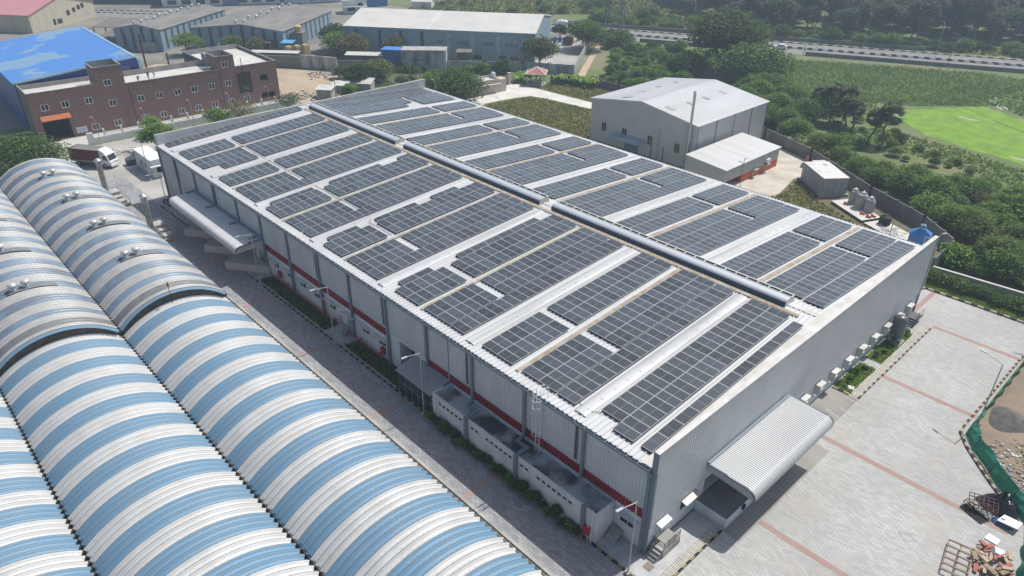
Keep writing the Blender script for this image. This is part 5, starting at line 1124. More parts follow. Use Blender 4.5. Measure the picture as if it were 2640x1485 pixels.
# shared bush kinds, copied
def kind(seed,h,cw,nl,ls,lm,lm2=None,nb=14,th=.5,name='bush',tr=.14,bare=0,bark=BARK):
    mb,V,F,mats,mi,bk=tree_parts(seed=seed,h=h,cw=cw,th=th,nb=nb,nl=nl,ls=ls,lm=lm,lm2=lm2,tr=tr,bare=bare,bark=bark)
    o=mb.build('trunk',bk); t_=o.data; bpy.data.objects.remove(o); return t_,npmesh('crown',V,F,mats,mi)
def put(kd,name,label,cat,group,x,y,s=1.0,rz=None,sz=None):
    r_=thing(name,label,cat,(x,y,0),rnd.uniform(0,6.28) if rz is None else rz,group); r_.scale=(s,s,sz or s)
    part('trunk',kd[0],r_); part('crown',kd[1],r_); return r_
def inside(p,poly):
    x,y=p; c=False
    for (x1,y1),(x2,y2) in zip(poly,poly[1:]+poly[:1]):
        if (y1>y)!=(y2>y) and x<(x2-x1)*(y-y1)/(y2-y1)+x1: c=not c
    return c
def scatter(poly,n,dmin,seed):
    g=random.Random(seed); xs=[p[0] for p in poly]; ys=[p[1] for p in poly]; out=[]; tries=0
    while len(out)<n and tries<n*60:
        tries+=1; p=(g.uniform(min(xs),max(xs)),g.uniform(min(ys),max(ys)))
        if inside(p,poly) and all((p[0]-q[0])**2+(p[1]-q[1])**2>dmin*dmin for q in out): out.append(p)
    return out
TH=[kind(31,5.6,8.5,3600,.26,LT,LG),kind(32,4.8,7.5,3000,.25,LT,LY),kind(33,5.2,8,3200,.24,LG,LO),kind(34,3.4,6.0,2000,.22,LB,LO),kind(35,6.2,8,3400,.26,LT,LD)]
thick=[(-46,105.5),(-35,101),(-19,90.5),(-8,84.5),(0,78),(0.5,71),(34,73),(34,104),(12,107),(-2,104),(-12,101),(-22,98),(-32,101),(-42,107)]
for i,p in enumerate(scatter(thick,112,2.7,5)):
    k_=[0,1,2,4,0,1,4,2,3,0][i%10]
    if k_==3: put(TH[3],'bush','reddish brown thin bush scattered in the thicket behind the rear wall','bush','bushes of the rear thicket',*p,s=rnd.uniform(.8,1.1))
    else: put(TH[k_],'thicket_tree','green acacia-like tree of the dense thicket behind the rear wall','tree','thicket trees behind the rear wall',*p,s=rnd.uniform(.55,.95))
SB=[kind(41,3.6,6.5,1500,.30,LG,LY,nb=11),kind(42,3.0,6,1400,.30,LY,LG,nb=10),kind(43,4.4,7,1700,.32,LD,LG,nb=12),kind(44,2.6,5,1000,.26,LO,LG,nb=9)]
scrub=[(-104,116),(-121,141),(-124,158),(-104,166),(-90,163),(-100,150),(-97,140),(-88,135),(-68,130),(-58,122),(-62,113),(-80,111),(-96,113),(-110,116)]
for i,p in enumerate(scatter(scrub,95,2.4,6)):
    put(SB[i%4],'scrub_bush','green bush in the overgrown lot between the hall and the highway','bush','bushes of the overgrown lot',*p,s=rnd.uniform(.32,.8))
scr2=[(-70,136),(-58,134),(-46,118),(-50,106),(-62,110),(-66,124)]
for i,p in enumerate(scatter(scr2,34,2.4,8)): put(TH[(0,4,2)[i%3]],'thicket_tree','green tree in the strip behind the metal hall below the marsh','tree','trees behind the metal hall',*p,s=rnd.uniform(.6,1.0))
scr3=[(-46,132),(-34,128),(-24,120),(-8,113),(-16,108),(-40,112)]
for i,p in enumerate(scatter(scr3,22,2.6,9)): put(SB[i%4],'scrub_bush','low bush between the fan palms and the thicket','bush','bushes around the fan palms',*p,s=rnd.uniform(.22,.5))
ver=[hp(-26,224.5),hp(80,223.5),hp(80,231),hp(30,233),hp(-20,236),hp(-60,246),hp(-75,240),hp(-60,226)]
for i,p in enumerate(scatter(ver,80,2.6,10)): put(SB[(0,1,3,0,2)[i%5]],'roadside_bush','pale green bush on the verge beyond the far highway wall','bush','bushes on the far verge',*p,s=rnd.uniform(.5,1.1))
for i,p in enumerate(scatter([hp(-140,224),hp(-70,226),hp(-50,250),hp(-60,300),hp(-140,330)],46,5,12)): put(SB[(2,3,0,3)[i%4]],'field_bush','scattered bush in the brownish open land beyond the highway','bush','bushes of the open land',*p,s=rnd.uniform(.4,1.3))
# forest beyond the road
FT=[kind(51,12,11,3000,.46,LF,nb=18,th=4.5,tr=.2,bark=BARKP),kind(52,14,10,2800,.46,LF,nb=18,th=6,tr=.2,bark=BARKP),kind(53,10.5,12,3000,.46,LF,LD,nb=18,th=3,tr=.25),kind(54,13,8,2200,.42,LF,LO,nb=14,th=5,tr=.18,bark=BARKP)]
forest=[hp(-18,236),hp(30,233.5),hp(90,232),hp(105,300),hp(80,330),hp(-10,330),hp(-62,320),hp(-44,275)]
for i,p in enumerate(scatter(forest,285,3.4,13)): put(FT[i%4],'forest_tree','grey-green tree of the forest beyond the highway','tree','trees of the forest beyond the highway',*p,s=rnd.uniform(.8,1.15))
# fan palms
def palm_kind(seed,h,r_=2.2,n=64):
    g=np.random.default_rng(seed); mb=MB(); limb(mb,(0,0,-.1),(g.normal()*.25,g.normal()*.25,h),.22,.17,g,5,8)
    V=[];F=[]
    for i in range(n):
        a=g.random()*6.28; el=g.uniform(-.75,1.25); d=np.array([math.cos(a)*math.cos(el),math.sin(a)*math.cos(el),math.sin(el)])
        c=np.array([0,0,h])+d*r_*.55; s_=np.cross(d,[0,0,1.]); s_/=np.linalg.norm(s_)+1e-6; up=np.cross(s_,d)
        for j in range(13):
            t_=(j/12-.5)*2.7; q=d*math.cos(t_)+s_*math.sin(t_); q=q+up*(-.25*abs(t_)); e=c+q*r_*.62*(1-.12*abs(t_)); w_=np.cross(q,up)*.15
            k=len(V); V+= [c,c+q*r_*.3+w_,e,c+q*r_*.3-w_]; F.append([k,k+1,k+2,k+3])
        mb.tube((0,0,h),tuple(c),.03,k=4)
    o=mb.build('trunk',BARK); t_=o.data; bpy.data.objects.remove(o); return t_,npmesh('crown',np.array(V),np.array(F),[LP])
PK=[palm_kind(61,5.2,2.0),palm_kind(62,6.0,2.5,80),palm_kind(63,5.0,2.2)]
for i,(x,y,k_,s,lab) in enumerate([(-33.0,117.3,0,.95,'slim fan palm left of the pair by the bright paddy field'),(-30.2,117.1,1,1.05,'bushy fan palm with drooping grey fronds, right of the pair by the paddy'),(-39.1,122,2,.95,'fan palm at the right side of the palm clump'),(-40.8,122.6,0,.98,'fan palm just behind the right side of the palm clump'),(-45,124.5,1,1.0,'tallest fan palm in the middle of the palm clump'),(-48.0,124,2,1.05,'fan palm at the left side of the palm clump'),(-43,127,0,1.1,'fan palm at the back of the palm clump'),(14.5,88,1,.9,'fan palm hidden in the thicket at the right picture edge')]):
    put(PK[k_],'fan_palm',lab,'palm','fan palms',x,y,s=s)
for i,p in enumerate(scatter([(-2,70.6),(34,72.6),(34,82),(0,80)],30,1.9,15)): put(SB[i%4],'wall_bush','low bush just behind the pale-topped garden wall','bush','bushes behind the garden wall',*p,s=rnd.uniform(.5,.9))
put(TH[4],'thicket_tree','dark leafy tree filling the middle of the fan palm clump','tree',None,-43.5,123,s=1.0) ; put(TH[0],'thicket_tree','dark tree at the left foot of the fan palm clump','tree',None,-47.5,121.5,s=.9)
# banana plants near the gazebo
def banana_kind(seed,n=16,L=2.0):
    g=np.random.default_rng(seed); V=[];F=[]; mb=MB()
    for q in range(3):
        bx,by=g.normal()*.5,g.normal()*.5; mb.tube((bx,by,0),(bx,by,1.2),.12,.07,k=6)
        for i in range(n//2):
            a=g.random()*6.28; d=np.array([math.cos(a),math.sin(a),0]); s_=np.array([-d[1],d[0],0]); p0=np.array([bx,by,1.1])
            P=[p0,p0+d*L*.3+[0,0,.75],p0+d*L*.65+[0,0,.8],p0+d*L+[0,0,.2]]; W=[.06,.26,.24,.03]; k=len(V)
            for p,w_ in zip(P,W): V+=[p-s_*w_,p+s_*w_]
            for j in range(3): F.append([k+2*j,k+2*j+1,k+2*j+3,k+2*j+2])
    o=mb.build('stem',LG); t_=o.data; bpy.data.objects.remove(o); return t_,npmesh('fronds',np.array(V),np.array(F),[LY])
BK=[banana_kind(71),banana_kind(72)]
for i,(x,y) in enumerate([(-116.5,97.2),(-115,99),(-117.5,99.5),(-113.8,101.5),(-107,104.6),(-105,106),(-103,106.8),(-108.5,103.8),(-100.5,106.9)]):
    r_=thing('banana_plant','broad-leaved banana plant %s the gazebo'%('left of' if i<4 else 'along the fence right of'),'banana plant',(x,y,0),rnd.uniform(0,6),'banana plants by the gazebo'); r_.scale=(1.1,)*3; part('stem',BK[i%2][0],r_); part('fronds',BK[i%2][1],r_)
# climbers and bushes along the compound walls
for i,(x,y,s) in enumerate([(-131,96.5,.7),(-133.5,94.2,.55),(-127,100.5,.8),(-137,90.5,.5),(-146,80.5,.5),(-142.5,84.5,.45),(-139,78,.8),(-136,83,.7),(-145,73,.8),(-150,70,.6),(-151,64,.7),(-134,72,.9),(-131,80,.8),(-128,85,.7),(-124,92,.6),(-125,70,.8),(-128,64,.8),(-136.5,58,.7)]):
    put(SB[i%4],'wall_bush','overgrown bush near the foot of the stained compound walls','bush','bushes along the compound walls',x,y,s=s)
sheet('overgrown_yard',[(-157,66),(-148,76.5),(-139,88),(-124,103),(-118,96),(-120,88),(-114,76),(-104,60),(-126,55),(-134,54),(-141,62),(-148,72)],.006,ms('weedy_ground',(.075,.11,.035),rough=1,c2=(.13,.12,.06),scale=.3,amt=1,detail=10,bump=.5,bscale=3))
# grass tufts over the open ground
def tufts(name,polys,n,h,w_,mats,seed,z=0):
    g=np.random.default_rng(seed); rr=random.Random(seed); P=[]
    tot=[abs(sum(a[0]*b[1]-b[0]*a[1] for a,b in zip(q,q[1:]+q[:1])))/2 for q in polys]; T_=sum(tot)
    for q,a in zip(polys,tot):
        xs=[p[0] for p in q]; ys=[p[1] for p in q]; k=int(n*a/T_); c=0
        while c<k:
            p=(rr.uniform(min(xs),max(xs)),rr.uniform(min(ys),max(ys)))
            if inside(p,q): P.append(p); c+=1
    P=np.array(P); N=len(P); a=g.random(N)*6.28; d=np.stack([np.cos(a),np.sin(a),np.zeros(N)],1); H=h*(.4+.9*g.random(N)); W=w_*(.6+.8*g.random(N)); l=g.normal(size=(N,3))*.75; l[:,2]=.8
    B=np.concatenate([P,np.full((N,1),z)],1); V=np.stack([B-d*W[:,None],B+d*W[:,None],B+d*W[:,None]*.5+l*H[:,None],B-d*W[:,None]*.5+l*H[:,None]],1).reshape(-1,3)
    me=npmesh(name,V,np.arange(4*N).reshape(N,4),mats,g.integers(0,len(mats),N)); o=bpy.data.objects.new(name,me); col.objects.link(o); o['kind']='stuff'
    o['label']=name.replace('_',' '); return o
GM=leafmat('grass_green',(.10,.15,.045),(.14,.18,.06),isl=.5,sc_=.08); GM2=leafmat('grass_marsh',(.075,.115,.045),(.10,.14,.052),isl=.4,sc_=.05); GMD=leafmat('grass_dry',(.17,.135,.075),(.12,.11,.05),isl=.5,sc_=.15); GMP=leafmat('rice_green',(.16,.30,.03),(.12,.235,.03),isl=.3,sc_=.3)
tufts('grass',[scrub,[(-58,124),(-46,132),(-38,140),(-46,148),(-60,142)],[(-37,152),(-24,199),(8,205),(26,190),(22,150),(6,152),(-15,160),(-24,166)],[(-46,118),(-34,128),(-18,126),(0,119),(16,118),(16,108),(-8,113),(-30,116)]],22000,.55,.22,[GM,GM,GM2],81)
tufts('reeds',[[(-84,173),(-58,188),(-37,199),(-24,199),(-27,166),(-37,152),(-46,146),(-58,140),(-72,148)]],14000,.8,.12,[GM2,GM2,GM],82)
tufts('dry_grass',[[(-104.3,89),(-100,90.2),(-87.4,91.7),(-74.0,92.8),(-74.0,58),(-98,58),(-106,77)],[(-109,96.4),(-90,97.2),(-60,99.5),(-70,105),(-92,107.5),(-101,107),(-110,102)],[(-31,78),(-32,85.5),(-26,80),(-14,74),(-4,67.5),(-4,58),(-36,58)]],26000,.35,.16,[GMD,GMD,GM],83)
tufts('weeds',[[(13.6,52),(16,60),(26,60),(26,44),(17,43)],[(16.5,37),(26,42),(26,30),(19,31)],[(21.3,24.5),(27,27),(27,14),(22.2,19)]],5200,.16,.10,[GMD,GM,GMD],84)
tufts('verge_grass',[[hp(-60,223.6),hp(90,222.6),hp(90,233),hp(-20,237),hp(-60,250)],[hp(-60,250),hp(-20,237),hp(-44,275),hp(-62,320),hp(-140,320),hp(-140,224)]],14000,1.0,.5,[GM,LO,GMD],85)
# planted beds and hedge
sheet('hedge_lawn',[(-4,62.2),(14,62.2),(14,66.6),(-4,66.6)],.02,ms('lawn',(.09,.15,.025),rough=1,c2=(.12,.17,.04),scale=.8,amt=1,detail=8,bump=.5,bscale=8))
for q in ([(.15,32.6),(1.95,32.6),(1.95,38.95),(.15,38.95)],[(.15,40.4),(1.95,40.4),(1.95,49.3),(.15,49.3)]): sheet('flower_bed',q,.024,ms('lawn',(.09,.15,.025)))
for q in ([(-63.2,-2.1),(-46.6,-2.1),(-46.6,-.05),(-63.2,-.05)],[(-42.2,-2.1),(-31.2,-2.1),(-31.2,-.05),(-42.2,-.05)]): sheet('flower_bed',q,.024,ms('dark_bed',(.06,.085,.03),rough=1,c2=(.085,.075,.045),scale=1,amt=1,detail=8,bump=.6,bscale=6))
tufts('bed_grass',[[(.15,32.6),(1.95,32.6),(1.95,38.95),(.15,38.95)],[(.15,40.4),(1.95,40.4),(1.95,49.3),(.15,49.3)],[(-4,62.3),(14,62.3),(14,64.2),(-4,64.2)]],7000,.16,.06,[LY,GM],86,z=.02)
tufts('bed_grass',[[(-63,-2.0),(-46.8,-2.0),(-46.8,-.7),(-63,-.7)],[(-42,-2.0),(-31.4,-2.0),(-31.4,-.7),(-42,-.7)]],3600,.30,.09,[LD,GM2],87,z=.02)
g=np.random.default_rng(90); bl=[(x,64.9+g.normal()*.25,.9+g.normal()*.12,.75+g.random()*.3) for x in np.arange(-3.6,14.5,.62)]; V,F=blob_leaves(bl,9000,.14,g)
HG=thing('hedge','leafy green hedge in front of the low pale wall at the right edge','hedge',(0,0,0)); part('foliage',npmesh('foliage',V,F,[LG,LD],(g.random(len(F))<.4).astype(int)),HG)
mb=MB()
for x in np.arange(-3.6,14.5,.62): mb.tube((x,64.9,0),(x,64.9,.9),.03,k=5)
mb.build('stems',BARK,HG)
PS=kind(91,.95,.95,420,.10,LD,LG,nb=7,th=.15,tr=.03); PS2=kind(92,.7,1.0,420,.10,LG,LY,nb=7,th=.15,tr=.03)
POT=MB(); POT.lathe([(.2,0),(.28,.36),(.31,.36),(.31,.42)],k=12); _o=POT.build('pot',ms('clay_pot',(.33,.10,.06),rough=.85)); POTM=_o.data; bpy.data.objects.remove(_o)
for i in range(26):
    x=-25.0+i*.80; y=-2.85+rnd.uniform(-.12,.12)
    r_=thing('potted_shrub','dark green shrub of the planted row along the annex wall','shrub',(x,y,0),rnd.uniform(0,6),'shrub row along the annex'); s=rnd.uniform(.85,1.35)
    if i%5==0: part('pot',POTM,r_)
    part('trunk',PS[0],r_); o=part('foliage',(PS if i%3 else PS2)[1],r_); o.scale=(s,s,s*rnd.uniform(.8,1.3))
for i,(x,y) in enumerate([(1.1,33.6),(.9,35.2),(.8,36.6),(1.0,38.2),(.9,41.4),(1.2,43.0),(.7,44.6),(1.1,48.5),(.6,48.9)]):
    r_=thing('garden_shrub','small shrub in the lawn bed beside the front wall','shrub',(x,y,0),rnd.uniform(0,6),'shrubs in the front wall beds'); part('trunk',PS[0],r_); part('foliage',(PS,PS2)[i%2][1],r_); r_.scale=(.75 if i<7 else 1.3,)*3
# ================================================================ POLES, VEHICLES, PEOPLE, CLUTTER
def lamp_post(label,x,y,h,rz,arm=1.5,group='lamp posts in the compound'):
    r_=thing('lamp_post',label,'lamp post',(x,y,0),rz,group)
    mb=MB(); mb.tube((0,0,.25),(0,0,h),.075,.05,k=8); mb.build('pole',PIPE,r_)
    mb=MB(); mb.tube((0,0,h-.05),(arm,0,h+.18),.035,k=6); mb.build('arm',PIPE,r_)
    mb=MB(); mb.prism([(arm-.1,-.09),(arm+.5,-.11),(arm+.5,.11),(arm-.1,.09)],h+.12,h+.22); mb.build('lamp_head',ms('lamp_grey',(.48,.48,.47),rough=.5),r_)
    mb=MB(); mb.box(-.22,.22,-.22,.22,0,.28); mb.build('footing',CONC,r_); return r_
for x,h,lab in ((-93.6,6.7,'lamp post on the lane beside the rear end of the street canopy'),(-62.0,7.5,'lamp post beside the front end of the street canopy'),(-43.25,7.7,'lamp post by the small concrete steps on the lane'),(-26.1,7.6,'lamp post in front of the entrance porch')): lamp_post(lab,x,-2.7,h,R(-95))
lamp_post('lamp post at the near front corner of the warehouse',.28,-2.63,7.9,R(-100))
lamp_post('tall lamp post inside the green net at the yard edge',12.95,37.1,7.5,R(160),arm=1.9)
lamp_post('lamp post by the hedge at the far front corner',-1.6,61.75,7.9,R(60),arm=.35)
lamp_post('thin lamp post near the white cabin',-110.1,.3,7.0,R(200),arm=.5)
lamp_post('lamp post behind the ridge of the rear eave beside the dark tree',-101,57.5,9.6,R(170),arm=1.0); lamp_post('lamp post standing in the dry plot near the rear eave',-84.5,61,8.6,R(180),arm=1.0); lamp_post('thin lamp post behind the rear eave before the grey water tank',-31,63,9.2,R(180),arm=.4)
for i,(x,y) in enumerate(((-136.9,.2),(-136.6,9.5),(-136.4,19),(-136.2,27.5),(-136,36.5))): lamp_post('street lamp before the red brick facade, %s from the left'%ordn[i],x,y,5.2,R(190),arm=.7,group='street lamps before the brick building')
for i,(s,n,h) in enumerate(((10,211.5,9.9),(43.5,211.2,10.0),(-29,211.6,9.6),(24,222,9.8))): lamp_post('slender highway lamp post, %s'%['just right of the white car','near the right end of the highway','near the lattice pylon','against the forest edge'][i],*hp(s,n),h,R(116),arm=1.6,group='highway lamp posts')
def pole(label,x,y,h,cross=0,mtl=None,r_=.12):
    t_=thing('utility_pole',label,'utility pole',(x,y,0)); mb=MB(); mb.tube((0,0,0),(0,0,h),r_,r_*.7,k=8); mb.build('pole',mtl or ms('pole_concrete',(.30,.29,.27),rough=.9),t_)
    if cross:
        mb=MB()
        for z in (h-.5,h-1.6): mb.box(-1.1,1.1,-.06,.06,z,z+.12)
        for xx in (-1,-.5,.5,1): mb.tube((xx,0,h-.4),(xx,0,h-.1),.05,k=5)
        mb.build('crossarm',STEEL,t_)
pole('rusty electricity pole with cross arms in the overgrown yard',-136.8,76.5,6.4,1); pole('second electricity pole of the yard pair, with cross arms',-134.6,78.4,6.2,1)
pole('bare concrete pole beside the dark block wall',-146.1,75.5,4.2); pole('concrete pole before the rear parapet by the tiny hut',-137.1,54.3,6.6); pole('wooden pole at the right end of the highway',*hp(46,203.5),9.0,1,ms('old_wood',(.10,.085,.07),rough=.9)); pole('pole beside the highway left of its wall gap',*hp(6.5,202),4.8); pole('electric pole with cross arms before the long slate wall',-128.5,106.5,8.5,1); pole('dark electricity pole standing before the brick stair tower',-135.5,31.5,6.5,1,BLACK,.07)
# lattice pylon
py=thing('lattice_pylon','tall steel lattice power pylon beside the highway','pylon',(-134.5,156.5,0),R(30))
mb=MB(); lv=[(0,3.4),(5,2.95),(9.5,2.5),(13.5,2.1),(17,1.75),(20.5,1.45),(24,1.15),(28,.95),(32,.8),(36,.6)]
for (z0,a),(z1,b) in zip(lv,lv[1:]):
    c0=[(-a,-a),(a,-a),(a,a),(-a,a)]; c1=[(-b,-b),(b,-b),(b,b),(-b,b)]
    for i in range(4):
        j=(i+1)%4; mb.tube((*c0[i],z0),(*c1[i],z1),.22,k=5); mb.tube((*c0[i],z0),(*c1[j],z1),.12,k=4); mb.tube((*c0[j],z0),(*c1[i],z1),.12,k=4); mb.tube((*c1[i],z1),(*c1[j],z1),.10,k=4)
mb.build('lattice',ms('pylon_steel',(.15,.15,.145),rough=.6),py)
mb=MB()
for z in (26,30,34): 
    mb.tube((-5,0,z),(0,0,z+.9),.09,k=4); mb.tube((5,0,z),(0,0,z+.9),.09,k=4); mb.tube((-5,0,z),(5,0,z),.09,k=4)
mb.build('crossarms',ms('pylon_steel',(.15,.15,.145)),py)
p2=dup(py,(18.5,77.0,0),R(20),'second lattice power pylon just right of the frame beside the rear wall')
def wire(label,a,b,sag,r_=.03):
    mb=MB(); P=[]
    for i in range(25):
        t_=i/24; p=Vector(a).lerp(Vector(b),t_); p.z-=sag*4*t_*(1-t_); P.append(tuple(p))
    mb.path(P,r_,k=4); tag(mb.build('power_line',BLACK),label,'power line','power lines over the fields')
wire('upper power line sagging over the marsh and paddy',(-72,180,11),(10,118,9),1.5); wire('middle power line crossing the paddy corner',(-50,150,12),(24,104,9),1.5); wire('lower power line crossing above the palms and thicket',(-40,130,12),(26,95,9.5),1.3); wire('far power line from the roadside pole toward the right edge',(-52,205,8.8),(6,168,9),1.2)
# chimneys of the vaults
for i,(x,h) in enumerate(((-104.5,7.6),(-84.2,7.75))):
    r_=thing('chimney','galvanised exhaust chimney with conical cap beside the old vault, %s'%('far one by the truck' if i==0 else 'near one by the lane'),'chimney',(x,-8.3,0),0,'galvanised chimneys')
    mb=MB(); mb.tube((0,0,0),(0,0,h-.45),.42,k=16)
    for z in (2.4,4.6,h-.8): mb.tube((0,0,z),(0,0,z+.08),.45,k=16)
    mb.build('stack',ms('dull_galv',(.45,.46,.46),rough=.4,metal=.6,c2=(.3,.31,.31),scale=2,amt=1),r_,smooth=False)
    mb=MB(); mb.lathe([(.42,h-.45),(.40,h-.2),(.62,h-.2),(.06,h+.15)],k=16); mb.build('cap',GALV,r_)
# service platforms beside the vaults
for i,(x,y) in enumerate(((-86.2,-6.4),(-104,-7.0))):
    r_=thing('service_platform','railed service platform with white machine beside the old vault, %s'%('nearer' if i==0 else 'farther, with a mast'),'platform',(x,y,0),0,'service platforms')
    mb=MB(); mb.box(-3,3,-1.0,1.0,.0,.5); mb.build('deck',CONC,r_)
    mb=MB(); mb.box(-2.4,-.6,-.7,.7,.5,1.5); mb.box(-.3,.8,-.5,.6,.5,1.1); mb.box(1.2,2.6,-.6,.6,.5,.9); mb.build('machine',ms('machine_cream',(.50,.48,.44),rough=.7,c2=(.36,.34,.31),scale=.8,amt=1),r_)
    mb=MB()
    for z in (1.05,1.55): mb.path([(-2.95,-.95,z),(2.95,-.95,z),(2.95,.95,z),(-2.95,.95,z),(-2.95,-.95,z)],.03,k=5)
    for xx in (-2.95,-1,1,2.95):
        for yy in (-.95,.95): mb.tube((xx,yy,.4),(xx,yy,1.57),.03,k=5)
    if i: mb.tube((1.5,0,.5),(1.5,0,5.0),.03,k=5)
    mb.build('railing',PIPE,r_)
# wheel helper
def wheel(par,x,y,r_,w_=.25,axis='y'):
    mb=MB(); n=18; prof=[(r_*.55,-w_/2),(r_*.95,-w_/2),(r_,-w_/4),(r_,w_/4),(r_*.95,w_/2),(r_*.55,w_/2)]
    def ring(pr,m_):
        b=len(mb.v)
        for a,c in pr:
            for i in range(n): t_=2*math.pi*i/n; mb.v.append((x+a*math.cos(t_),y+c,r_+a*math.sin(t_)))
        for k in range(len(pr)-1):
            for i in range(n): j=(i+1)%n; mb.f.append((b+k*n+i,b+k*n+j,b+(k+1)*n+j,b+(k+1)*n+i)); mb.m.append(m_)
        mb.f.append(tuple(b+i for i in range(n))); mb.m.append(m_); mb.f.append(tuple(b+(len(pr)-1)*n+i for i in range(n))[::-1]); mb.m.append(m_)
    ring(prof,0); w=mb.build('wheel',BLACK,par)
    mb2=mb; mb=MB(); b=len(mb.v)
    for c in (-w_/2-.01,w_/2+.01):
        k=len(mb.v)
        for i in range(12): t_=2*math.pi*i/12; mb.v.append((x+r_*.5*math.cos(t_),y+c,r_+r_*.5*math.sin(t_)))
        mb.f.append(tuple(range(k,k+12))); mb.m.append(0)
    mb.build('rim',GALV,w)
# lorry
TK=thing('box_lorry','parked lorry with white cab and dark red box body at the lane end','lorry',(-128.4,-6.6,0),R(33))
mb=MB(); mb.box(0,6.3,-1.22,1.22,.95,3.35); mb.box(-.02,6.32,-1.24,1.24,.95,1.25,1); mb.build('cargo_box',[ms('dark_red_panel',(.17,.030,.028),rough=.55,c2=(.12,.025,.022),scale=1),ms('tan_band',(.42,.36,.27),rough=.7)],TK)
mb=MB(); mb.face([(-.02,-1.24,3.36),(6.32,-1.24,3.36),(6.32,1.24,3.36),(-.02,1.24,3.36)]); mb.build('box_roof',ms('lorry_roof',(.20,.185,.165),rough=.8),TK)
WC=ms('lorry_white',(.75,.75,.74),rough=.35)
mb=MB(); mb.extrude([(6.5,.55),(8.55,.55),(8.6,1.35),(8.35,1.5),(8.0,2.55),(7.6,2.75),(6.5,2.8)],'y',-1.1,1.1)
mb.extrude([(6.4,2.81),(7.7,2.77),(7.1,3.25),(6.4,3.5)],'y',-1.0,1.0); mb.box(8.5,8.75,-1.05,1.05,.4,.75); mb.build('cab',WC,TK)
mb=MB(); mb.face([(8.39,-.95,1.53),(8.39,.95,1.53),(8.06,.9,2.48),(8.06,-.9,2.48)]); mb.build('windscreen',GLASS,TK)
for s in (-1.11,1.11):
    mb=MB(); mb.face([(7.1,s,1.6),(8.15,s,1.55),(7.9,s,2.4),(7.1,s,2.45)]); mb.build('side_window',GLASS,TK)
for s in (-.8,.8):
    mb=MB(); mb.box(8.6,8.65,s-.18,s+.18,.95,1.2); mb.build('headlight',FRAME,TK)
mb=MB(); mb.box(0,8.3,-.45,.45,.5,.9); mb.build('chassis',BLACK,TK)
for x in (1.6,7.3):
    for s in (-.98,.98): wheel(TK,x,s,.48,.3)
# white car on the highway
CA=thing('car','small white hatchback driving on the near highway carriageway','car',(-91.6,186.6,0),R(206))
mb=MB(); prof=[(-1.95,.35),(-1.95,.85),(-1.75,1.0),(-1.25,1.42),(-.3,1.5),(.45,1.42),(1.05,.98),(1.8,.85),(1.95,.6),(1.95,.35)]
mb.extrude(prof,'y',-.82,.82); mb.build('body',WC,CA)
mb=MB(); mb.face([(1.02,-.7,1.02),(1.02,.7,1.02),(.5,.62,1.40),(.5,-.62,1.40)]); mb.build('windscreen',GLASS,CA)
for s in (-.83,.83):
    mb=MB(); mb.face([(-1.2,s,1.02),(.85,s,.98),(.4,s,1.36),(-1.0,s,1.36)]); mb.build('side_window',GLASS,CA)
for x in (-1.2,1.2):
    for s in (-.78,.78): wheel(CA,x,s,.31,.2)
# concrete mixer lorry
MX=thing('mixer_lorry','white concrete mixer lorry on the highway beside the beige shed','lorry',(-160.5,154.5,0),R(28))
mb=MB(); prof=[(.5,0),(1.0,.6),(1.25,1.6),(1.25,2.8),(.9,4.0),(.5,4.7)]
b=MB(); b.lathe(prof,k=18); Rm=Matrix.Translation((1.0,0,2.2))@Matrix.Rotation(R(80),4,'Y'); b.v=[tuple(Rm@Vector(p)) for p in b.v]; b.build('drum',WC,MX)
mb.box(0,7.5,-.5,.5,.6,1.1); mb.build('chassis',BLACK,MX)
mb=MB(); mb.extrude([(6.0,.6),(7.9,.6),(7.9,1.8),(7.5,3.0),(6.0,3.1)],'y',-1.15,1.15); mb.build('cab',ms('dark_cab',(.05,.05,.05),rough=.5),MX)
for x in (1.2,2.5,6.8):
    for s in (-1,1): wheel(MX,x,s,.5,.3)
ct=thing('shipping_container','rust red shipping container inside the white fence','container',(-139.5,140.5,0),R(128))
mb=MB(); mb.box(0,6,-1.2,1.2,.1,2.7); mb.build('body',ms('container_red',(.26,.075,.05),rough=.7,c2=(.20,.06,.045),scale=1),ct)
mb=MB(); mb.face([(0,-1.2,2.71),(6,-1.2,2.71),(6,1.2,2.71),(0,1.2,2.71)]); mb.build('top',ms('container_top',(.24,.20,.18),rough=.8),ct)
mb=MB()
for y in (-1.15,-.1,0.05,1.1): mb.box(-.05,-.005,y,y+.08,.15,2.65)
mb.build('door_bars',BLACK,ct)
for i,(x,y) in enumerate(((-146,141),(-145,142.2),(-144.2,143.6))):
    mb=MB(); mb.lathe([(.55,0),(.6,.4),(.55,.8),(.6,1.2),(.55,1.6)],k=12); tag(mb.build('drum_barrel',ms('barrel_blue',(.03,.12,.38),rough=.5),loc=(x,y,0)),'blue barrel in the factory yard left of the red container','barrel','blue barrels')
r_=thing('yard_slab_roof','flat pale roof building inside the white fence before the red container','building',(-133.0,125.0,0),R(128)); mb=MB(); mb.box(0,9,0,5,0,2.2); mb.build('wall',MOSS,r_); mb=MB(); mb.box(-.2,9.2,-.2,5.2,2.2,2.4); mb.build('flat_roof',PALE,r_)
mb=MB(); mb.lathe([(.9,0),(.9,1.3),(.5,1.6)],k=14); tag(mb.build('water_tank',ms('tank_blue',(.12,.30,.48),rough=.6),loc=(-121.5,113.5,0)),'pale blue tank behind the wall corner by the white fence','water tank')
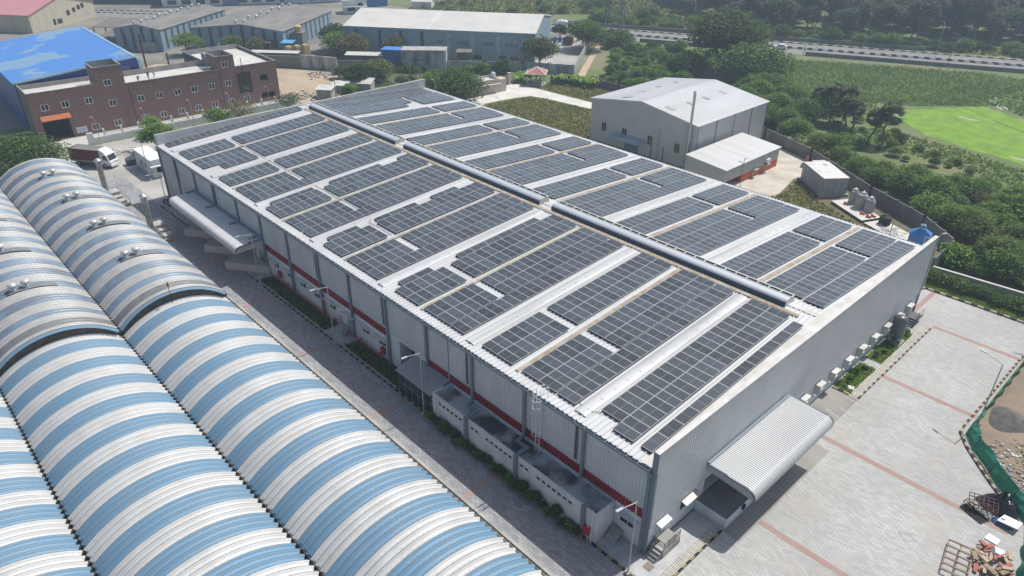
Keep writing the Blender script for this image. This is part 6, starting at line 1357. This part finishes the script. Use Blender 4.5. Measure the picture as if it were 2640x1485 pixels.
# tanks and pump yard behind the front end of the roof
GT=thing('panel_tank','large grey panel water tank with pale flat top behind the warehouse','water tank',(-29.35,90.1,0),R(-39))
mb=MB(); mb.box(0,8.0,-4.4,0,.45,3.3); mb.build('tank_shell',ms('frp_grey',(.37,.37,.36),rough=.6,c2=(.31,.31,.30),scale=1,amt=1),GT)
mb=MB()
for x in np.arange(0,8.1,1.0): mb.box(x-.03,x+.03,-4.45,-4.405,.45,3.3)
for z in (1.4,2.35): mb.box(0,8.0,-4.44,-4.402,z,z+.05)
for y in np.arange(-4.4,.1,1.1): mb.box(8.002,8.05,y-.03,y+.03,.45,3.3)
for z in (1.4,2.35): mb.box(8.002,8.04,-4.4,0,z,z+.05)
mb.build('seam_grid',STEEL,GT)
mb=MB(); mb.box(-.08,8.08,-4.48,.08,3.3,3.36); mb.lathe([(.4,3.36),(.4,3.5),(.1,3.52)],(1.5,-1.2,0),k=12); mb.build('cover',ms('tank_cover',(.60,.585,.55),rough=.7,c2=(.38,.35,.31),scale=.35,amt=1,contrast=(.55,.75)),GT)
mb=MB(); mb.box(-.3,8.3,-4.9,.4,.01,.45); mb.box(-.3,8.3,-4.95,-4.901,.01,.46,1); mb.build('plinth',[CONC,ms('red_brick',(.20,.095,.07),rough=.9)],GT)
mb=MB(); mb.box(-.9,-.15,-2.6,-.2,0,3.3,0,top=1); tag(mb.build('tank_cabin',[ms('orange_paint',(.55,.13,.035)),PALE],loc=(0,0,0)),'narrow orange cabin wall at the back of the grey panel tank','cabin'); bpy.data.objects['tank_cabin'].location=(-29.35,90.1,0); bpy.data.objects['tank_cabin'].rotation_euler=(0,0,R(-39))
ps=thing('pump_slab','raised concrete pump slab with brick edge behind the rear eave','slab',(0,0,0))
mb=MB(); mb.prism([(-23.4,80.4),(-16.4,76.3),(-14.8,79.8),(-21.7,83.6)],.01,.45,1,0); mb.prism([(-16.0,76.1),(-6,71.8),(-4.6,75.2),(-14.4,79.6)],.01,.3,1,0); mb.build('slab',[PALE,ms('red_brick',(.20,.095,.07))],ps)
for i,(x,y,r_,h) in enumerate(((-20.6,82.2,.75,2.1),(-18.9,81.2,.95,2.3),(-17.3,80.6,.8,2.1))):
    t_=thing('filter_tank','grey cylindrical filter tank on the pump slab, %s'%ordn[i]+' from the panel tank','filter tank',(x,y,.45),0,'filter tanks'); mb=MB(); mb.lathe([(r_,0),(r_*1.02,.1),(r_,h*.8),(r_*.75,h),(r_*.3,h*1.05)],k=16); mb.build('vessel',ms('tank_grey',(.36,.36,.345),rough=.7,c2=(.27,.265,.25),scale=1,amt=1),t_); mb=MB(); mb.lathe([(.25,h),(.3,h+.15),(.25,h+.4)],(.2,0,0),k=10); mb.box(-.5,.1,-.1,.15,h+.05,h+.3); mb.path([(-.3,0,h),(-.3,r_+.2,h+.2),(-.3,r_+.2,0)],.05,k=5); mb.build('valve_head',GALV,t_)
for i,(x,y) in enumerate(((-17.6,78.7),(-16.4,78.2),(-16.0,79.0),(-21.2,80.6))):
    mb=MB(); mb.lathe([(.2,0),(.22,.3),(.14,.45)],k=10); mb.box(.15,.6,-.12,.12,.05,.28); tag(mb.build('pump',ms('pump_orange',(.50,.14,.05),rough=.6),loc=(x,y,.45)),'small orange pump on the pump slab among the grey tanks','pump','orange pumps')
mb=MB(); mb.lathe([(.85,0),(.9,.3),(.85,.6),(.9,.9),(.85,1.2),(.4,1.5),(.3,1.6)],k=16); tag(mb.build('water_tank',BLACK,loc=(-13.6,78.0,.3)),'black round plastic water tank on the pump slab','water tank')
mb=MB()
for k in range(14): a=rnd.uniform(0,6.28); mb.tube((rnd.uniform(-1.5,1.5),rnd.uniform(-.6,.6),0),(rnd.uniform(-1.5,1.5)+math.cos(a),rnd.uniform(-.6,.6),rnd.uniform(.3,1.1)),.03,k=5)
tag(mb.build('pipe_offcuts',STEEL,loc=(-11.5,75.6,.3)),'tangle of dark steel pipe offcuts on the slab end','scrap')
mb=MB(); mb.prism([(-1.9,-1.1),(1.9,-1.1),(1.9,1.1),(-1.9,1.1)],0,2.0); b=len(mb.v)
q=[(-1.9,-1.1,2.0),(1.9,-1.1,2.0),(1.9,1.1,2.0),(-1.9,1.1,2.0)]; tpt=[(-.5,-.35,3.0),(.5,-.35,3.0),(.5,.35,3.0),(-.5,.35,3.0)]
for i in range(4): mb.face([q[i],q[(i+1)%4],tpt[(i+1)%4],tpt[i]])
mb.face(tpt); mb.lathe([(.3,3.0),(.35,3.5),(.25,3.8)],k=12)
BT=thing('blue_hopper','bright blue metal hopper tank just behind the front corner of the roof','hopper',(-4.2,62.6,5.4),R(15)); mb.build('body',ms('hopper_blue',(.035,.17,.42),rough=.45,c2=(.05,.22,.48),scale=1),BT)
mb=MB(); mb.lathe([(.42,3.62),(.42,3.7)],k=12); 
for k in range(3): mb.path([(.45*math.cos(a),.45*math.sin(a),3.2+.35*math.sin(a*2+k)) for a in np.linspace(0,6.28,13)],.05,k=5)
for x in (-1.7,1.7):
    for y in (-.9,.9): mb.tube((x,y,-7.9),(x,y,0),.1,k=6)
mb.build('pipes_and_legs',ms('pale_blue_pipe',(.45,.55,.62),rough=.5),BT); BT.scale=(.68,.68,.72); BT.location=(-4.0,62.4,5.7)
mb=MB(); mb.path([(-11,73.5,0),(-11,73.5,3.0),(-7,71.6,3.2)],.06,k=6); mb.tube((-7.2,71.7,0),(-7.2,71.7,3.2),.06,k=6); tag(mb.build('pipe_gantry',PIPE),'thin pale pipe frame left of the blue hopper','frame')
# front tank
AT=thing('air_tank','dark grey vertical pressure tank standing beside the front wall','pressure tank',(1.0,46.3,0))
mb=MB(); mb.lathe([(.3,.45),(.65,.6),(.78,.85),(.78,3.0),(.7,3.3),(.4,3.5),(.12,3.55)],k=24); mb.build('vessel',ms('tank_dark',(.10,.115,.125),rough=.35),AT,smooth=True)
mb=MB()
for a in (0,2.1,4.2): mb.box(.6*math.cos(a)-.06,.6*math.cos(a)+.06,.6*math.sin(a)-.06,.6*math.sin(a)+.06,.1,.9)
mb.box(-.9,.9,-.9,.9,0,.1); mb.path([(0,-.78,1.2),(-.4,-1.1,1.2),(-.4,-1.1,.3)],.05,k=5); mb.build('legs_and_base',CONC,AT)
mb=MB(); mb.prism([(0,0),(.95,.15),(.8,.75),(-.1,.6)],0,.05); tag(mb.build('white_board',FRAME,loc=(1.0,33.2,.06)),'white board lying on the lawn bed near the front canopy','board')
mb=MB(); mb.box(-.35,.35,-.35,.35,0,.03); tag(mb.build('manhole_cover',ms('rusty_cover',(.30,.22,.14),rough=.9,c2=(.2,.18,.15),scale=4,amt=1),loc=(1.0,-.9,.02)),'square rusty manhole cover in the corner pavement','manhole')
# green net fence
NF=thing('net_fence','sagging green shade-net fence along the yard edge','net fence',(0,0,0))
mb=MB(); g=random.Random(3); pts=[]
for a,b in zip(NET,NET[1:]):
    n=max(1,int(math.dist(a,b)/.55))
    for i in range(n): pts.append((a[0]+(b[0]-a[0])*i/n,a[1]+(b[1]-a[1])*i/n))
pts.append(NET[-1]); prev=None
for i,p in enumerate(pts):
    rowp=[(p[0]+.10*math.sin(i*1.3+k)*(k/3)+(.55*k/3 if i>len(pts)*.55 else .35*k/3),p[1]+.12*math.sin(i*.9+2*k)+(.25*k/3 if i>len(pts)*.55 else 0),.1+.48*k-(.18*abs(math.sin(i*.45)) if k==3 else 0)) for k in range(4)]
    if prev:
        for k in range(3): mb.face([prev[k],rowp[k],rowp[k+1],prev[k+1]])
    prev=rowp
mb.build('netting',ms('shade_net',(.018,.20,.115),rough=.8,c2=(.03,.27,.16),scale=1.5,amt=1,bump=.4,bscale=6),NF)
mb=MB()
for i in range(0,len(pts),5): mb.tube((*pts[i],0),(pts[i][0]+.3,pts[i][1],1.55),.03,k=5)
mb.build('stakes',BLACK,NF)
N2=thing('net_fence','loose strip of green shade net at the lower right corner','net fence',(0,0,0)); mb=MB(); prev=None
for i in range(18):
    t_=i/17; x=20.5+1.2*t_; y=25.0-7.5*t_; rowp=[(x+.15*math.sin(i)+.3*k/2,y,.05+.55*k+.1*math.sin(i*1.7)) for k in range(3)]
    if prev:
        for k in range(2): mb.face([prev[k],rowp[k],rowp[k+1],prev[k+1]])
    prev=rowp
mb.build('netting',ms('shade_net',(.018,.20,.115)),N2)
# heap of dark sand
def heap(name,label,cat,x,y,rx,ry,h,m_,seed=1,rough_=.12):
    g=np.random.default_rng(seed); n=26; V=[];F=[]
    for j in range(9):
        q=j/8
        for i in range(n):
            t_=2*math.pi*i/n; rr=q*(1+.12*math.sin(3*t_+seed)); V.append((x+rx*rr*math.cos(t_),y+ry*rr*math.sin(t_),max(0,h*(1-q**1.4)+g.normal()*rough_*h*.4*(1-q)) if j<8 else 0.0))
    for j in range(8):
        for i in range(n): k=(i+1)%n; F.append([j*n+i,(j+1)*n+i,(j+1)*n+k,j*n+k])
    me=npmesh(name,np.array(V),np.array(F),[m_]); o=bpy.data.objects.new(name,me); col.objects.link(o); return tag(o,label,cat)
heap('sand_heap','low dark grey sand heap beyond the green net','heap',14.9,40.2,1.9,2.3,.9,ms('dark_sand',(.10,.095,.09),rough=1,c2=(.15,.14,.13),scale=1.5,amt=1,bump=.5,bscale=10))
mb=MB(); g=np.random.default_rng(5)
for i in range(260):
    t_=g.random(); c=np.array([15.2+5.5*t_+g.normal()*1.0,35.0-8*t_+g.normal()*1.2,0]); c[0]=max(c[0],14.1+.62*max(0,34.5-c[1])*1.05+.9); s=.05+.14*g.random(); a=g.random()*3.14
    mb.prism([(c[0]+s*math.cos(a+q)*(1+.5*(k%2)),c[1]+s*math.sin(a+q)) for k,q in enumerate((0,1.4,3.0,4.6))],0,.03+.1*g.random(),int(g.integers(0,3)))
rb=mb.build('rubble',[ms('rubble_white',(.55,.54,.52),rough=.95),ms('rubble_grey',(.30,.29,.27),rough=.95),ms('rubble_brown',(.22,.17,.12),rough=.95)]); rb['kind']='stuff'; rb['label']='scattered white and grey rubble beyond the green net'
mb=MB(); g=np.random.default_rng(11)
for i in range(320):
    q=g.random(); c=(-141+g.normal()*3.2,47+g.normal()*4.5) if q<.5 else ((-158+g.normal()*2,62+g.normal()*2) if q<.7 else (-183+g.normal()*3.5,40+g.normal()*3)); s=.12+.3*g.random(); a=g.random()*3.14
    mb.prism([(c[0]+s*math.cos(a+t_)*(1+.5*(k%2)),c[1]+s*math.sin(a+t_)) for k,t_ in enumerate((0,1.4,3.0,4.6))],0,.08+.3*g.random(),int(g.integers(0,3)))
rb=mb.build('rubble',[ms('rubble_white',(.55,.54,.52)),ms('rubble_grey',(.30,.29,.27)),ms('rubble_brown',(.22,.17,.12))]); rb['kind']='stuff'; rb['label']='broken stone scattered over the sandy dirt lot'
# tarpaulin heap with scrap frames
tp=heap('tarpaulin','crumpled black plastic sheet over a scrap heap at the right edge','tarpaulin',18.05,26.55,1.7,1.25,1.5,ms('black_plastic',(.015,.016,.018),rough=.28,c2=(.03,.03,.032),scale=2,amt=1,bump=1.0,bscale=4),seed=4,rough_=.5)
def bars(name,label,cat,x,y,rz,L,W,nl,nw,m_,z=.05,tilt=0,r_=.03,group=None):
    t_=thing(name,label,cat,(x,y,z),rz,group); t_.rotation_euler=(R(tilt),0,rz); mb=MB()
    for i in range(nl): mb.box(-L/2,L/2,-W/2+W*i/(nl-1)-r_,-W/2+W*i/(nl-1)+r_,0,2*r_)
    mb.build('long_rails',m_,t_); mb=MB()
    for i in range(nw): mb.box(-L/2+L*i/(nw-1)-r_,-L/2+L*i/(nw-1)+r_,-W/2,W/2,2*r_,4*r_)
    mb.build('cross_bars',m_,t_); return t_
SCR=ms('scrap_steel',(.055,.03,.028),rough=.7,c2=(.14,.06,.05),scale=4,amt=1); WD=ms('weathered_wood',(.24,.17,.11),rough=.9,c2=(.33,.25,.17),scale=3,amt=1)
bars('steel_rack','dark red steel frame leaning on the tarpaulin heap','frame',17.0,25.2,R(20),2.2,1.3,5,7,SCR,z=.75,tilt=25); bars('steel_rack','black steel grille lying flat before the scrap heap','frame',16.8,24.2,R(-22),2.0,1.0,9,5,BLACK,z=.05); bars('steel_rack','small dark red chair-like frame left of the scrap heap','frame',16.15,24.75,R(-22),.8,.55,3,3,SCR,z=.35,tilt=10)
mb=MB()
for k in range(16): mb.tube((rnd.uniform(-1,1),rnd.uniform(-.6,.6),rnd.uniform(.2,.9)),(rnd.uniform(-1,1),rnd.uniform(-.6,.6),rnd.uniform(.3,1.1)),.03,k=5)
tag(mb.build('scrap_bars',SCR,loc=(17.35,25.0,.1)),'tangled reddish scrap bars in front of the black plastic','scrap')
mb=MB(); mb.prism([(-.8,-.5),(.7,-.6),(.85,.45),(-.55,.6)],lambda x,y:.35+.12*x,lambda x,y:.42+.12*x); tag(mb.build('white_board',FRAME,loc=(19.2,24.9,.1)),'white board lying on blue sheeting beside the scrap heap','board')
heap('blue_sheet','crumpled dark blue sheet between black plastic and white board','sheet',18.75,24.75,.85,.55,.45,ms('blue_tarp',(.03,.075,.16),rough=.4,c2=(.06,.12,.22),scale=2,amt=1,bump=1,bscale=4),seed=8,rough_=.5)
heap('blue_sheet','rolled blue and white sheet at the upper edge of the scrap heap','sheet',17.2,26.2,.6,.35,.9,ms('blue_tarp',(.03,.075,.16)),seed=9,rough_=.5)
bars('timber_rack','weathered timber rack lying on the pavers at the lower right corner','rack',17.6,17.6,R(100),3.6,1.8,3,6,WD,z=.25,r_=.05); 
mb=MB(); mb.prism([(-.5,-.4),(.45,-.45),(.5,.3),(-.4,.45)],.02,.10); tag(mb.build('white_board',FRAME,loc=(18.8,22.3,.0)),'small white crate panel on the pavers below the scrap heap','board')
for i in range(34):
    mb=MB(); L=rnd.uniform(.5,1.5); mb.box(-L/2,L/2,-rnd.uniform(.06,.3),.1,0,.04+rnd.uniform(0,.15)); o=mb.build('timber_offcut',[WD,ms('red_wood',(.36,.14,.09),rough=.85),ms('pale_ply',(.45,.34,.24),rough=.85)][i%3],loc=(rnd.uniform(18.2,20.6),rnd.uniform(17.2,21.2),.015*i)); o.rotation_euler=(rnd.uniform(-.1,.1),rnd.uniform(-.12,.12),rnd.uniform(0,3.1)); tag(o,'wooden offcut in the timber waste pile at the lower right corner','offcut','timber waste pile')
mb=MB(); mb.box(-.4,.4,-.3,.3,0,.5); o=mb.build('carton',FRAME,loc=(19.5,20.7,.15)); o.rotation_euler=(.2,.3,.5); tag(o,'white carton tipped on the timber waste pile','carton')
mb=MB(); mb.box(-.5,.5,-.35,.35,0,.55); o=mb.build('carton',ms('brick_red_box',(.35,.11,.08),rough=.8),loc=(22.0,18.6,0)); o.rotation_euler=(0,0,.5); tag(o,'brick red box on the grass outside the green net','carton')
# motorcycles
def motorcycle(label,x,y,rz):
    r_=thing('motorcycle',label,'motorcycle',(x,y,0),rz,'parked motorcycles'); wheel(r_,-.65,0,.3,.1); wheel(r_,.65,0,.3,.1)
    mb=MB(); mb.box(-.3,.3,-.13,.13,.3,.6); mb.tube((.65,0,.3),(.4,0,.95),.03,k=5); mb.tube((-.65,0,.3),(.2,0,.45),.04,k=5); mb.box(0,.42,-.14,.14,.62,.85); mb.build('frame',BLACK,r_)
    mb=MB(); mb.prism([(-.75,-.13),(.02,-.15),(.02,.15),(-.75,.13)],.66,.8); mb.build('seat',BLACK,r_); mb=MB(); mb.tube((.38,-.35,1.0),(.38,.35,1.0),.02,k=5); mb.build('handlebar',STEEL,r_)
for i,(x,y,a) in enumerate(((-97.6,-1.2,1.0),(-96.8,-1.0,1.2),(-95.9,-1.1,.9))): motorcycle('dark motorcycle parked against the rear end of the street wall',x,y,a)
motorcycle('dark motorcycle parked by the rear wall near the panel tank',-34.6,93.2,.5)
mb=MB(); mb.box(-.9,.9,-.7,.7,0,1.2); tag(mb.build('dark_bin',ms('bin_dark',(.05,.055,.06),rough=.7),loc=(-120.6,.6,0)),'dark low container at the corner of the white cabin','bin')
mb=MB(); g=np.random.default_rng(3)
for i in range(26): a=g.normal(size=2)*np.array([2.8,.8]); limb(mb,(a[0],a[1],.1),(a[0]+g.normal()*1.6,a[1]+g.normal()*.7,.2+.6*g.random()),.08,.02,g,2,4)
o=mb.build('brushwood',BARKP,loc=(-128.5,1.6,0)); o.rotation_euler=(0,0,R(60)); tag(o,'heap of cut branches on the ground behind the lorry','brushwood')
mb=MB(); mb.box(-.25,.25,-.25,.25,0,.9); mb.lathe([(.28,.9),(.2,1.3)],k=10); tag(mb.build('hydrant',ms('hydrant_red',(.48,.12,.08),rough=.6),loc=(-35.6,95.6,0)),'red hydrant post by the shaded rear wall','hydrant')
# people
def person(label,x,y,z,rz,pose,top,legs,group=None):
    J={'pel':(0,0,.92),'sp':(0,0,1.18),'ch':(0,0,1.38),'nk':(0,0,1.5),'hd':(0,0.02,1.64),'ht':(0,0.02,1.74),'ls':(-.19,0,1.40),'le':(-.25,.04,1.12),'lw':(-.22,.22,.98),'rs':(.19,0,1.40),'re':(.25,.04,1.12),'rw':(.22,.22,.98),'lk':(-.1,.03,.5),'la':(-.12,0,.08),'lt':(-.12,.15,.04),'rk':(.1,.03,.5),'ra':(.12,0,.08),'rt':(.12,.15,.04),'lhp':(-.1,0,.88),'rhp':(.1,0,.88),'lh':(-.2,.30,.96),'rh':(.2,.30,.96)}
    J.update(pose); names=list(J); rad={'pel':.14,'sp':.13,'ch':.15,'nk':.055,'hd':.10,'ht':.075,'ls':.07,'rs':.07,'le':.045,'re':.045,'lw':.035,'rw':.035,'lk':.06,'rk':.06,'la':.045,'ra':.045,'lt':.035,'rt':.035,'lhp':.095,'rhp':.095,'lh':.04,'rh':.04}
    E=[('pel','sp'),('sp','ch'),('ch','nk'),('nk','hd'),('hd','ht'),('ch','ls'),('ls','le'),('le','lw'),('lw','lh'),('ch','rs'),('rs','re'),('re','rw'),('rw','rh'),('pel','lhp'),('lhp','lk'),('lk','la'),('la','lt'),('pel','rhp'),('rhp','rk'),('rk','ra'),('ra','rt')]
    me=bpy.data.meshes.new('person'); me.from_pydata([J[n] for n in names],[(names.index(a),names.index(b)) for a,b in E],[])
    o=bpy.data.objects.new('person',me); col.objects.link(o); md=o.modifiers.new('Skin','SKIN'); o.modifiers.new('Sub','SUBSURF').levels=1
    for i,n in enumerate(names): me.skin_vertices[0].data[i].radius=(rad[n],rad[n]); me.skin_vertices[0].data[i].use_root=(n=='pel')
    m=bpy.data.materials.new('clothing'); m.use_nodes=True; t=m.node_tree; tc=t.nodes.new('ShaderNodeTexCoord'); sx=t.nodes.new('ShaderNodeSeparateXYZ'); t.links.new(tc.outputs['Object'],sx.inputs[0])
    rp=t.nodes.new('ShaderNodeValToRGB'); rp.color_ramp.interpolation='CONSTANT'; e=rp.color_ramp.elements; e[0].position=0; e[0].color=(*legs,1); e[1].position=.47; e[1].color=(*top,1); k=e.new(.745); k.color=(.14,.08,.055,1); k=e.new(.85); k.color=(.012,.01,.009,1)
    mm=t.nodes.new('ShaderNodeMath'); mm.operation='MULTIPLY'; mm.inputs[1].default_value=.5; t.links.new(sx.outputs['Z'],mm.inputs[0]); t.links.new(mm.outputs[0],rp.inputs[0]); t.links.new(rp.outputs[0],t.nodes['Principled BSDF'].inputs['Base Color']); me.materials.append(m)
    o.location=(x,y,z); o.rotation_euler=(0,0,rz); return tag(o,label,'person',group)
bend={'sp':(0,.14,1.08),'ch':(0,.34,1.16),'nk':(0,.46,1.18),'hd':(0,.58,1.2),'ht':(0,.67,1.2),'ls':(-.19,.34,1.16),'le':(-.22,.42,.88),'lw':(-.16,.5,.66),'lh':(-.14,.52,.58),'rs':(.19,.34,1.16),'re':(.22,.42,.88),'rw':(.16,.5,.66),'rh':(.14,.52,.58)}
def bbp(u,v): c=math.atan2(.99909,.04268); return (-145.5+u*math.cos(c)-v*math.sin(c),-8.5+u*math.sin(c)+v*math.cos(c))
person('worker bending forward on the flat brick roof by the blue shed corner',*bbp(21.2,1.6),8.5,R(60),bend,(.05,.05,.055),(.03,.03,.04)); person('worker in dark clothes standing on the flat brick roof, middle of three',*bbp(23.6,2.6),8.5,R(-70),{},(.03,.035,.05),(.02,.02,.025)); person('worker in pale shirt standing on the flat brick roof edge',*bbp(25.0,3.2),8.5,R(-100),{},(.50,.42,.33),(.10,.11,.13))
person('person in dark clothes walking on the dusty yard between lorry and cabin',-123.4,2.3,0,R(120),{'lk':(-.1,.2,.5),'la':(-.12,.3,.1),'lt':(-.12,.44,.06),'ra':(.12,-.25,.12),'rt':(.12,-.12,.04)},(.04,.04,.045),(.03,.03,.035))
# ================================================================ HAZE
mb=MB(); mb.box(-420,80,-60,380,-1.0,52)
hz=bpy.data.materials.new('haze_air'); hz.use_nodes=True; t=hz.node_tree; t.nodes.remove(t.nodes['Principled BSDF']); v=t.nodes.new('ShaderNodeVolumePrincipled')
v.inputs['Color'].default_value=(.70,.86,1,1); v.inputs['Density'].default_value=.00062; v.inputs['Anisotropy'].default_value=.2
t.links.new(v.outputs[0],t.nodes['Material Output'].inputs['Volume'])
o=struct('haze',mb,hz,kind='stuff')
